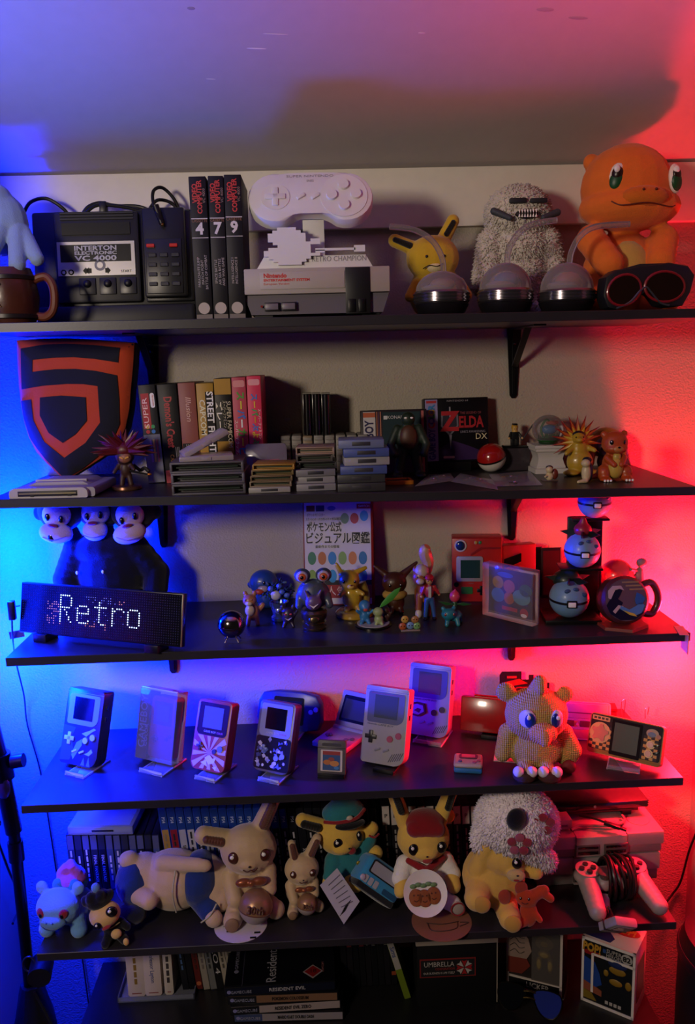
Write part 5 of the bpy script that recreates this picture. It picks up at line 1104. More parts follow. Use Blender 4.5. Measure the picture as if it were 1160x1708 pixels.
# ================================================================ fourth shelf: handhelds
ACR = glass('dfe4f0', .04, .10)
HG = 'handheld consoles on the fourth shelf'
U = .00098
def holder(L, rz, lab, w=44, h=84, ang=-18, d=74, back=46):
    """one bent sheet of clear acrylic: foot plate, lip and leaning back"""
    t = thing('clear_stand', lab, 'stand', L, rz=rz, k=U, group='clear acrylic stands')
    b = B(); b.box(-w/2, -6, 0, w/2, d, 2.6, .5); b.box(-w/2, -6, 2, w/2, -3.4, 9, .5)
    b.build('foot_plate', ACR, t); M = TR(0, back, 1.5, rx=ang)
    B().box(-w/2, 0, 0, w/2, 2.6, h, .6, M=M).build('back_rest', ACR, t)
    for s_ in (-1, 1): bx(t, 'side_rail', glass('eef2ff', .04, .3), s_*w/2-1.2, -6, .2, s_*w/2+1.2, d, 3.2, .3)
    return t
def handheld(L, rz, lean, lab, w, h, d, body, front=None, z0=10, y0=0, corner=(5, 5, 5, 5), side=None):
    t = thing('handheld_console', lab, 'game console', L + Vector((0, 0, z0*U)), rz=rz, rx=lean, k=U, group=HG)
    pl_ = rrect(-w/2, 0, w/2, h, 5, rs=corner)
    pz(t, 'front_shell', front or plastic(body), pl_, y0, y0+d*.45, bev=1.2); pz(t, 'rear_shell', side or plastic(body), pl_, y0+d*.45, y0+d, bev=2.5)
    return t
def dpad(t, x, z, s_, m, y=0):
    b = B(); b.box(x-s_, y-2.6, z-s_*.34, x+s_, y+1, z+s_*.34, .8); b.box(x-s_*.34, y-2.6, z-s_, x+s_*.34, y+1, z+s_, .8); b.build('direction_pad', m, t)
def btn(t, x, z, r, m, y=0, name='round_button'): B().cyl((x, y+1, z), (x, y-2.4, z), r, r*.92, 18).build(name, m, t)
def dmg(L, rz, lean, lab, body, bezel, btnc, padc, glassc='2b3430', rim=None, z0=10, txtc='2a3060', art=False):
    t = handheld(L, rz, lean, lab, 90, 148, 30, body, z0=z0, corner=(5, 5, 5, 20))
    bz = pz(t, 'screen_bezel', mat(bezel, .3), rrect(-38, 78, 38, 138, 5, rs=(5, 5, 5, 17)), -.8, 1); pr(-24, 88, 24, 132, -.8, mat(glassc, .12, spec=.7), bz, 'screen', .6)
    if rim: pr(-33, 134, 33, 135, -.9, mat(rim), bz, 'bezel_stripe', .2)
    pr(-44, 140, 44, 141, 0, mat('6e6a70', .5), t, 'top_groove', .3)
    dpad(t, -27, 50, 12, mat(padc, .4)); 
    if art:
        for pts, c in (([(-45, 5), (-20, 8), (-14, 30), (-22, 52), (-14, 72), (-44, 74)], '2a3f7a'), ([(-12, 10), (-2, 28), (6, 40), (4, 52), (-8, 44), (-18, 20)], '5a84b8'), ([(2, 62), (14, 58), (26, 68), (36, 74), (30, 76), (20, 70), (10, 66)], '7fa0c8'), ([(14, 24), (26, 22), (34, 30), (30, 36), (22, 28)], '7fa0c8'), ([(8, 2), (14, 18), (18, 2)], '4a6aa0'), ([(22, 2), (26, 20), (31, 2)], '4a6aa0')): pz(t, 'painted_shape', mat(c, .4), pts, -.35, .2)
    btn(t, 30, 58, 6.6, mat(btnc, .35)); btn(t, 13, 50, 6.6, mat(btnc, .35))
    for dx in (-11, 7): bx(t, 'menu_key', mat('77747c' if not art else 'a8b8d8', .5), -6.5, -1.8, -2, 6.5, 1, 2, .9, M=TR(dx, 0, 27, ry=-26))
    if not art:
        for q in range(6): bx(t, 'speaker_slot', mat('4a474e', .6), -.9, -.25, -9, .9, .5, 9, 0, M=TR(17+q*4.4, 0, 14+q*1.2, ry=26))
        txt('GAME BOY', 2, 74.5, 4, -.4, mat(txtc, .4), t, ext=.2, wfix=32, shear=.2); txt('Nintendo', -26, 74.5, 3.4, -.4, mat(txtc, .4), t, ext=.2, wfix=20)
    for z in (118, 96): bx(t, 'side_switch', INK, 44.5, 10, z-7, 45.8, 17, z+3, .3)
    return t
def gbc(L, rz, lean, lab, body, bezel, glassc, z0=10, low=None, silver=False, side=None):
    t = handheld(L, rz, lean, lab, 78, 133, 26, body, z0=z0, corner=(7, 7, 12, 12), side=side)
    bz = pz(t, 'screen_bezel', mat(bezel, .25, coat=.4), rrect(-34, 66, 34, 128, 5, rs=(4, 4, 9, 9)), -.8, 1); pr(-22, 80, 22, 121, -.8, mat(glassc, .12, spec=.7), bz, 'screen', .6)
    txt('GAME BOY', -4, 73, 4.2, -1, mat('b8b4bc', .4), bz, ext=.2, wfix=28); txt('COLOR', 19, 73, 4, -1, mat('b06a8a', .4), bz, ext=.2, wfix=14)
    return t
dmg(S(4, 127, 1288)+Vector((0, .008, 0)), -26, -18, 'dark handheld with blue and white painted front, leftmost on the fourth shelf', '232634', '6f7fae', 'a6b4d2', 'a6b4d2', '06070c', art=True)
holder(S(4, 127, 1294), -26, 'clear stand under the leftmost dark painted handheld')
# boxed handheld in a clear case
L = S(4, 256, 1282)
t = thing('boxed_handheld', 'red handheld console in a clear display case with big upright side lettering', 'game console', L+Vector((0, .01, 10*U)), rz=-28, rx=-14, k=U, group=HG)
bx(t, 'clear_case', glass('c8cdee', .05, .16), -48, -1, 0, 44, 34, 140, 1.2); bx(t, 'dark_insert', card('14141c', .3), -47, .6, 2, -22, 31, 137)
txt('GAMEBOY', -35, 74, 17, .3, mat('6a6f98', .35), t, rot=90, ext=.2, wfix=104); txt('COLOR', -25.5, 48, 7.5, .3, mat('7a6f90', .35), t, rot=90, ext=.2, wfix=44)
o = pz(t, 'handheld', plastic('7a2e34'), rrect(-20, 6, 38, 128, 7), 4, 28, bev=2); pr(-13, 72, 31, 118, 4, mat('4a3a5a', .3), o, 'screen_bezel', .8); pr(-7, 80, 25, 112, 3.2, mat('4a5a8a', .15), o, 'screen', .6); dpad(o, -6, 44, 8, mat('5a2028', .4), 4)
for x, z in ((22, 46), (30, 52)): btn(o, x, z, 4, mat('5a2028', .4), 4)
bx(t, 'hanging_tab', glass('e8ecff', .04, .3), -46, -.6, 138, 42, 3, 143, .5)
holder(S(4, 254, 1290), -28, 'clear stand under the handheld in a clear display case', w=54)
SB_ = ('b8706a', '8a2a2c')
t = gbc(S(4, 344, 1297)+Vector((0, .008, 0)), -27, -20, 'red handheld with a pale and red sunburst front on a clear stand', '9a3a34', '14141e', '5a6a8a')
for q in range(12):
    a0, a1 = R(q*30), R(q*30+15); pts = [(0, 34)]
    for a in (a0, a1):
        m_ = min(37/abs(cos(a)) if abs(cos(a)) > 1e-3 else 99, 31/abs(sin(a)) if abs(sin(a)) > 1e-3 else 99); pts.append((m_*cos(a), 34+m_*sin(a)))
    pz(t, 'sunburst_ray', mat('c4a098', .4), pts, -.3, .2)
dpad(t, -22, 44, 8, mat('4a2a2c', .4)); btn(t, 24, 44, 6.5, mat('6a7a98', .3)); btn(t, 12, 38, 5, mat('3a3a48', .3))
for pts in ([(-8, 24), (2, 30), (10, 24), (18, 28), (14, 16), (2, 12)], [(-16, 14), (-4, 20), (0, 8)], [(12, 8), (22, 12), (20, 4)]): pz(t, 'painted_shape', mat('d8cfd0', .4), pts, -.7, .1)
holder(S(4, 344, 1301), -27, 'clear stand under the sunburst handheld')
t = gbc(S(4, 450, 1300)+Vector((0, .008, 0)), -27, -20, 'handheld with silver screen frame and black and white flower front', '5a5460', '8d93a8', '07070c', side=plastic('4a3a34'))
pr(-38.4, 4, 38.4, 66, -.1, mat('15141c', .25, coat=.4), t, 'dark_front', .3, 6)
rg = random.Random(21)
for q in range(46):
    cx, cz = rg.uniform(-33, 33), rg.uniform(9, 61); n = rg.choice((3, 4, 5)); a0 = rg.uniform(0, 6); rr = rg.uniform(2.5, 7)
    pz(t, 'petal_print', mat(rg.choice(('b8b4c8', '8a8cb0', '5a6aa8', 'd0ccd8', '3a3f78')), .3), [(cx+rr*rg.uniform(.5, 1)*cos(a0+6.283*i/n), cz+rr*rg.uniform(.5, 1)*sin(a0+6.283*i/n)) for i in range(n)], -.75-.02*(q % 7), -.2)
dpad(t, -20, 42, 8, mat('6f7aa0', .3)); btn(t, 10, 28, 5.5, mat('8a98c0', .3)); btn(t, 23, 33, 5.5, mat('8a98c0', .3))
holder(S(4, 450, 1304), -27, 'clear stand under the flower patterned handheld')
# wide dark blue handheld behind
L = S(4, 480, 1228)
t = thing('handheld_console', 'wide dark blue handheld standing behind the flower patterned one', 'game console', L+Vector((0, .012, 8*U)), rz=-18, rx=-16, k=U, group=HG)
ol = [(-66, 4), (-40, 0), (40, 0), (66, 4), (73, 22), (70, 60), (60, 76), (30, 82), (-30, 82), (-60, 76), (-70, 60), (-73, 22)]
pz(t, 'shell', plastic('232a58', .3), ol, 0, 22, bev=4); o = pr(-34, 12, 34, 70, 0, mat('0d0e18', .2), t, 'screen_bezel', .6, 4); pr(-29, 20, 29, 62, -.6, mat('1a1f30', .12), o, 'screen', .5)
dpad(t, -54, 46, 8, mat('8fa4d0', .3)); btn(t, 50, 42, 5.5, mat('8fa4d0', .3)); btn(t, 61, 48, 5.5, mat('8fa4d0', .3))
holder(S(4, 480, 1232), -18, 'clear stand under the wide dark blue handheld', w=50, h=50, ang=-16, back=44)
# folding silver handheld, opened
L = S(4, 548, 1252)
t = thing('handheld_console', 'opened folding silver handheld lying behind the small cartridge', 'game console', L, rz=-34, k=U, group=HG)
SVR = plastic('8f93a0', .3)
o = bx(t, 'lower_half', SVR, -41, 0, 0, 41, 82, 12, 3); dpad(o, 0, 0, .01, SVR)
for M_ in (TR(-24, 40, 12, rx=-90),):
    b = B(); b.box(-8, -2.4, -2.7, 8, 1, 2.7, .6, M=M_).box(-2.7, -2.4, -8, 2.7, 1, 8, .6, M=M_); b.build('direction_pad', mat('5a5e70', .35), o)
for x, y in ((20, 36), (31, 44)): B().cyl((x, y, 11), (x, y, 14.4), 5, 4.8, 16).build('round_button', mat('5a5e70', .35), o)
for x in (-6, 6): B().cyl((x, 22, 11), (x, 22, 13), 2.4, 2.2, 10).build('round_button', mat('5a5e70', .35), o)
B().cyl((-38, 82, 11), (38, 82, 11), 6, 6, 16).build('hinge', SVR, t)
M = TR(0, 84, 12, rx=-34); o = bx(t, 'lid', SVR, -41, 0, 2, 41, 9, 80, 3, M=M); pr(-33, 14, 33, 70, 0, mat('0f1018', .2), o, 'screen_bezel', .7, 3, M=M); pr(-28, 20, 28, 62, -.7, mat('39405a', .12), o, 'screen', .5, M=M)
# cartridge on its black stand
L = S(4, 553, 1297)
t = thing('stand', 'little black stand under the upright grey game cartridge', 'stand', L, rz=-12, k=U)
b = B(); b.box(-26, -4, 0, 26, 34, 4, .6).box(-26, -4, 3, 26, -1.5, 9, .5); b.prism([(-25, 3), (-22, 3), (-22, 34), (-25, 34)], 22, 28).prism([(22, 3), (25, 3), (25, 34), (22, 34)], 22, 28); b.build('body', plastic('0c0c0e'), t)
t = thing('cartridge', 'dark grey game cartridge with a red and blue picture label on the fourth shelf', 'cartridge', L+Vector((0, .001, 4.6*U)), rz=-12, rx=-14, k=U)
GC = plastic('4c4846', .5); pz(t, 'shell', GC, rrect(-27, 0, 27, 65, 5, rs=(3, 3, 1, 1)), 0, 9, bev=1); pr(-19, 54, 19, 60, 0, plastic('3a3735'), t, 'name_recess', .5, 3); pr(-27, 50.4, 27, 51.2, 0, INK, t, 'groove', .2)
pr(-21, 7, 21, 47, 0, mat('c2b8a8', .4), t, 'label', .4, 1.5); pr(-17, 9, 17, 45, -.5, mat('23486e', .4), t, 'label_picture', .3); pr(-17, 38, 17, 45, -.8, mat('8f2a24', .4), t, 'label_band', .2)
for x, z, r, c in ((-8, 24, 8, 'a8642c'), (6, 22, 9, 'b87a3a'), (0, 30, 6, '8a3a2c'), (10, 14, 5, '3a78a8')): disc(x, z, r, -.8-.05*r, mat(c, .4), t, 'label_shape', .1, rz=r*.6)
# two large handhelds
t = dmg(S(4, 637, 1283)+Vector((0, .006, 0)), -26, -17, 'light grey handheld with pink buttons leaning on a low black stand', '9d9894', '53566a', '9a3450', '17161c', '4d5450', '8a3a5a', z0=7)
L = S(4, 640, 1288)
t = thing('stand', 'low black stand under the light grey handheld', 'stand', L, rz=-26, k=U); b = B(); b.box(-20, -3, 0, 22, 60, 4, .8).box(-20, -6, 0, 22, -3, 8, .6); b.box(-18, 0, 0, 18, 4, 60, .6, M=TR(0, 38, 3, rx=-17)); b.build('body', plastic('0b0b0d'), t)
t = dmg(S(4, 712, 1236)+Vector((0, .004, 0)), -26, -14, 'pale handheld with blue screen frame and badge print behind the grey handheld', '8e8a9c', '26346e', '1c1a24', '8a86a0', '39424a', None, z0=9)
pz(t, 'badge_print', mat('1c1e30', .3), [(-40, 64), (-24, 68), (-8, 66), (-4, 48), (-20, 38), (-40, 40)], -2.9, -.2); pz(t, 'badge_print', mat('7f8cb8', .3), [(-36, 60), (-24, 64), (-11, 62), (-8, 50), (-20, 42), (-36, 44)], -3.1, -.2); pz(t, 'badge_print', mat('20233c', .3), [(-30, 50), (-22, 56), (-14, 54), (-18, 46)], -3.3, -.2)
holder(S(4, 714, 1241), -26, 'clear stand under the pale handheld with blue screen frame', w=60, h=90)
# little toy console
L = S(4, 781, 1291)
t = thing('toy_console', 'little pale beige toy console with blue underside lying on the fourth shelf', 'toy', L, rz=-12, k=U)
bx(t, 'lower_half', mat('2f6f9a', .35, coat=.3), -27, 0, 0, 27, 46, 11, 4); bx(t, 'upper_half', plastic('b09c88', .4), -27.5, -.5, 10, 27.5, 46.5, 20, 5, 3); 
M = TR(0, 30, 20, rx=-90); o = B().prism(rrect(-18, -8, 18, 10, 6), -1.4, 1, M=M).build('screen_frame', mat('4a3040', .3), t); pr(-13, -5, 13, 7, -1.4, mat('a8606a', .2), o, 'screen', .5, M=M)
for x, y, c in ((-15, 10, '3a5a8a'), (12, 8, '9a5a6a'), (20, 14, '9a5a6a')): B().cyl((x, y, 19), (x, y, 22), 4, 3.6, 14).build('round_button', mat(c, .35), t)
# closed red folding handheld
L = S(4, 822, 1234)
t = thing('handheld_console', 'closed glossy red folding handheld standing behind the yellow knitted toy', 'game console', L+Vector((0, .01, 9*U)), rz=-20, rx=-16, k=U, group=HG)
RG = mat('8a1416', .22, coat=.5); bx(t, 'lid', RG, -67, 0, 0, 67, 9, 72, 3); bx(t, 'lower_half', RG, -67, 9.6, 0, 67, 19, 72, 3); B().cyl((-40, 10, 72), (40, 10, 72), 5, 5, 14).build('hinge', RG, t)
t = thing('stand', 'black stand under the closed red folding handheld', 'stand', L, rz=-20, k=U); b = B(); b.box(-24, 0, 0, 24, 54, 4, .8).box(-24, -2, 0, 24, 2, 9, .6); b.build('body', plastic('0b0b0d'), t)
# hanging toy car card
L, k, X, Z = fr(4, 876, -.020)
t = thing('toy_card', 'dark card with a red toy car picture leaning on the wall behind the knitted toy', 'card', L, rz=-4, rx=-2, k=k)
h = Z(1121); pz(t, 'card', card('16171f', .35), [(-42, 10), (40, 10), (40, h-20), (14, h-16), (14, h-6), (6, h-6), (6, h-14), (-6, h-14), (-6, h), (-38, h), (-42, h-6)], -1, 1)
pz(t, 'swoosh', mat('8a2420', .4), [(-36, h-18), (-10, h-12), (4, h-20), (-20, h-24), (-36, h-30)], -1.6, -.8); pr(-30, h-11, -14, h-7, -1.4, mat('8a2420'), t, 'print_stroke', .3)
pz(t, 'car_print', mat('7a1a1c', .35), [(-34, h-46), (-34, h-34), (-22, h-32), (-14, h-26), (12, h-26), (20, h-34), (32, h-36), (34, h-46)], -1.6, -.8); pz(t, 'window_print', mat('2a1a20', .3), [(-18, h-33), (-12, h-28), (10, h-28), (15, h-33)], -1.9, -.8)
for x in (-20, 20): disc(x, h-47, 6, -1.6, INK, t, 'wheel_print')
# yellow knitted bird
L, k, X, Z = fs(4, 900, 1292)
t = thing('knitted_bird', 'yellow knitted bird soft toy with a tuft, big beak and brown and white shoes', 'soft toy', L + Vector((0, .03, 0)), rz=-6, k=k)
KY = knit('c9a75e'); 
bl(t, 'body', KY, [('e', 0, 4, 36, 50, 38, 38), ('e', 0, -4, 98, 53, 44, 46), ('c', (0, -6, 136), (4, -14, 158), 17, 12), ('c', (4, -14, 158), (4, -24, 150), 11, 9), ('e', -50, 2, 134, 17, 12, 17), ('e', 48, 2, 130, 14, 11, 14), ('c', (-46, 0, 62), (-56, -8, 28), 17, 14), ('c', (46, 0, 62), (60, -10, 36), 17, 16), ('c', (58, -6, 24), (48, 6, 14), 14, 12), ('c', (-20, -20, 14), (-20, -40, 12), 14, 13), ('c', (14, -20, 14), (16, -40, 12), 14, 13)], 2.2)
bl(t, 'beak', knit('d8a05c'), [('e', 4, -50, 84, 24, 14, 19), ('c', (4, -56, 84), (5, -66, 76), 15, 8)], 2.0)
for x, w in ((-20, 14), (27, 11)):
    o = el(t, 'eye', mat('c8c4d0', .4), x, -43, 106, w, 5, 16, (0, 0, -16 if x < 0 else 20)); el(o, 'iris', mat('1a2f80', .25, coat=.5), x+(3 if x < 0 else -2), -46, 105, w*.72, 4, 13, (0, 0, -16 if x < 0 else 20)); el(o, 'glint', WHT, x+1, -50, 111, 3.4, 1.5, 4, u=10, v=6)
for x, c in ((-24, '3a2016'), (16, '4a2016')):
    o = B().lathe([(14, 0), (19, 5), (20, 13), (18, 17), (4, 18)], 22, c=(x, -44, 0)).build('shoe', mat(c, .8, bump=(200, .4, .002)), t)
    for dx, dy in ((-11, -10), (11, -10)): el(o, 'white_bobble', mat('cfc8c8', .85, bump=(300, .3, .001)), x+dx, -44+dy, 19, 9, 9, 9)
el(t, 'tail_bow', mat('6a1a1a', .7), 52, -22, 12, 12, 8, 12)
L = S(4, 850, 1272); GK[0] = 1.0
solo(B().box(-.03, 0, 0, .022, .026, .0012, .0003).build('paper_tag', card('b8aa9c')), 'cream paper tag lying under the yellow knitted bird', 'tag', L, rz=-16)
# pale console behind the bird
L = S(4, 966, 1238)
t = thing('game_console', 'pale small console with two slots propped behind the knitted bird', 'console', L+Vector((0, .01, 0)), rz=-16, rx=-20, k=U)
PC = plastic('a89a98', .45); bx(t, 'shell', PC, -66, 0, 0, 66, 24, 78, 4); bx(t, 'upper_ridge', PC, -60, -4, 44, 60, 2, 74, 2); bx(t, 'lower_panel', plastic('8a5a58'), -64, -2, 4, 64, 2, 22, 1)
pr(-56, 54, 56, 56, -4, mat('5a3a3a'), t, 'seam', .3); 
for x, w in ((-22, 15), (18, 13)): bx(t, 'slot_cover', plastic('4a2a2c'), x-w, -3, 27, x+w, 1, 39, 1); 
B().cyl((0, 0, 32), (0, -3, 32), 3, 3, 12).build('round_button', PC, t)
L = S(4, 1018, 1216); t = thing('box', 'small dark red box behind the chequered handheld near the wall', 'box', L+Vector((0, .03, 0)), rz=-10, k=U); bx(t, 'carton', card('6a1c1e'), -24, 0, 0, 24, 30, 26, 1); bx(t, 'lid', card('5a1618'), -25, -1, 26, 25, 31, 33, .8)
# chequered handheld on its clear stand, with wire holders behind
A = S(4, 1016, 1268); L = S(4, 1036, 1281)
t = thing('handheld_console', 'gold and black chequered wide handheld at the right end of the fourth shelf', 'game console', L+Vector((0.004, .006, 15*U)), rz=-36, rx=-22, k=U*1.06, group=HG)
W2, H2 = 66, 72
pz(t, 'shell', mat('8a6a2c', .55), rrect(-W2, 0, W2, H2, 6), 0, 22, bev=2); pr(-W2+2, 8, W2-2, H2-2, 0, mat('17131c', .6, spec=.25), t, 'dark_front', .4, 4)
bm_l, bm_d = B(), B()
for q in range(20):
    for r_ in range(8):
        x0, z0 = -W2+3+q*6.4, 9+r_*5.2
        if -27 < x0+3 < 30 or r_ > (7 if q < 8 else 8)-((q % 10) == 0): continue
        if x0+6.4 > W2-2: continue
        (bm_l if (q+r_) % 2 else bm_d).box(x0, -.9, z0, x0+6.4, -.3, z0+5.2)
o = bm_l.build('light_chequers', mat('b8964a', .6), t, smooth=False); o['kind'] = 'stuff'
o = bm_d.build('dark_chequers', mat('1c1014', .6), t, smooth=False); o['kind'] = 'stuff'
o = pr(-25, 4, 29, 67, -.6, mat('0c0b10', .7, spec=.15), t, 'screen_frame', .8, 2); pr(-20, 11, 24, 62, -1.4, mat('171317', .4, spec=.3), o, 'screen', .3)
pz(t, 'star_pad', mat('9a1a18', .35, coat=.3), [(-45+r_*cos(R(a)), 38+r_*sin(R(a))) for a, r_ in [(18*i, 16 if i % 4 in (0, 1) else 11) for i in range(20)]], -3, 0); B().prism(circ(-45, 38, 19, 24), -1.2, 0).build('pad_ring', mat('a8823a', .35), t)
for x, z in ((46, 36), (44, 20)): B().prism(circ(x, z, 7.6, 20), -1.4, 0).build('button_ring', mat('b8923a', .35), t); btn(t, x, z, 5.6, mat('9a1814', .3, coat=.3), -.8)
for q, z in enumerate((37, 24)): bx(t, 'menu_key', INK, -6, -2, -1.4, 6, 0, 1.4, .6, M=TR(57, -.4, z, ry=-18))
disc(47, 56, 11, -.5, mat('8a6a50', .4), t, 'round_print', .4, rz=8); disc(46, 54, 7, -1, mat('2a2f70', .4), t, 'round_print', .3, rz=4.5); disc(58, 52, 4, -1, mat('8a2420', .4), t, 'round_print', .3)
pr(-62, 60, -30, 68, -.5, mat('a88a4a', .4), t, 'name_plate', .4); [pr(-59+q_*7, 62, -54+q_*7, 66, -.9, mat('17131c'), t, 'print_stroke', .3) for q_ in range(4)]
holder(S(4, 1040, 1285), -24, 'clear stand under the chequered handheld', w=58, h=40, ang=-22, back=36)
for px, py, dx in ((1040, 1170, -8), (1080, 1182, 0)):
    L, k, X, Z = fr(4, px, -.055); GK[0] = 1.0; zt = hgt(L, py, px)
    o = B().tube([(-.004, 0, 0), (-.004, .002, zt*.8), (.000, .006, zt), (.006, .008, zt), (.008, .012, zt*.8), (.009, .02, 0)], .0009, 6, 4).build('wire_holder', mat('b8a8a8', .25, .9))
    solo(o, 'thin bent wire holder standing behind the '+('left' if dx else 'right')+' half of the chequered handheld', 'holder', L, group='wire holders')
# ================================================================ lowest wall shelf: game cases, soft toys, consoles
ORD = ('first', 'second', 'third', 'fourth', 'fifth', 'sixth', 'seventh', 'eighth', 'ninth', 'tenth', 'eleventh', 'twelfth', 'thirteenth', 'fourteenth', 'fifteenth', 'sixteenth', 'seventeenth', 'eighteenth', 'nineteenth', 'twentieth')
def gcase(L, k, lab, grp, w, h, d, shell, lower, top=None, topt=None, title=None, lean=0, tcol='c9c4c0', rz=0):
    t = thing('game_case', lab, 'game case', L, ry=lean, rz=rz, group=grp, k=k)
    bx(t, 'shell', mat(shell, .3, coat=.2), -w/2, 0, 0, w/2, d, h, 1.2)
    pr(-w/2+1.2, 2, w/2-1.2, h*.74 if top else h-2, 0, card(lower, .3), t, 'spine_print')
    if top: pr(-w/2+1.2, h*.74, w/2-1.2, h-1.5, 0, card(top, .3), t, 'spine_top')
    if topt: txt(topt, 0, h*.86, 5.4 if len(topt) > 1 else 7, -.6, mat('c8d0e0' if top != 'b8b0ac' else '2a2a30', .4), t, rot=-90 if len(topt) > 1 else 0, ext=.2, wmax=h*.2)
    if title == '':
        rg_ = random.Random(int(L.x*9000)); z = h*.18
        while z < h*.66:
            n_ = rg_.uniform(4, 13); pr(-1.6, z, 1.2, z+n_, -.5, mat(tcol, .4), t, 'print_stroke', .2); z += n_+rg_.uniform(2, 5)
    elif title: txt(title, 0, h*.40, 5, -.6, mat(tcol, .4), t, rot=-90, ext=.2, wmax=h*.58)
    return t
L, k, X, Z = fr(5, 130, -.125)
RA = [('2a3350', ''), ('1a1c28', ''), ('161822', ''), ('20222c', 'FINAL FANTASY'), ('101018', 'FINAL FANTASY'), ('3d4a70', ''), ('333c60', ''), ('15161e', 'THE G'), ('3a4570', ''), ('11121a', ''), ('16171f', 'RESIDENT'), ('4a5684', '')]
for q, (c, n) in enumerate(RA):
    Lq, k, X, Z = fr(5, 127+12.8*q, -.125)
    gcase(Lq, k, ORD[q]+' from the left in the row of short dark game cases behind the blue toy', 'short game cases behind the blue soft toy', 12.2, Z(1392), 110, '15161c', c, '565a72' if q % 3 != 1 else '2a2c3a', None, n, -1.5)
zt = Z(1388)
Lq, k, X, Z = fr(5, 176, -.128)
t = thing('game_case', 'clear topped game case lying flat on the row of short dark cases', 'game case', Lq+Vector((0, 0, (zt+1.5)*k)), rz=-3, k=k)
bx(t, 'shell', glass('c8d0f0', .08, .3), -54, 0, 0, 54, 118, 15, 1.5); bx(t, 'insert', card('5f6fa0', .3), -51, .5, 2, 51, 115, 13); pr(-50, 4, 50, 11, .4, card('9a9cb0', .3), t, 'spine_print'); pr(-14, 6, 22, 9, -.3, INK, t, 'print_stroke', .2)
pz(t, 'cover_print', card('7a8cc0', .3), [(-48, 4), (48, 4), (48, 112), (-48, 112)], -.4, .2, M=TR(0, 0, 14.9, rx=-90))
bpal = ['a8843a', '8a2028', 'a8a6b0', 'b2aeb4', '1a1b26', '8a8e9c', '2a3040', '9aa0b0', 'b0a8a0', '20222c', '7a8090', 'a0a4b0', '14151c', '14151c', '1a1b22', '101116', '15161d', '121318', '181920', '121318']
ptit = ['', '', 'Shadow of War'] + ['']*13 + ['XCOM', '', '', '']
for q in range(20):
    Lq, k, X, Z = fr(5, 291+14.0*q, -.135)
    gcase(Lq, k, ORD[q]+' from the left in the long row of tall blue topped game cases', 'tall blue topped game cases', 13.2, Z(1347), 128, '1f3f9a' if q < 14 else '15161d', bpal[q], '1c3a86' if q < 15 else '17181f', 'PS4', ptit[q], -4.5, '8a7a50' if q == 0 else ('2a2a30' if bpal[q][0] in '789ab' else 'b0aab0'))
for q in range(4):
    Lq, k, X, Z = fr(5, 590+13.5*q, -.13)
    gcase(Lq, k, ORD[q]+' from the left of the four black game cases between the two long rows', 'black game cases in the middle', 12.8, Z(1348), 128, '101116', ('1a1a20', '15161c', '201c1e', '17181e')[q], None, None, '', -3, '8a8688')
for q in range(12):
    Lq, k, X, Z = fr(5, 650+14.6*q, -.135)
    gcase(Lq, k, ORD[q]+' from the left in the row of black game cases with white spine tops', 'black game cases with white tops', 13.8, Z(1343), 128, '131318', ('16161c', '1d1a1e', '131419')[q % 3], 'b8b0ac', 'P', '', -2, '8a8688')

LG5 = 'soft toys on the lowest wall shelf'
def toy(px, py, lab, rz=0, ry=0, dy=0, s=1.0, dz=0):
    L, k, X, Z = fs(5, px, py); L = L+Vector((0, dy, 0)); L = G(5, px, L.y); k = mpp(L)*s; L.z += dz*k
    t = thing('soft_toy', lab, 'soft toy', L, rz=rz, ry=ry, k=k, group=LG5); return t, X, Z
# blue toy with a flower bud on its back
t, X, Z = toy(112, 1562, 'blue four legged soft toy with a pink flower bud, leftmost on its shelf', -8, 0, .022, .84)
BL = plush('6a9ac8')
bl(t, 'body', BL, [('e', 6, 20, 40, 42, 44, 34), ('e', -4, -18, 62, 44, 34, 36), ('e', -40, -6, 94, 13, 8, 14), ('e', 34, -6, 96, 13, 8, 14), ('c', (-30, -10, 34), (-32, -16, 12), 16, 17), ('c', (28, -10, 34), (32, -14, 12), 16, 17), ('c', (36, 40, 30), (44, 40, 14), 15, 15), ('c', (-28, 44, 30), (-34, 44, 14), 15, 15)], 2.4)
el(t, 'muzzle', plush('5f8ab2'), -4, -46, 50, 26, 14, 15)
for s_ in (-1, 1):
    o = el(t, 'eye', plush('8a1a24'), -4+s_*23, -45, 66, 9, 5, 10, (0, s_*24, s_*25)); el(o, 'pupil', INK, -4+s_*21, -50, 64, 3.5, 2, 5); el(t, 'nostril', plush('33557a'), -4+s_*6, -59, 55, 2, 2, 2, u=8, v=6)
ln(t, 'mouth', mat('274466', .7), [(-28, -50, 47), (-14, -58, 42), (6, -59, 41), (24, -50, 50)], 1)
bl(t, 'bud', plush('b0528a'), [('e', 6, 26, 96, 30, 28, 22), ('c', (-8, 20, 108), (0, 18, 122), 13, 10), ('c', (18, 22, 108), (12, 20, 122), 13, 10), ('c', (6, 34, 108), (6, 28, 124), 13, 10)], 2.2); bl(t, 'green_leaves', plush('2f7a6a'), [('e', 6, 24, 84, 33, 30, 16), ('e', -12, 4, 92, 12, 8, 16), ('e', 22, 4, 92, 12, 8, 16)], 2.2)
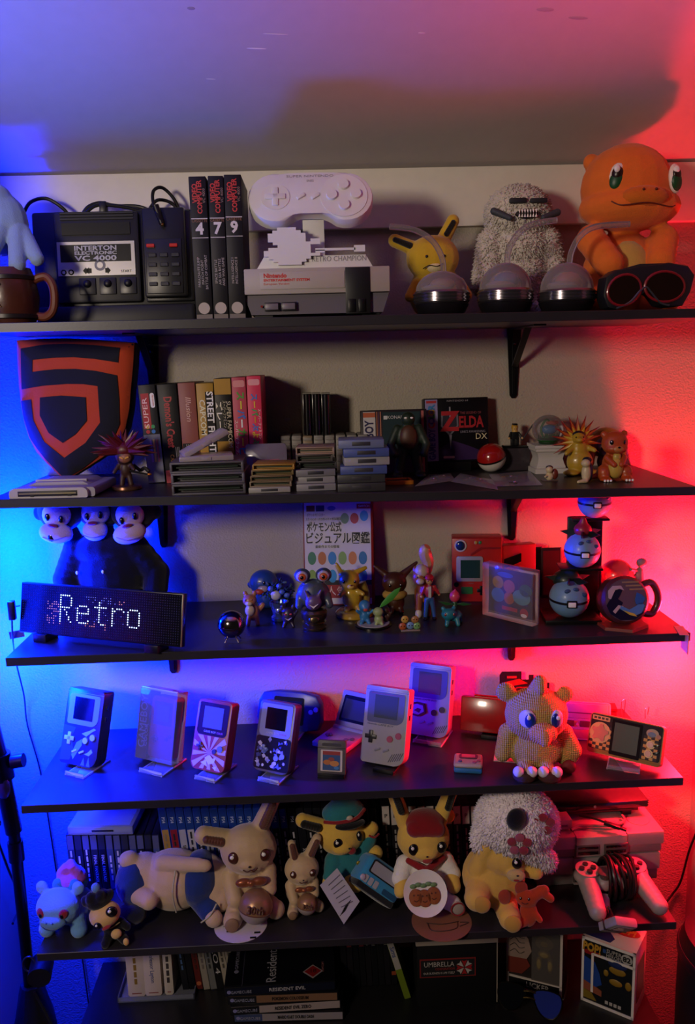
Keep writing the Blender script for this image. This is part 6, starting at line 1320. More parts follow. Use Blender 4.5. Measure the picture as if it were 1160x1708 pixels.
# little toy in black
t, X, Z = toy(192, 1578, 'small cream faced soft toy in black clothes with a black bobbled hat', 10, -8, .020, .80)
CRM = plush('d0ab68'); BKP = plush('101014', .25)
bl(t, 'body', BKP, [('e', 4, 4, 24, 24, 20, 26), ('c', (10, -4, 14), (22, -22, 8), 11, 10), ('c', (-8, -4, 14), (-16, -20, 9), 11, 10), ('c', (20, 0, 36), (32, -10, 26), 9, 8)], 1.8); el(t, 'head', CRM, -6, -6, 66, 32, 26, 26); el(t, 'hand', CRM, 10, -24, 27, 11, 8, 10); el(t, 'sole', CRM, 26, -31, 8, 6, 5, 8)
o = bl(t, 'hat', BKP, [('e', -14, 2, 98, 27, 24, 20), ('c', (-24, -8, 108), (-24, -8, 114), 12, 10), ('c', (-6, -10, 108), (-4, -10, 114), 12, 10), ('c', (-16, 8, 110), (-14, 8, 118), 12, 10), ('c', (-36, 2, 100), (-38, 2, 104), 11, 9), ('c', (8, 2, 100), (12, 2, 104), 11, 9)], 1.9); el(o, 'blue_bobble', plush('5a86c8'), -12, 0, 126, 9, 9, 10)
for x, z, r in ((-20, 60, 8), (12, 80, 12)): eye(t, x, -30 if x < 0 else -26, z, r, r)
el(t, 'mouth', plush('8a2a2c'), -4, -31, 52, 10, 4, 4, (0, -14, 0)); ln(t, 'collar', mat('7a6a40', .5), [(-16, -14, 42), (0, -20, 40), (20, -14, 44)], 1.2)
# large toy lying on its side
t, X, Z = toy(290, 1540, 'large cream soft toy in blue shorts and blue hood lying on its side', -4, 0, .040, .95)
CR2 = plush('c6a88e'); BLU_ = plush('1c3170')
bl(t, 'body', CR2, [('e', 4, 6, 56, 62, 46, 54), ('e', -48, 6, 60, 40, 38, 44), ('c', (56, 0, 46), (84, -6, 30), 34, 26), ('c', (60, 10, 70), (82, 6, 58), 30, 26), ('c', (-10, -14, 100), (56, -26, 104), 15, 12), ('e', 66, -28, 104, 13, 10, 11), ('c', (-60, -26, 56), (-28, -44, 50), 18, 16), ('e', -72, 0, 98, 18, 16, 15)], 2.8)
bl(t, 'hood', BLU_, [('e', -62, 0, 58, 36, 42, 42), ('e', -60, -22, 56, 26, 24, 32)], 2.6); el(t, 'dark_glove', plush('10142a'), -60, -46, 26, 26, 20, 18); 
bl(t, 'shorts', BLU_, [('e', 50, 4, 58, 36, 46, 50), ('c', (58, -14, 30), (70, -30, 22), 24, 20)], 2.6); tb_(t, 'waist_piping', mat('b0a890', .7), [(18, -36, 100), (14, -48, 66), (16, -42, 26)], 1.5, 6); tb_(t, 'leg_piping', mat('b0a890', .7), [(60, -52, 14), (76, -54, 28), (86, -42, 42)], 1.4, 6); el(t, 'foot', CR2, 80, -44, 16, 15, 14, 15)
# two golden beige toys
def golden(px, py, s, lab, big):
    t, X, Z = toy(px, py, lab, 6, 0, .075 if big else .05, .87); GB = mat('c0a27c', .6, bump=(420, .3, .0015), var=.12, sheen=.5); f = lambda *a: tuple(v*s for v in a)
    bl(t, 'body', GB, [('e',)+f(-4, 6, 46, 50, 38, 52), ('e',)+f(0, -4, 122, 54, 42, 48), ('c', f(-38, -14, 76), f(-30, -40, 44), 17*s, 16*s), ('c', f(34, -14, 80), f(34, -42, 60), 17*s, 15*s), ('c', f(-26, -22, 16), f(-36, -58, 14), 20*s, 18*s), ('c', f(26, -22, 18), f(44, -48, 20), 20*s, 18*s), ('c', f(-40, 4, 142), f(-82, 0, 156), 19*s, 18*s) if big else ('c', f(-20, 0, 156), f(-28, 0, 206), 15*s, 13*s), ('c', f(24, 4, 160), f(50, 2, 214), 18*s, 15*s), ('e',)+f(-2, -38, 112, 20, 12, 12)], 2.6*max(s, .7))
    TIP = mat('5a2a1a', .6, bump=(420, .3, .0015), sheen=.4)
    for p, q in ((f(-50, -14, 147), f(-76, -16, 156)) if big else (f(-21, -13, 168), f(-27, -12, 206)), (f(30, -12, 172), f(48, -13, 212))): cp(t, 'inner_ear', TIP, p, q, 9*s, 8*s, 8)
    for x in (-28, 30):
        o = el(t, 'eye', mat('4a2418', .3, coat=.3), x*s, -37*s, 126*s, 11*s, 6*s, 12*s, (0, 0, -18 if x < 0 else 20)); el(o, 'glint', WHT, (x-3)*s, -43*s, 131*s, 4*s, 2*s, 4*s, u=10, v=6)
    el(t, 'nose', INK, 0, -51*s, 114*s, 2.6*s, 2*s, 2*s, u=8, v=6); ln(t, 'mouth', mat('4a2418', .5), [f(-12, -48, 107), f(-4, -51, 104), f(2, -50.5, 107), f(8, -51, 104), f(15, -47, 108)], 1.1*s)
    el(t, 'foot_sole', mat('8a6a4e', .7), -37*s, -73*s, 15*s, 13*s, 5*s, 14*s)
    br_ = mat('8a4a24', .3, .4, sheen=.3); o = bl(t, 'bow', br_, [('e',)+f(-12, -52, 84, 16, 8, 9), ('e',)+f(16, -52, 84, 16, 8, 9), ('e',)+f(2, -56, 84, 7, 7, 7)], 1.8*max(s, .7))
    r = 31*s; c = (8*s, -66*s, 44*s); bmt = mat('9a7450', .35, .35); pf = lambda a0, a1: [(r*cos(R(a0+(a1-a0)*i/10)), r*sin(R(a0+(a1-a0)*i/10))) for i in range(11)]
    M = TR(*c, rx=-8, ry=10); b = B().lathe(pf(-8, 90), 28, M=M).build('ball_top', bmt, t); B().lathe(pf(-90, -8), 28, M=M).build('ball_bottom', mat('a89a98', .4, .2), t); B().lathe([(r*.97, -r*.2), (r*1.01, -r*.19), (r*1.01, -r*.13), (r*.97, -r*.12)], 28, M=M).build('ball_band', TIP, t)
    txt('30th', -4*s, r*.2, 14*s, -r*1.0, TIP, t, ext=2.2*s, wfix=30*s, M=M)
golden(420, 1552, 1.0, 'large golden beige soft toy hugging a bronze ball marked 30th', True)
golden(506, 1535, .62, 'small golden beige soft toy hugging a bronze ball, right of its larger twin', False)
GK[0] = 1.0
L = S(5, 402, 1543); k = mpp(L); GK[0] = k
o = B().lathe([(44, 0), (44, 1), (1, 1.2)], 32).build('paper_disc', card('c4bcc4'))
solo(o, 'round white paper label lying under the large golden beige toy', 'label', L)
for a, z in ((-28, 10), (-22, -4), (18, -22), (24, -10)): pz(o, 'printed_mark', INK, [(a, z), (a+12, z+2), (a+11, z+8), (a-1, z+6)], -1.5, -1, M=TR(rx=-90) @ TR(0, 0, 0)) if False else B().box(a, z-14, 1.1, a+10, z-10, 1.6).build('printed_mark', INK, o)
# toy in the teal jacket riding a blue bus cushion
L, k, X, Z = fs(5, 622, 1512)
t = thing('bus_cushion', 'blue bus shaped cushion with pale windows below the toy in the teal jacket', 'cushion', L+Vector((-.006, -.014, 28*k)), ry=40, rx=-30, k=k*.86)
BB_ = plush('3484b4'); bx(t, 'body', BB_, -46, -22, 8, 46, 40, 66, 12, 4); bx(t, 'dark_base', plush('14161c'), -44, -20, 0, 44, 38, 14, 5)
o = pr(-36, 34, 34, 60, -22, mat('14161c', .6), t, 'window_frame', 1, 4); pr(-33, 36.5, 31, 57.5, -23, mat('9a9aa6', .4), o, 'windscreen', .6, 3)
for x in (-38, -26, -14): pr(x, 14, x+9, 28, -22, mat('a8a6b0', .4), t, 'grille_panel', 1, 2)
for x in (-40, 40): el(t, 'headlight', mat('b0a8c0', .4), x, -23, 30 if x > 0 else 20, 6, 3, 6)
pr(8, 14, 40, 24, -22, mat('1c4a70', .6), t, 'bumper_panel', 1, 2)
L2, k, X, Z = fr(5, 584, -.165, .036)
t = thing('soft_toy', 'yellow soft toy in teal jacket and black peaked cap leaning over the blue bus', 'soft toy', L2, ry=-6, rz=8, k=k, group=LG5)
YP5 = plush('d6ad4c'); TEAL = plush('287078')
bl(t, 'body', YP5, [('e', -4, 0, Z(1388), 40, 32, 34), ('c', (-24, 4, Z(1376)), (-64, 2, Z(1353)), 13, 12), ('c', (-6, -16, Z(1455)), (4, -38, Z(1452)), 16, 14), ('c', (28, -8, Z(1440)), (46, -20, Z(1420)), 14, 12), ('c', (-30, -10, Z(1440)), (-40, -22, Z(1448)), 9, 9), ('c', (34, -6, Z(1400)), (46, -14, Z(1382)), 11, 11), ('e', -8, -28, Z(1396), 17, 10, 10)], 2.2)
bl(t, 'jacket', TEAL, [('e', 0, 0, Z(1438), 42, 30, 34), ('c', (-24, -10, Z(1425)), (-34, -18, Z(1442)), 16, 13), ('c', (26, -6, Z(1420)), (40, -12, Z(1400)), 15, 12)], 2.2)
cp(t, 'inner_ear', plush('15120f'), (-42, -10, Z(1364)), (-62, -10, Z(1354)), 7, 7, 8)
for x, z in ((-14, 1386), (22, 1384)): eye(t, x, -30 if x < 0 else -25, Z(z), 8 if x < 0 else 5, 9)
el(t, 'mouth', plush('8a2428'), 6, -31, Z(1402), 7, 4, 6); el(t, 'nose', INK, 2, -36, Z(1394), 2, 1.5, 1.5, u=8, v=6)
o = bl(t, 'cap', TEAL, [('e', 4, 2, Z(1352), 36, 30, 15), ('e', 4, 0, Z(1346), 30, 26, 13)], 2.0); bl(o, 'cap_brim', plush('0e0d10'), [('e', 10, -26, Z(1361), 26, 14, 5)], 1.6); tb_(o, 'red_band', plush('8a1c22'), [(-30, -12, Z(1356)), (-8, -28, Z(1353)), (20, -30, Z(1351)), (38, -14, Z(1348))], 3, 6); el(o, 'cap_badge', mat('b8a89a', .4), 10, -30, Z(1350), 6, 3, 6)
for z in (1424, 1438): el(t, 'jacket_button', mat('a8923a', .3, .6), 14, -31, Z(z), 4, 2, 4)
for p in ((-42, -27, 1446), (46, -22, 1388)): tb_(t, 'cuff_stripe', plush('8a1c22'), [(p[0]-8, p[1], Z(p[2])), (p[0], p[1]-4, Z(p[2]+3)), (p[0]+9, p[1], Z(p[2]+1))], 1.6, 6)
GK[0] = 1.0; L = S(5, 566, 1545); k = mpp(L); GK[0] = k
o = pz(None, 'swing_tag', card('a8a2b0'), [(-30, 62), (0, 88), (36, 34), (8, 0)], -.8, .8)
solo(o, 'large grey paper tag with fine print hanging from the toy in the teal jacket', 'tag', L+Vector((0, .004, .001)), rx=-24)
for q in range(6): pz(o, 'print_line', mat('55505c', .6), [(-22+q*4+6, 62-q*7), (4+q*4, 78-q*8.5), (5+q*4, 77-q*8.5), (-21+q*4+6, 61-q*7)], -1.3, -.7)
for q in range(7): pz(o, 'bar_code', INK, [(2+q*1.6, 14+q*2.6), (12+q*1.6, 22+q*2.6), (12+q*1.6, 21+q*2.6), (2+q*1.6, 13+q*2.6)], -1.3, -.7)
# cook toy with plate
t, X, Z = toy(709, 1528, 'yellow soft toy in white shirt and red beret holding a plate of biscuits', 4, 0, .055, .92)
CK = plush('dcb254')
bl(t, 'body', CK, [('e', -2, -2, 122, 48, 40, 42), ('c', (-34, 4, 150), (-54, 2, 214), 15, 13), ('c', (30, 4, 152), (54, 2, 216), 15, 13), ('e', -4, -36, 112, 22, 12, 12), ('c', (-46, -26, 54), (-50, -34, 42), 13, 12), ('c', (44, -26, 54), (46, -34, 42), 14, 13), ('e', 52, 30, 140, 12, 8, 14)], 2.4)
for x in (-1, 1): cp(t, 'inner_ear', plush('12100e'), (x*42, -10, 180), (x*52, -10, 212), 6.5, 6.5, 8)
bl(t, 'shirt', plush('e4ded8'), [('e', 0, 2, 54, 46, 34, 46), ('c', (-36, -6, 74), (-48, -20, 58), 18, 16), ('c', (36, -6, 74), (46, -20, 58), 18, 16), ('c', (26, -20, 14), (42, -46, 16), 17, 15)], 2.4); bl(t, 'lower_body', plush('7a1a1e'), [('e', -8, -8, 16, 32, 28, 17)], 2.2)
bl(t, 'neckerchief', plush('8a1a20'), [('c', (-32, -20, 90), (-4, -38, 80), 6, 7), ('c', (30, -20, 90), (-4, -38, 80), 6, 7), ('c', (-4, -40, 80), (-4, -42, 66), 7, 5)], 1.8)
bl(t, 'beret', plush('861820'), [('e', 0, -6, 156, 36, 30, 20), ('c', (-20, -22, 152), (20, -26, 150), 16, 14), ('e', 2, -20, 146, 30, 16, 20)], 2.4)
for x in (-26, 24): eye(t, x, -38, 122, 9, 11)
el(t, 'nose', INK, -4, -48.5, 113, 2.2, 1.5, 1.6, u=8, v=6); el(t, 'mouth', plush('9a3a38'), -3, -45, 103, 9, 4, 5)
M = TR(-12, -62, 54, rx=-32); pl_ = B().lathe([(2, 4), (24, 4), (34, 8), (38, 9), (38, 7), (26, 1), (2, 0)], 32, M=M @ TR(rx=90)).build('plate', mat('e0dad4', .5), t)
for x, z in ((-17, -4), (-2, -6), (14, -3)): o = B().prism(circ(x, z-2, 12, 20, 14), -9, -4, M=M, bev=1.5).build('biscuit', mat('8a4a20', .7, bump=(120, .4, .003), var=.2), pl_); [disc(x+dx, z+2, 1.4, -9.2, mat('4a2410'), o, 'biscuit_dot', .5, M=M) for dx in (-3.5, 3.5)]; ln(o, 'biscuit_line', mat('4a2410'), [tuple(M @ Vector((x-4, -9.3, z-6))), tuple(M @ Vector((x, -9.3, z-8))), tuple(M @ Vector((x+4, -9.3, z-6)))], .7)
for q in range(5): el(pl_, 'lettuce', mat('6a8a5a', .7), *(M @ Vector((-20+q*9, -6, 12+(q % 2)*2))), 6, 3, 4)
el(t, 'shoe_sole', plush('a89a94'), 46, -60, 18, 13, 4, 13); tb_(t, 'shoe_trim', plush('8a1a20'), [(46+12*cos(a*pi/6), -64, 18+12*sin(a*pi/6)) for a in range(12)], 1.5, 6, 1, True)
for s_ in (-1, 1): tb_(t, 'sleeve_stripe', plush('8a1a20'), [(s_*60, -12, 56), (s_*52, -32, 50), (s_*40, -36, 48)], 1.6, 6)
L = S(5, 737, 1537); k = mpp(L); GK[0] = k
o = B().lathe([(50, 0), (50, 1), (1, 1.2)], 36).build('paper_disc', card('8a5a42')); solo(o, 'round brown paper label with a line drawing lying under the cook toy', 'label', L)
ln(o, 'drawn_line', mat('3a2218'), [(-24, -4, 1.6), (-20, -22, 1.6), (0, -26, 1.6), (22, -20, 1.6), (26, -4, 1.6)], .8); ln(o, 'drawn_line', mat('3a2218'), [(-26, -4, 1.6), (0, -9, 1.6), (28, -4, 1.6)], .8); ln(o, 'drawn_line', mat('3a2218'), [(28, -16, 1.6), (44, -8, 1.6), (30, -6, 1.6)], .8)
# toy with the big fluffy hat
t, X, Z = toy(837, 1540, 'yellow soft toy tipping sideways under a big fluffy white hat with pink flowers', -8, 0, .046, .94)
CH_ = plush('d8ac52')
bl(t, 'body', CH_, [('e', -14, 4, 60, 56, 42, 58), ('e', 6, -8, 112, 46, 38, 38), ('c', (-42, -14, 84), (-28, -24, 132), 18, 14), ('c', (-40, -20, 56), (-46, -48, 50), 24, 22), ('c', (6, -20, 16), (10, -50, 16), 22, 20), ('c', (38, -16, 88), (56, -30, 92), 15, 13), ('e', 20, -42, 96, 16, 12, 11)], 2.8)
HT = plush('eedfe8', .5); hat = bl(t, 'fluffy_hat', HT, [('e', 24, 0, 168, 72, 56, 62), ('c', (50, -16, 130), (76, -18, 106), 26, 16), ('c', (-30, -10, 150), (-36, -14, 134), 22, 18)], 3.0)
fur(t, hat, HT, 9000, 6, 2.0, 5, 'hat_fluff')
el(t, 'dark_knob', plush('0e0c0e'), 20, -50, 200, 17, 14, 20, (0, 14, 0))
for cx, cy, cz, c in ((24, -57, 160, '9a4a5a'), (64, -40, 188, '8a2430')):
    for a in range(5): el(t, 'petal', plush(c if a % 2 else '8a2c3a'), cx+13*cos(a*1.256+.3), cy-3+abs(13*cos(a*1.256+.3))*.12, cz+13*sin(a*1.256+.3), 8, 3, 8, (0, -math.degrees(a*1.256+.3), 0))
eye(t, 22, -45, 116, 9, 10); el(t, 'muzzle', plush('c2a468'), 20, -48, 96, 16, 9, 11); el(t, 'nose', INK, 22, -57, 101, 2.4, 1.5, 1.5, u=8, v=6); el(t, 'mouth', plush('8a2a24'), 20, -56, 92, 5, 2.4, 2.4)
for x, y, z in ((-38, -66, 50), (14, -66, 16)): el(t, 'foot_sole', plush('c0923e'), x, y+1, z, 15, 6, 16)
for x, z in ((2, 48), (30, 66)): el(t, 'rosy_patch', plush('9a3a2a'), x, -39, z, 11, 5, 14)
L, k, X, Z = fs(5, 882, 1546); k *= .84
t = thing('soft_toy', 'small orange red flat soft toy leaning on the toy with the fluffy hat', 'soft toy', L, rz=-14, rx=-8, k=k, group=LG5)
bl(t, 'body', plush('a83a18'), [('e', 0, 0, 28, 18, 9, 28), ('e', -4, -2, 58, 22, 10, 18), ('c', (8, 2, 62), (30, 4, 76), 13, 10), ('c', (22, 4, 74), (42, 4, 60), 10, 8), ('c', (-8, -4, 12), (-22, -14, 8), 10, 8), ('c', (12, -2, 30), (22, -6, 20), 7, 6)], 1.8); [eye(t, -8+s_*8, -12, 62, 2.4, 3) for s_ in (-1, 1)]; ln(t, 'mouth', mat('4a140c'), [(-14, -12, 54), (-8, -13, 52), (-1, -12, 54)], .8)

# consoles at the right end
PSG = plastic('8d8784', .5); PSD = plastic('6c6766', .5)
def grey_console(L, k, lab, w, h, d, lid=True):
    t = thing('game_console', lab, 'console', L, rz=2, k=k, group='stacked grey consoles')
    bx(t, 'lower_shell', PSD, -w/2+3, 3, 0, w/2-3, d-3, h*.42, 2); bx(t, 'upper_shell', PSG, -w/2, 0, h*.38, w/2, d, h, 3)
    bx(t, 'front_panel', PSG, -w*.2, -3, 2, w*.2, 10, h-1, 1.5)
    for x in (-w*.11, w*.11):
        o = bx(t, 'controller_port', plastic('4a4644'), x-20, -4.5, h*.15, x+20, 1, h*.62, 1); bx(o, 'socket', INK, x-17, -5.2, h*.18, x+17, -2, h*.34, 1); bx(o, 'card_slot', INK, x-17, -5.2, h*.44, x+17, -2, h*.56, 1)
    for x in (-w*.2, w*.2): bx(t, 'panel_groove', mat('3a3634', .6), x-.8, -.5, h-.6, x+.8, d*.9, h+.15)
    if lid:
        B().lathe([(w*.23, h-.5), (w*.235, h+.8), (w*.22, h+1.6), (1, h+2.2)], 40, c=(0, d*.48, 0)).build('disc_lid', PSG, t)
        for x in (-w*.36, w*.36): B().lathe([(w*.085, h-.5), (w*.085, h+.9), (w*.07, h+1.2), (1, h+1.2)], 28, c=(x, d*.3, 0)).build('round_button', PSG, t)
    return t
Lp, k, X, Z = fs(5, 998, 1474)
h1 = Z(1428); grey_console(Lp, k, 'light grey disc console, lower of the two stacked grey consoles', 212, h1, 128)
h2 = 38; grey_console(Lp+Vector((2*k, -.006, (h1+3)*k)), k, 'light grey disc console on top of the other, below the slim black console', 214, h2, 128)
Lt = Lp+Vector((0, 0, (h1+h2+6)*k))
t = thing('game_console', 'slim glossy black console on top of the two grey consoles', 'console', Lt+Vector((.006, .048, 8*k)), rz=2, k=k)
PB = mat('0c0b0d', .18, coat=.6); bx(t, 'upper_shell', PB, -90, 0, 8, 92, 84, 20, 1); bx(t, 'lower_shell', plastic('0a0a0b'), -84, 5, 0, 78, 80, 9, 1); disc(0, 14, 2.4, 0, mat('6a6668', .3), t, 'round_mark', .5); pr(-20, 3, 70, 4, 4, mat('2a2626', .3), t, 'tray_seam', .5)
for z in (9, 13, 17): bx(t, 'side_rib', PB, 90, 2, z, 94, 80, z+2)
for x in (-70, 60): bx(t, 'foot', plastic('0a0a0b'), x-8, 10, -10, x+8, 70, .5)
t = thing('adapter_box', 'pale flat box beside the fluffy hat on the grey console', 'adapter', Lt+Vector((-.078, .012, 0)), rz=3, k=k); bx(t, 'case', PSG, -20, 0, 0, 22, 50, 17, 2); bx(t, 'label_strip', mat('5a4a4a', .5), -12, -.4, 5, 14, .5, 9)
GK[0] = k
o = B().tube([(-30, -2, 4), (-14, 8, 5), (14, 8, 3), (44, 6, 4), (66, 18, 4), (68, 34, 4)], 2.6, 8).build('cable', mat('6a6664', .5)); solo(o, 'grey cable with a plug looped on the upper grey console', 'cable', Lt+Vector((-.02, .006, 0)))
b = B(); b.box(0, -4, -3, 26, 4, 3, 1, M=TR(26, 2, 12, rz=-24, ry=10)); b.box(26, -3, -2, 36, 3, 2, .4, M=TR(26, 2, 12, rz=-24, ry=10)); b.build('plug', plastic('1a1819'), o)
tb_(o, 'plug_lead', plastic('1a1819'), [(-8, 26, 12), (10, 14, 14), (28, 2, 12)], 1.8, 6)
# controller with its lead wound round it
L, k, X, Z = fs(5, 1032, 1512)
t = thing('game_controller', 'light grey game controller with its black lead wound around the middle', 'controller', L+Vector((0, .002, 0)), rz=4, k=k)
PC_ = plastic('938c89', .42)
bl(t, 'shell', PC_, [('e', -42, 30, 40, 24, 22, 13), ('e', 40, 30, 40, 24, 22, 13), ('c', (-44, 26, 37), (-50, -34, 19), 18, 15), ('c', (42, 26, 37), (54, -34, 19), 18, 15), ('c', (-30, 34, 38), (30, 34, 38), 13, 13), ('e', -18, 14, 34, 13, 13, 13), ('e', 18, 14, 34, 13, 13, 13)], 2.2, 4)
for sx_ in (-42, 40):
    o = B().lathe([(20, 0), (20, 2.6), (1, 3)], 26, M=TR(sx_, 30, 50.5, rx=6)).build('button_plate', PC_, t)
    for a in range(4): B().cyl((sx_+10*cos(a*pi/2), 30+10*sin(a*pi/2), 52), (sx_+10*cos(a*pi/2), 30+10*sin(a*pi/2), 56.5), 5, 4.4, 14).build('button', plastic('2c2a2c'), o)
for sx_ in (-18, 18): B().lathe([(8, 0), (8, 5), (12, 8), (13, 12), (9, 14), (1, 13.4)], 22, c=(sx_, 14, 44)).build('thumb_stick', plastic('4a4444'), t)
CBK = plastic('161315', .35)
for q in range(7):
    x = -14+q*7; a = [(x+3*sin(i*.9+q), 24+ (30+3*(q % 3))*cos(i*pi/5), 36+(30+3*((q+1) % 3))*sin(i*pi/5)) for i in range(10)]
    a = [(p[0], p[1], max(3.2, p[2])) for p in a]
    B().tube(a, 3.0, 8, 5, True).build('wound_lead', CBK, t)
B().cyl((-26, -6, 6), (-22, 4, 22), 9, 8, 14).build('cable_collar', PSG, t)
GK[0] = 1.0
P0 = atY(1030, 1543, -.338); k = mpp(P0); GK[0] = k
t = thing('connector_plug', 'grey connector plug hanging over the front edge above the boxed figure', 'plug', P0, rz=14, rx=44, ry=20, k=k*1.15)
bx(t, 'shell', PSG, -20, -7, -6, 20, 7, 22, 4); bx(t, 'collar', PSG, -18, -6, -20, 18, 6, -4, 1.5); bx(t, 'groove', mat('3a2a2c'), -20.3, -7.3, -6.6, 20.3, 7.3, -5); pr(-15, -2, 15, 18, -7, mat('8a7c7a', .4), t, 'label_plate', .6, 3)
for q in range(3): pr(-10, 2+q*5, 6-q*3, 3.6+q*5, -7.8, mat('c8a8a4', .4), t, 'label_line', .3)
pa = P0+Vector((-.012, .012, .022))
GK[0] = 1.0
o = B().tube([S(5, 1006, 1502)+Vector((0, 0, .012)), S(5, 1012, 1512)+Vector((0, 0, .004)), S(5, 1014, 1526)+Vector((0, 0, .004)), pa+Vector((-.004, -.006, .012)), pa+Vector((.004, -.012, -.004))], .0022, 6).build('plug_lead', CBK)
solo(o, 'short black lead running from the controller over the shelf edge to the plug', 'cable')
# ================================================================ the low desk, the stand at the left, cables
GK[0] = 1.0
t = thing('desk', 'black desk below the shelves carrying boxes and game cases', 'desk', (0.0125, 0, 0))
DZ = SH[6][0]
DKM = mat('151416', .4, bump=(300, .1, .0006), var=.12)
bx(t, 'desktop', DKM, -.5875, -.62, DZ-.025, .5875, -.004, DZ, .002)
for x in (-.55, .55):
    for y in (-.57, -.06): bx(t, 'leg', mat('0e0e10', .4), x-.02, y-.02, -.02, x+.02, y+.02, DZ-.025, .002)
# clear tray and cases on its left
L, k, X, Z = fs(6, 262, 1672)
t = thing('clear_tray', 'clear plastic tray under the white handheld game cases', 'tray', L+Vector((0, .004, 0)), k=k)
b = B(); b.box(-66, 0, 0, 62, 74, 2, .5).box(-66, 0, 0, 62, 1.6, 9).box(-66, 72, 0, 62, 74, 9).box(-66, 0, 0, -64.4, 74, 9).box(60.4, 0, 0, 62, 74, 9); b.build('tray', glass('c8cce0', .06, .16), t)
Lw = L; kw = k
for q, (px, w, c, n, tt, tc, lab) in enumerate(((229, 29, 'c8b6b2', 'A', 'SUMMER GAME', '8a6a2c', 'white game case with a golden title, leftmost under the lowest wall shelf'), (257, 28, 'cab8b4', 'A', 'Professor Layton', '3a4a80', 'white game case with a blue title, second from the left on the clear tray'), (283, 15, 'c4b8aa', 'DS', 'Pokemon', '3a3434', 'slim cream game case with two bold letters on the clear tray'))):
    Lq, k, X, Z = fr(6, px, L.y+.016, .0026)
    t = thing('game_case', lab, 'game case', Lq, rz=0, k=k, group='white cases on the clear tray'); h = 108
    b = B(); b.prism([(-w/2+3, 0), (w/2-3, 0), (w/2, 4), (w/2, h), (-w/2, h), (-w/2, 4)], 0, 60, bev=.6); b.build('shell', card(c, .4), t)
    pr(-3.5, h-13, 3.5, h-5, 0, mat('3a3436'), t, 'corner_logo'); txt(n, 0, h-20 if n == 'DS' else h-9, 6 if n == 'DS' else 5, -.8, INK if n == 'DS' else mat('b0a8a4'), t, ext=.2, rot=-90 if n == 'DS' else 0); (txt(tt, 0, h*.50, 7, -.4, mat(tc), t, rot=-90, ext=.2, wfix=58) if q == 1 else [pr(-2.4, h*.22+q_*13, 2.0, h*.22+q_*13+10, -.4, mat(tc), t, 'print_stroke', .2) for q_ in range(5)]); pr(-8 if q < 2 else -3, 5, 8 if q < 2 else 3, 7, 0, mat('8a4a4a'), t, 'foot_mark')
CS = 'dark row of tall cases left of the flat stack'
TI = [('14161c', '', '3f5a88'), ('0f0f14', None, '000000'), ('5a1c18', '', '3a1412'), ('8d8478', '', '6a6058'), ('6a6a68', '', '2a2a2c'), ('0d0d10', 'HALO 4', 'b0aca8'), ('9a9080', '', '4a443a'), ('98907f', '', '6a6458')]
for q, (c, n, tc) in enumerate(TI):
    Lq, k, X, Z = fr(6, 311+11.6*q, -.105)
    t = thing('game_case', 'case '+('with blue print', 'in plain black', 'in dark red', 'in cream with small print', 'in mid grey', 'with big white letters', 'in cream, second from the flat stack', 'in cream, nearest to the flat stack')[q]+' in the leaning row under the shelf', 'game case', Lq, ry=-5-q*.3, k=k, group=CS)
    bx(t, 'shell', mat('101014' if q < 3 or q == 5 else c, .35, coat=.2), -5.4, 0, 0, 5.4, 64, 122, .8); pr(-4.8, 2, 4.8, 120, 0, card(c, .35), t, 'spine_print')
    if n == '': [pr(-1.6, 40+q_*11, 1.4, 40+q_*11+8, -.5, mat(tc, .4), t, 'print_stroke', .2) for q_ in range(6)]
    elif n: txt(n, 0, 72, 8 if q == 5 else 5.4, -.6, mat(tc, .4), t, rot=-90, ext=.2, wfix=84 if q in (5, 6) else 50, bold=.0)
    if q == 2: disc(0, 13, 4, -.4, mat('a85a38'), t, 'round_mark')
# flat stack of disc cases
L, k, X, Z = fs(6, 476, 1704)
NAMES = [('8a8286', 'MARIO KART DOUBLE DASH', '2a2628', '3a4468'), ('9a8c8a', 'RESIDENT EVIL ZERO', '2a2224', '15161c'), ('7a5a44', 'POKEMON COLOSSEUM', '2a1c18', '15161c'), ('0e1124', 'RESIDENT EVIL', 'a8a4ac', '0e1124')]
hz = 17.5
for q, (c, n, tc, lc) in enumerate(NAMES):
    t = thing('game_case', ('pale case with a kart racing title, lowest of the flat stack', 'white topped case with a zero title, second in the flat stack', 'brown case third in the flat stack under the top one', 'black case with a red diamond, topmost of the flat stack')[q], 'game case', L+Vector(((6-q*4)*k, 0, q*(hz+.3)*k)), rz=(-2, 1, -1, 1)[q], k=k, group='flat stack of disc cases')
    bx(t, 'shell', mat('0d0d12', .35, coat=.2), -92, 0, 0, 92, 118, hz, 1.2); pr(-90, 2, 90, hz-2, 0, card(c, .35), t, 'spine_print'); pr(-90, 2, -44, hz-2, -.4, card(lc, .35), t, 'logo_panel')
    txt('GAMECUBE', -64, hz*.45, 5.4, -1, mat('8a8aa0'), t, ext=.2, wfix=34); disc(-84, hz*.5, 3.4, -.8, mat('7a78a8'), t, 'cube_mark'); txt(n, 12, hz*.5, 6, -.8, mat(tc), t, ext=.2, wfix=60, bold=.02)
M = TR(0, 2, hz, rx=-90)
bx(t, 'cover', card('09090f', .3), -89, 3, hz-.4, 89, 115, hz+.4)
CV = Matrix.Translation((0, 0, hz+.5)) @ Matrix.Rotation(R(-90), 4, 'X')
txt('Resident Evil', -14, 62, 17, -.2, mat('8d8a90', .4), t, rot=90, ext=.2, wfix=112, M=CV); txt('CAPCOM', 72, 34, 4, -.2, mat('7a4a4a'), t, rot=90, ext=.2, M=CV)
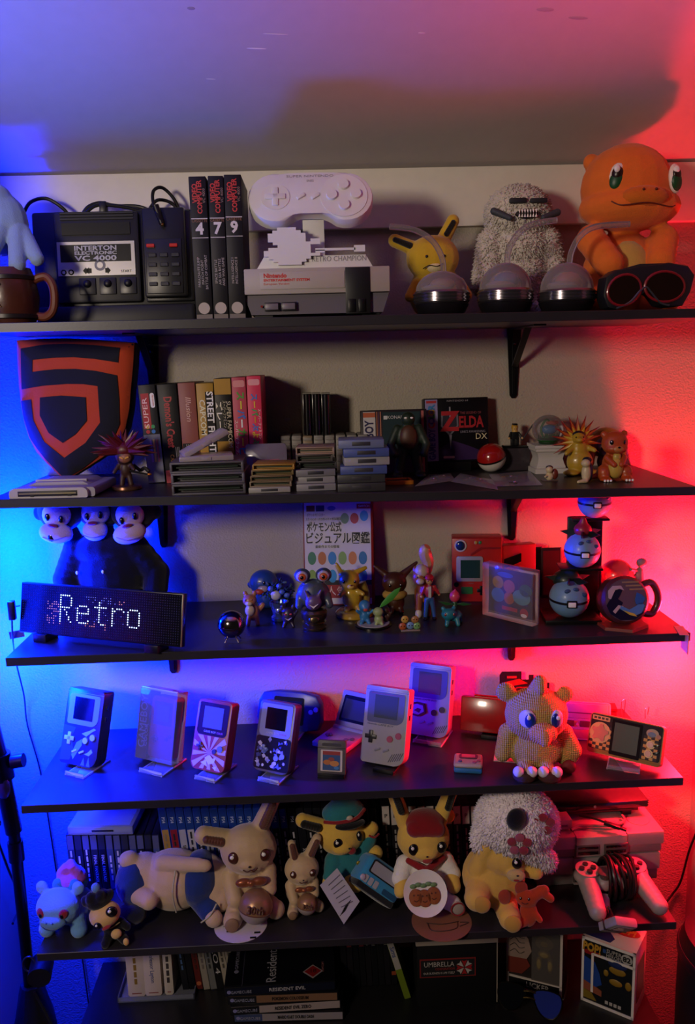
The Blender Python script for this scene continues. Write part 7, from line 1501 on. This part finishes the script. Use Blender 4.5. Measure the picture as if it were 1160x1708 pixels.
pz(t, 'diamond_rim', mat('8a7a7c', .4), [(55, 8), (72, 24), (55, 40), (38, 24)], -.5, 0, M=CV); pz(t, 'red_diamond', mat('7a1418', .4), [(55, 11), (69, 24), (55, 37), (41, 24)], -.9, 0, M=CV); txt('18', 55, 24, 9, -1.1, mat('2a080a'), t, ext=.2, M=CV)
txt('GAMECUBE', -74, 62, 6, -.2, mat('6a6878'), t, rot=90, ext=.2, wfix=44, M=CV); disc(-74, 34, 4, -.3, mat('6a6878'), t, 'cube_mark', M=CV); pr(-63, 0, -62, 110, -.2, mat('3a3848'), t, 'cover_rule', M=CV)
# row of black cases to the right of the stack
for q in range(9):
    Lq, k, X, Z = fr(6, 577+10.2*q, -.12)
    t = thing('game_case', 'black case, '+ORD[q]+' from the left in the dark row right of the flat stack', 'game case', Lq, ry=-2, k=k, group='black cases right of the flat stack')
    bx(t, 'shell', mat('0d0d10', .35, coat=.2), -4.9, 0, 0, 4.9, 60, 124, .8); pr(-4.2, 2, 4.2, 122, 0, card(('121216', '17151a', '0f1014')[q % 3], .35), t, 'spine_print')
    if q in (1, 3): pr(-3.8, 76, 3.8, 98, -.4, mat('6a2a30', .4), t, 'red_panel')
    if q >= 4: txt(('fable', '', '300', '', '')[q-4] or '| ||| ||', 0, 84, 5, -.5, mat('8a8680' if q != 6 else '9a7a3a', .4), t, rot=-90, ext=.2, wmax=50)
    if q == 8: pr(-3.6, 20, 3.6, 27, -.4, mat('8a3a1c'), t, 'orange_mark')
Lq, k, X, Z = fr(6, 681, -.16)
t = thing('game_case', 'white and green case leaning against the dark row of cases', 'game case', Lq, ry=-15, k=k)
bx(t, 'shell', mat('6a7a2a', .4), -5.6, 0, 0, 5.6, 60, 122, 1); pr(-5, 58, 5, 120, 0, card('a09a94', .4), t, 'white_half'); pr(-5, 2, 5, 57, 0, card('66781f', .4), t, 'green_half'); txt('Sims', 0, 92, 8, -.6, mat('3a4a80'), t, rot=-90, ext=.2)
# black box with the red and white emblem patch
L, k, X, Z = fr(6, 757, -.185)
t = thing('storage_box', 'black box with a pale top edge and a red and white octagon emblem patch', 'box', L, k=k)
h = Z(1566); bx(t, 'carton', card('0f0f10', .5), -60, 0, 0, 72, 66, h-10, 1); bx(t, 'lid_edge', mat('a89c8e', .7), -62, -1.5, h-10, 74, 67, h, 1); bx(t, 'pale_side', mat('8a8074', .7), 72, .5, 2, 74, 66, h-10)
zc = Z(1613); o = pr(-56, zc-17, 37, zc+17, 0, mat('7a1c1c', .7), t, 'patch_border', 1); pr(-54, zc-15, 35, zc+15, -1, mat('111012', .8), o, 'patch', .4)
TXC = mat('a8a29c', .6); txt('UMBRELLA', -24, zc+7, 9, -1.6, TXC, o, ext=.2, wfix=50); txt('CORPORATION', -14, zc-1.5, 4.2, -1.6, mat('8a2a2a'), o, ext=.2, wfix=32); txt('OUR BUSINESS IS LIFE ITSELF', -24, zc-9, 3.8, -1.6, TXC, o, ext=.2, wfix=52)
for q in range(8):
    a, a2 = R(q*45+22.5), R(q*45+67.5); rr = 14; cx_ = 18
    pz(o, 'emblem_wedge', mat('9a1a1e' if q % 2 else 'b0a8a2', .6), [(cx_+1.2*cos((a+a2)/2), zc+1.2*sin((a+a2)/2)), (cx_+rr*cos(a+.06), zc+rr*sin(a+.06)), (cx_+rr*.8*cos((a+a2)/2), zc+rr*.8*sin((a+a2)/2)), (cx_+rr*cos(a2-.06), zc+rr*sin(a2-.06))], -1.8, -1.2)
# boxed vinyl figures
L = S(6, 893, 1664); k = mpp(L)
t = thing('figure_box', 'window box with pale wavy print half hidden behind the sunglasses', 'box', L+Vector((0, .012, 0)), rz=-24, k=k)
W_B, H_B, D_B = 92, 128, 62
bx(t, 'carton', card('2a2220', .4), -W_B/2, 2, 0, W_B/2, D_B, H_B, .8); b = B(); b.box(-W_B/2, 0, 0, -W_B/2+4, 3, H_B).box(W_B/2-4, 0, 0, W_B/2, 3, H_B).box(-W_B/2, 0, 0, W_B/2, 3, 4).box(-W_B/2, 0, H_B-8, W_B/2, 3, H_B).box(-W_B/2, 0, 22, W_B/2, 3, 25); b.build('white_frame', card('c4b8ac', .45), t)
pr(-W_B/2+4, 4, W_B/2-4, 22, 1.5, card('0d0c0e'), t, 'name_strip'); txt('LICKER', 6, 13, 10, .8, mat('9a9490'), t, ext=.3, wfix=38)
pz(t, 'pale_print', card('8a7468'), [(-44, 60), (-44, 118), (-24, 116), (-10, 100), (-4, 78), (-12, 62)], -.2, 1.8); pz(t, 'pale_print', card('6a2a20'), [(-44, 30), (-44, 60), (-12, 62), (-6, 50), (-20, 32)], -.2, 1.8)
for q in range(4): tb_(t, 'wavy_line', mat('3a2a24'), [(-40, -.6, 70+q*11), (-32, -.6, 76+q*11), (-24, -.6, 70+q*10), (-16, -.6, 75+q*8)], .7, 5)
bl(t, 'figure', mat('7a6a48', .5), [('e', 16, 3, 96, 17, 3, 14), ('e', 8, 2, 58, 6, 3, 16), ('e', 26, 2, 58, 6, 3, 16), ('e', 16, 2, 76, 12, 3, 8)], 1.6)
bx(t, 'window', glass('b8b0ac', .05, .06), -4, -.3, 25, W_B/2-4, .3, H_B-8)
A, Bp = S(6, 969, 1667), S(6, 1057, 1703); k = mpp(A)
yaw = math.degrees(math.atan2((Bp-A).y, (Bp-A).x)); w = (Bp-A).length/k
t = thing('figure_box', 'white framed window box numbered 82 with a yellow logo, at the right', 'box', A, rz=yaw, k=k)
H_B = hgt(A, 1560, 972)/k; D_B = 66
WF_ = card('dcd4ce', .45)
bx(t, 'carton', WF_, 0, 2, 0, w, D_B, H_B, .8); pr(4, 4, w-4, H_B-4, 1.8, card('0f1218', .4), t, 'dark_panel')
b = B(); b.box(0, 0, 0, 4, 3, H_B).box(w-4, 0, 0, w, 3, H_B).box(0, 0, 0, w, 3, 4).box(0, 0, H_B-5, w, 3, H_B).box(16, 0, 22, 20, 3, H_B-26).box(18, 0, H_B-29, w, 3, H_B-25); b.build('white_frame', WF_, t)
txt('POP!', 16, H_B-17, 15, .2, mat('b8872a', .4), t, ext=.5, wfix=30, bold=.06, shear=.1); pz(t, 'logo_back', card('8a1a1c'), rrect(4, H_B-30, 32, H_B-23, 3), .4, 1.6)
txt('SUPER', 52, H_B-13, 7, .8, mat('a8a4a0'), t, ext=.3, wfix=24); txt('HEROES', 52, H_B-21, 7, .8, mat('a8a4a0'), t, ext=.3, wfix=24); pr(34, H_B-18, 39, H_B-11, 1, mat('2a4a86'), t, 'blue_mark')
disc(w-14, H_B-16, 9, 1, mat('a8a4a0'), t, 'number_disc'); txt('82', w-14, H_B-16, 9, 0, INK, t, ext=.3, bold=.04)
pz(t, 'blue_print', card('1f3f8a'), [(4, 40), (4, 84), (22, 78), (30, 60), (34, 42), (24, 34)], .4, 1.6); pz(t, 'skin_print', card('8a4a34'), [(4, 24), (4, 40), (24, 34), (34, 30), (34, 20)], .2, 1.6); pz(t, 'gold_print', card('7a6420'), [(4, 8), (4, 24), (18, 20), (26, 8)], .3, 1.6)
bl(t, 'figure', mat('8a6a1c', .5), [('e', 58, 2.4, 76, 15, 2.6, 8), ('e', 56, 2.4, 54, 12, 2.6, 7), ('e', 76, 2.4, 56, 6, 2.4, 9), ('e', 40, 2.4, 66, 5, 2.4, 7)], 1.4); bl(t, 'figure_cowl', mat('1c2a5a', .5), [('e', 58, 2.2, 88, 17, 2.8, 9)], 1.4)
[pr(40+q_*7, 10, 45+q_*7, 16, .8, mat('a8a4a0'), t, 'print_stroke', .2) for q_ in range(4)]
TP = Matrix.Translation((0, 0, H_B+.3)) @ Matrix.Rotation(R(-90), 4, 'X')
txt('POP!', w*.66, 46, 15, -.1, mat('c89a3a', .4), t, ext=.3, wfix=34, M=TP, bold=.06); pz(t, 'top_oval', mat('b8302c', .4), circ(w*.66, 46, 24, 24, 12), -.2, .2, M=TP); pz(t, 'blue_corner', card('1f3470'), [(4, 6), (44, 6), (48, 18), (34, 34), (14, 60), (4, 60)], -.2, .2, M=TP)
bx(t, 'side_window', glass('8a7a74', .1, .3), w-.2, 12, 22, w+.5, D_B-12, H_B-28)
# aviator sunglasses
L, k, X, Z = fs(6, 882, 1694)
t = thing('sunglasses', 'black aviator sunglasses with blue reflecting lens in front of the window box', 'sunglasses', L, rz=-22, rx=-24, k=k)
lens = [(-24, 26), (-18, 34), (0, 37), (18, 34), (23, 24), (20, 8), (10, -4), (-4, -4), (-16, 6)]
for sx_ in (-30, 30):
    pts = [(sx_+(x if sx_ > 0 else -x), z+7) for x, z in lens]
    pz(t, 'lens', mat('2c3c9a' if sx_ > 0 else '0b0c12', .06, .4, coat=.6), pts, -1, 1); tb_(t, 'lens_rim', mat('1a1612', .25, .8), [(x, 0, z) for x, z in pts], 1.4, 6, 2, True)
    tb_(t, 'temple', mat('121012', .35), [(sx_*1.78, 0, 36), (sx_*1.85, 30, 36), (sx_*1.8, 74, 52), (sx_*1.75, 90, 50)], 1.5, 6)
for z in (36, 26): tb_(t, 'bridge', mat('7a6238', .25, .9), [(-10, 0, z), (0, -2, z+2), (10, 0, z)], 1.3, 6)
# black bin at the right edge
GK[0] = 1.0
t = thing('bin', 'black rounded bin in the dark corner at the right edge', 'bin', (0.69, -.30, 0.0))
B().lathe([(.075, -.02), (.095, .1), (.10, .55), (.098, .66), (.085, .69), (.04, .70), (.001, .70)], 36, M=Matrix.Scale(.68, 4, (1, 0, 0))).build('drum', mat('0c0c0d', .55), t); B().lathe([(.099, .635), (.103, .64), (.103, .655), (.099, .66)], 36, M=Matrix.Scale(.68, 4, (1, 0, 0))).build('rim', mat('101012', .4), t)
# the stand at the left with its black bag
X0, Y0 = -.655, -.215
t = thing('tripod_stand', 'black tripod light stand with clamp knobs at the left end of the shelves', 'stand', (X0, Y0, -.02))
SM = mat('101014', .3, .5); tz = lambda z: z+.02
B().cyl((-.004, 0, tz(.10)), (0, 0, tz(.95)), .011, .011, 18).build('lower_tube', SM, t); B().cyl((0, 0, tz(.93)), (-.012, 0, tz(1.06)), .0155, .0155, 18).build('clamp_sleeve', SM, t)
B().cyl((-.010, 0, tz(1.05)), (-.035, 0, tz(1.235)), .017, .017, 20).build('upper_tube', SM, t); B().cyl((-.009, 0, tz(1.04)), (-.013, 0, tz(1.09)), .021, .021, 20).build('collar', SM, t)
o = B().cyl((.012, -.004, tz(1.075)), (.034, -.004, tz(1.078)), .013, .013, 16).build('clamp_knob', SM, t); B().cyl((.010, -.004, tz(1.075)), (.018, -.004, tz(1.076)), .006, .006, 12).build('knob_screw', mat('6a6a72', .25, .9), o)
b = B(); b.cyl((-.006, -.014, tz(1.03)), (-.034, -.022, tz(1.026)), .0055, .0055, 12); b.ell((-.006, -.014, tz(1.03)), (.014, .007, .024)); b.build('clamp_lever_hub', mat('5a5a66', .3, .8), t); o = B().cyl((-.034, -.022, tz(1.028)), (-.020, -.024, tz(.965)), .0028, .0028, 10).build('lever', mat('5a5a66', .3, .8), t); el(o, 'lever_knob', mat('8a8a96', .25, .8), -.0195, -.024, tz(.962), .007, .007, .007)
B().cyl((0, 0, tz(.87)), (0, 0, tz(.91)), .0145, .0145, 18).build('joint_ring', SM, t)
for a in (20, 140, 260):
    B().cyl((0, 0, tz(.42)), (.075*cos(R(a)), .075*sin(R(a)), .012), .008, .008, 12).build('leg', SM, t)
GK[0] = 1.0
b = B(); b.lathe([(.045, .06), (.062, .12), (.06, .30), (.05, .42), (.038, .52), (.026, .575), (.020, .60), (.012, .60)], 28)
rg = random.Random(4)
for v in b.bm.verts:
    a = math.atan2(v.co.y, v.co.x); f = 1+.06*sin(5*a+v.co.z*18)+.04*sin(9*a-v.co.z*25); v.co.x *= f; v.co.y *= f
o = b.build('cloth_bag', mat('0a0a0c', .9, bump=(120, .3, .002)), t)
o.location = (.002, 0, .02)
tb_(o, 'drawstring', mat('0c0c0e', .8), [(.012, -.02, .598), (.04, -.03, .54), (.058, -.03, .48)], .0028, 6)
P = Vector((X0+.032, Y0-.03, .655))
o = B().cyl((0, .02, 0), (.006, -.02, -.004), .022, .022, 24).build('black_puck', mat('0b0b0d', .5)); solo(o, 'round black puck hanging from a metal ring beside the tripod stand', 'hanger', P)
ring_ = tb_(o, 'metal_ring', mat('6a6a72', .25, .9), [(-.018+.012*cos(a*pi/5), .0, .012+.016*sin(a*pi/5)) for a in range(10)], .0018, 8, 3, True)
# pale curtain edge at the far left and black cable at the right wall
b = B(); n = 24; pts = [(-.752+.012+.008*sin(i*1.5), -.30-.012*i) for i in range(n)]
for i in range(n-1):
    (x0, y0), (x1, y1) = pts[i], pts[i+1]
    vs = [b.bm.verts.new(p) for p in ((x0, y0, 0), (x1, y1, 0), (x1, y1, 1.95), (x0, y0, 1.95), (x0-.003, y0, 0), (x1-.003, y1, 0), (x1-.003, y1, 1.95), (x0-.003, y0, 1.95))]
    for f in ((0, 1, 2, 3), (7, 6, 5, 4)): b.bm.faces.new([vs[q] for q in f])
bmesh.ops.remove_doubles(b.bm, verts=b.bm.verts[:], dist=.0001)
o = b.build('curtain', mat('a8a4a0', .8), ang=80); solo(o, 'pale curtain hanging in soft folds along the left side wall', 'curtain')
o = B().tube([atX(1164, 1385, .752), atX(1150, 1420, .745), atY(1136, 1470, -.01), atY(1122, 1492, -.008), atY(1110, 1508, -.02), atY(1098, 1530, -.02)], .0026, 6, 6).build('wall_cable', plastic('0a0a0b')); solo(o, 'black cable curving down the right wall beside the grey consoles', 'cable')
o = B().tube([atX(-8, 1390, -.735), atX(14, 1450, -.735), atX(34, 1500, -.735), (X0-.03, Y0+.02, .72)], .0026, 6, 6).build('wall_cable', plastic('0a0a0b')); solo(o, 'black cable hanging diagonally behind the tripod stand at the left', 'cable')
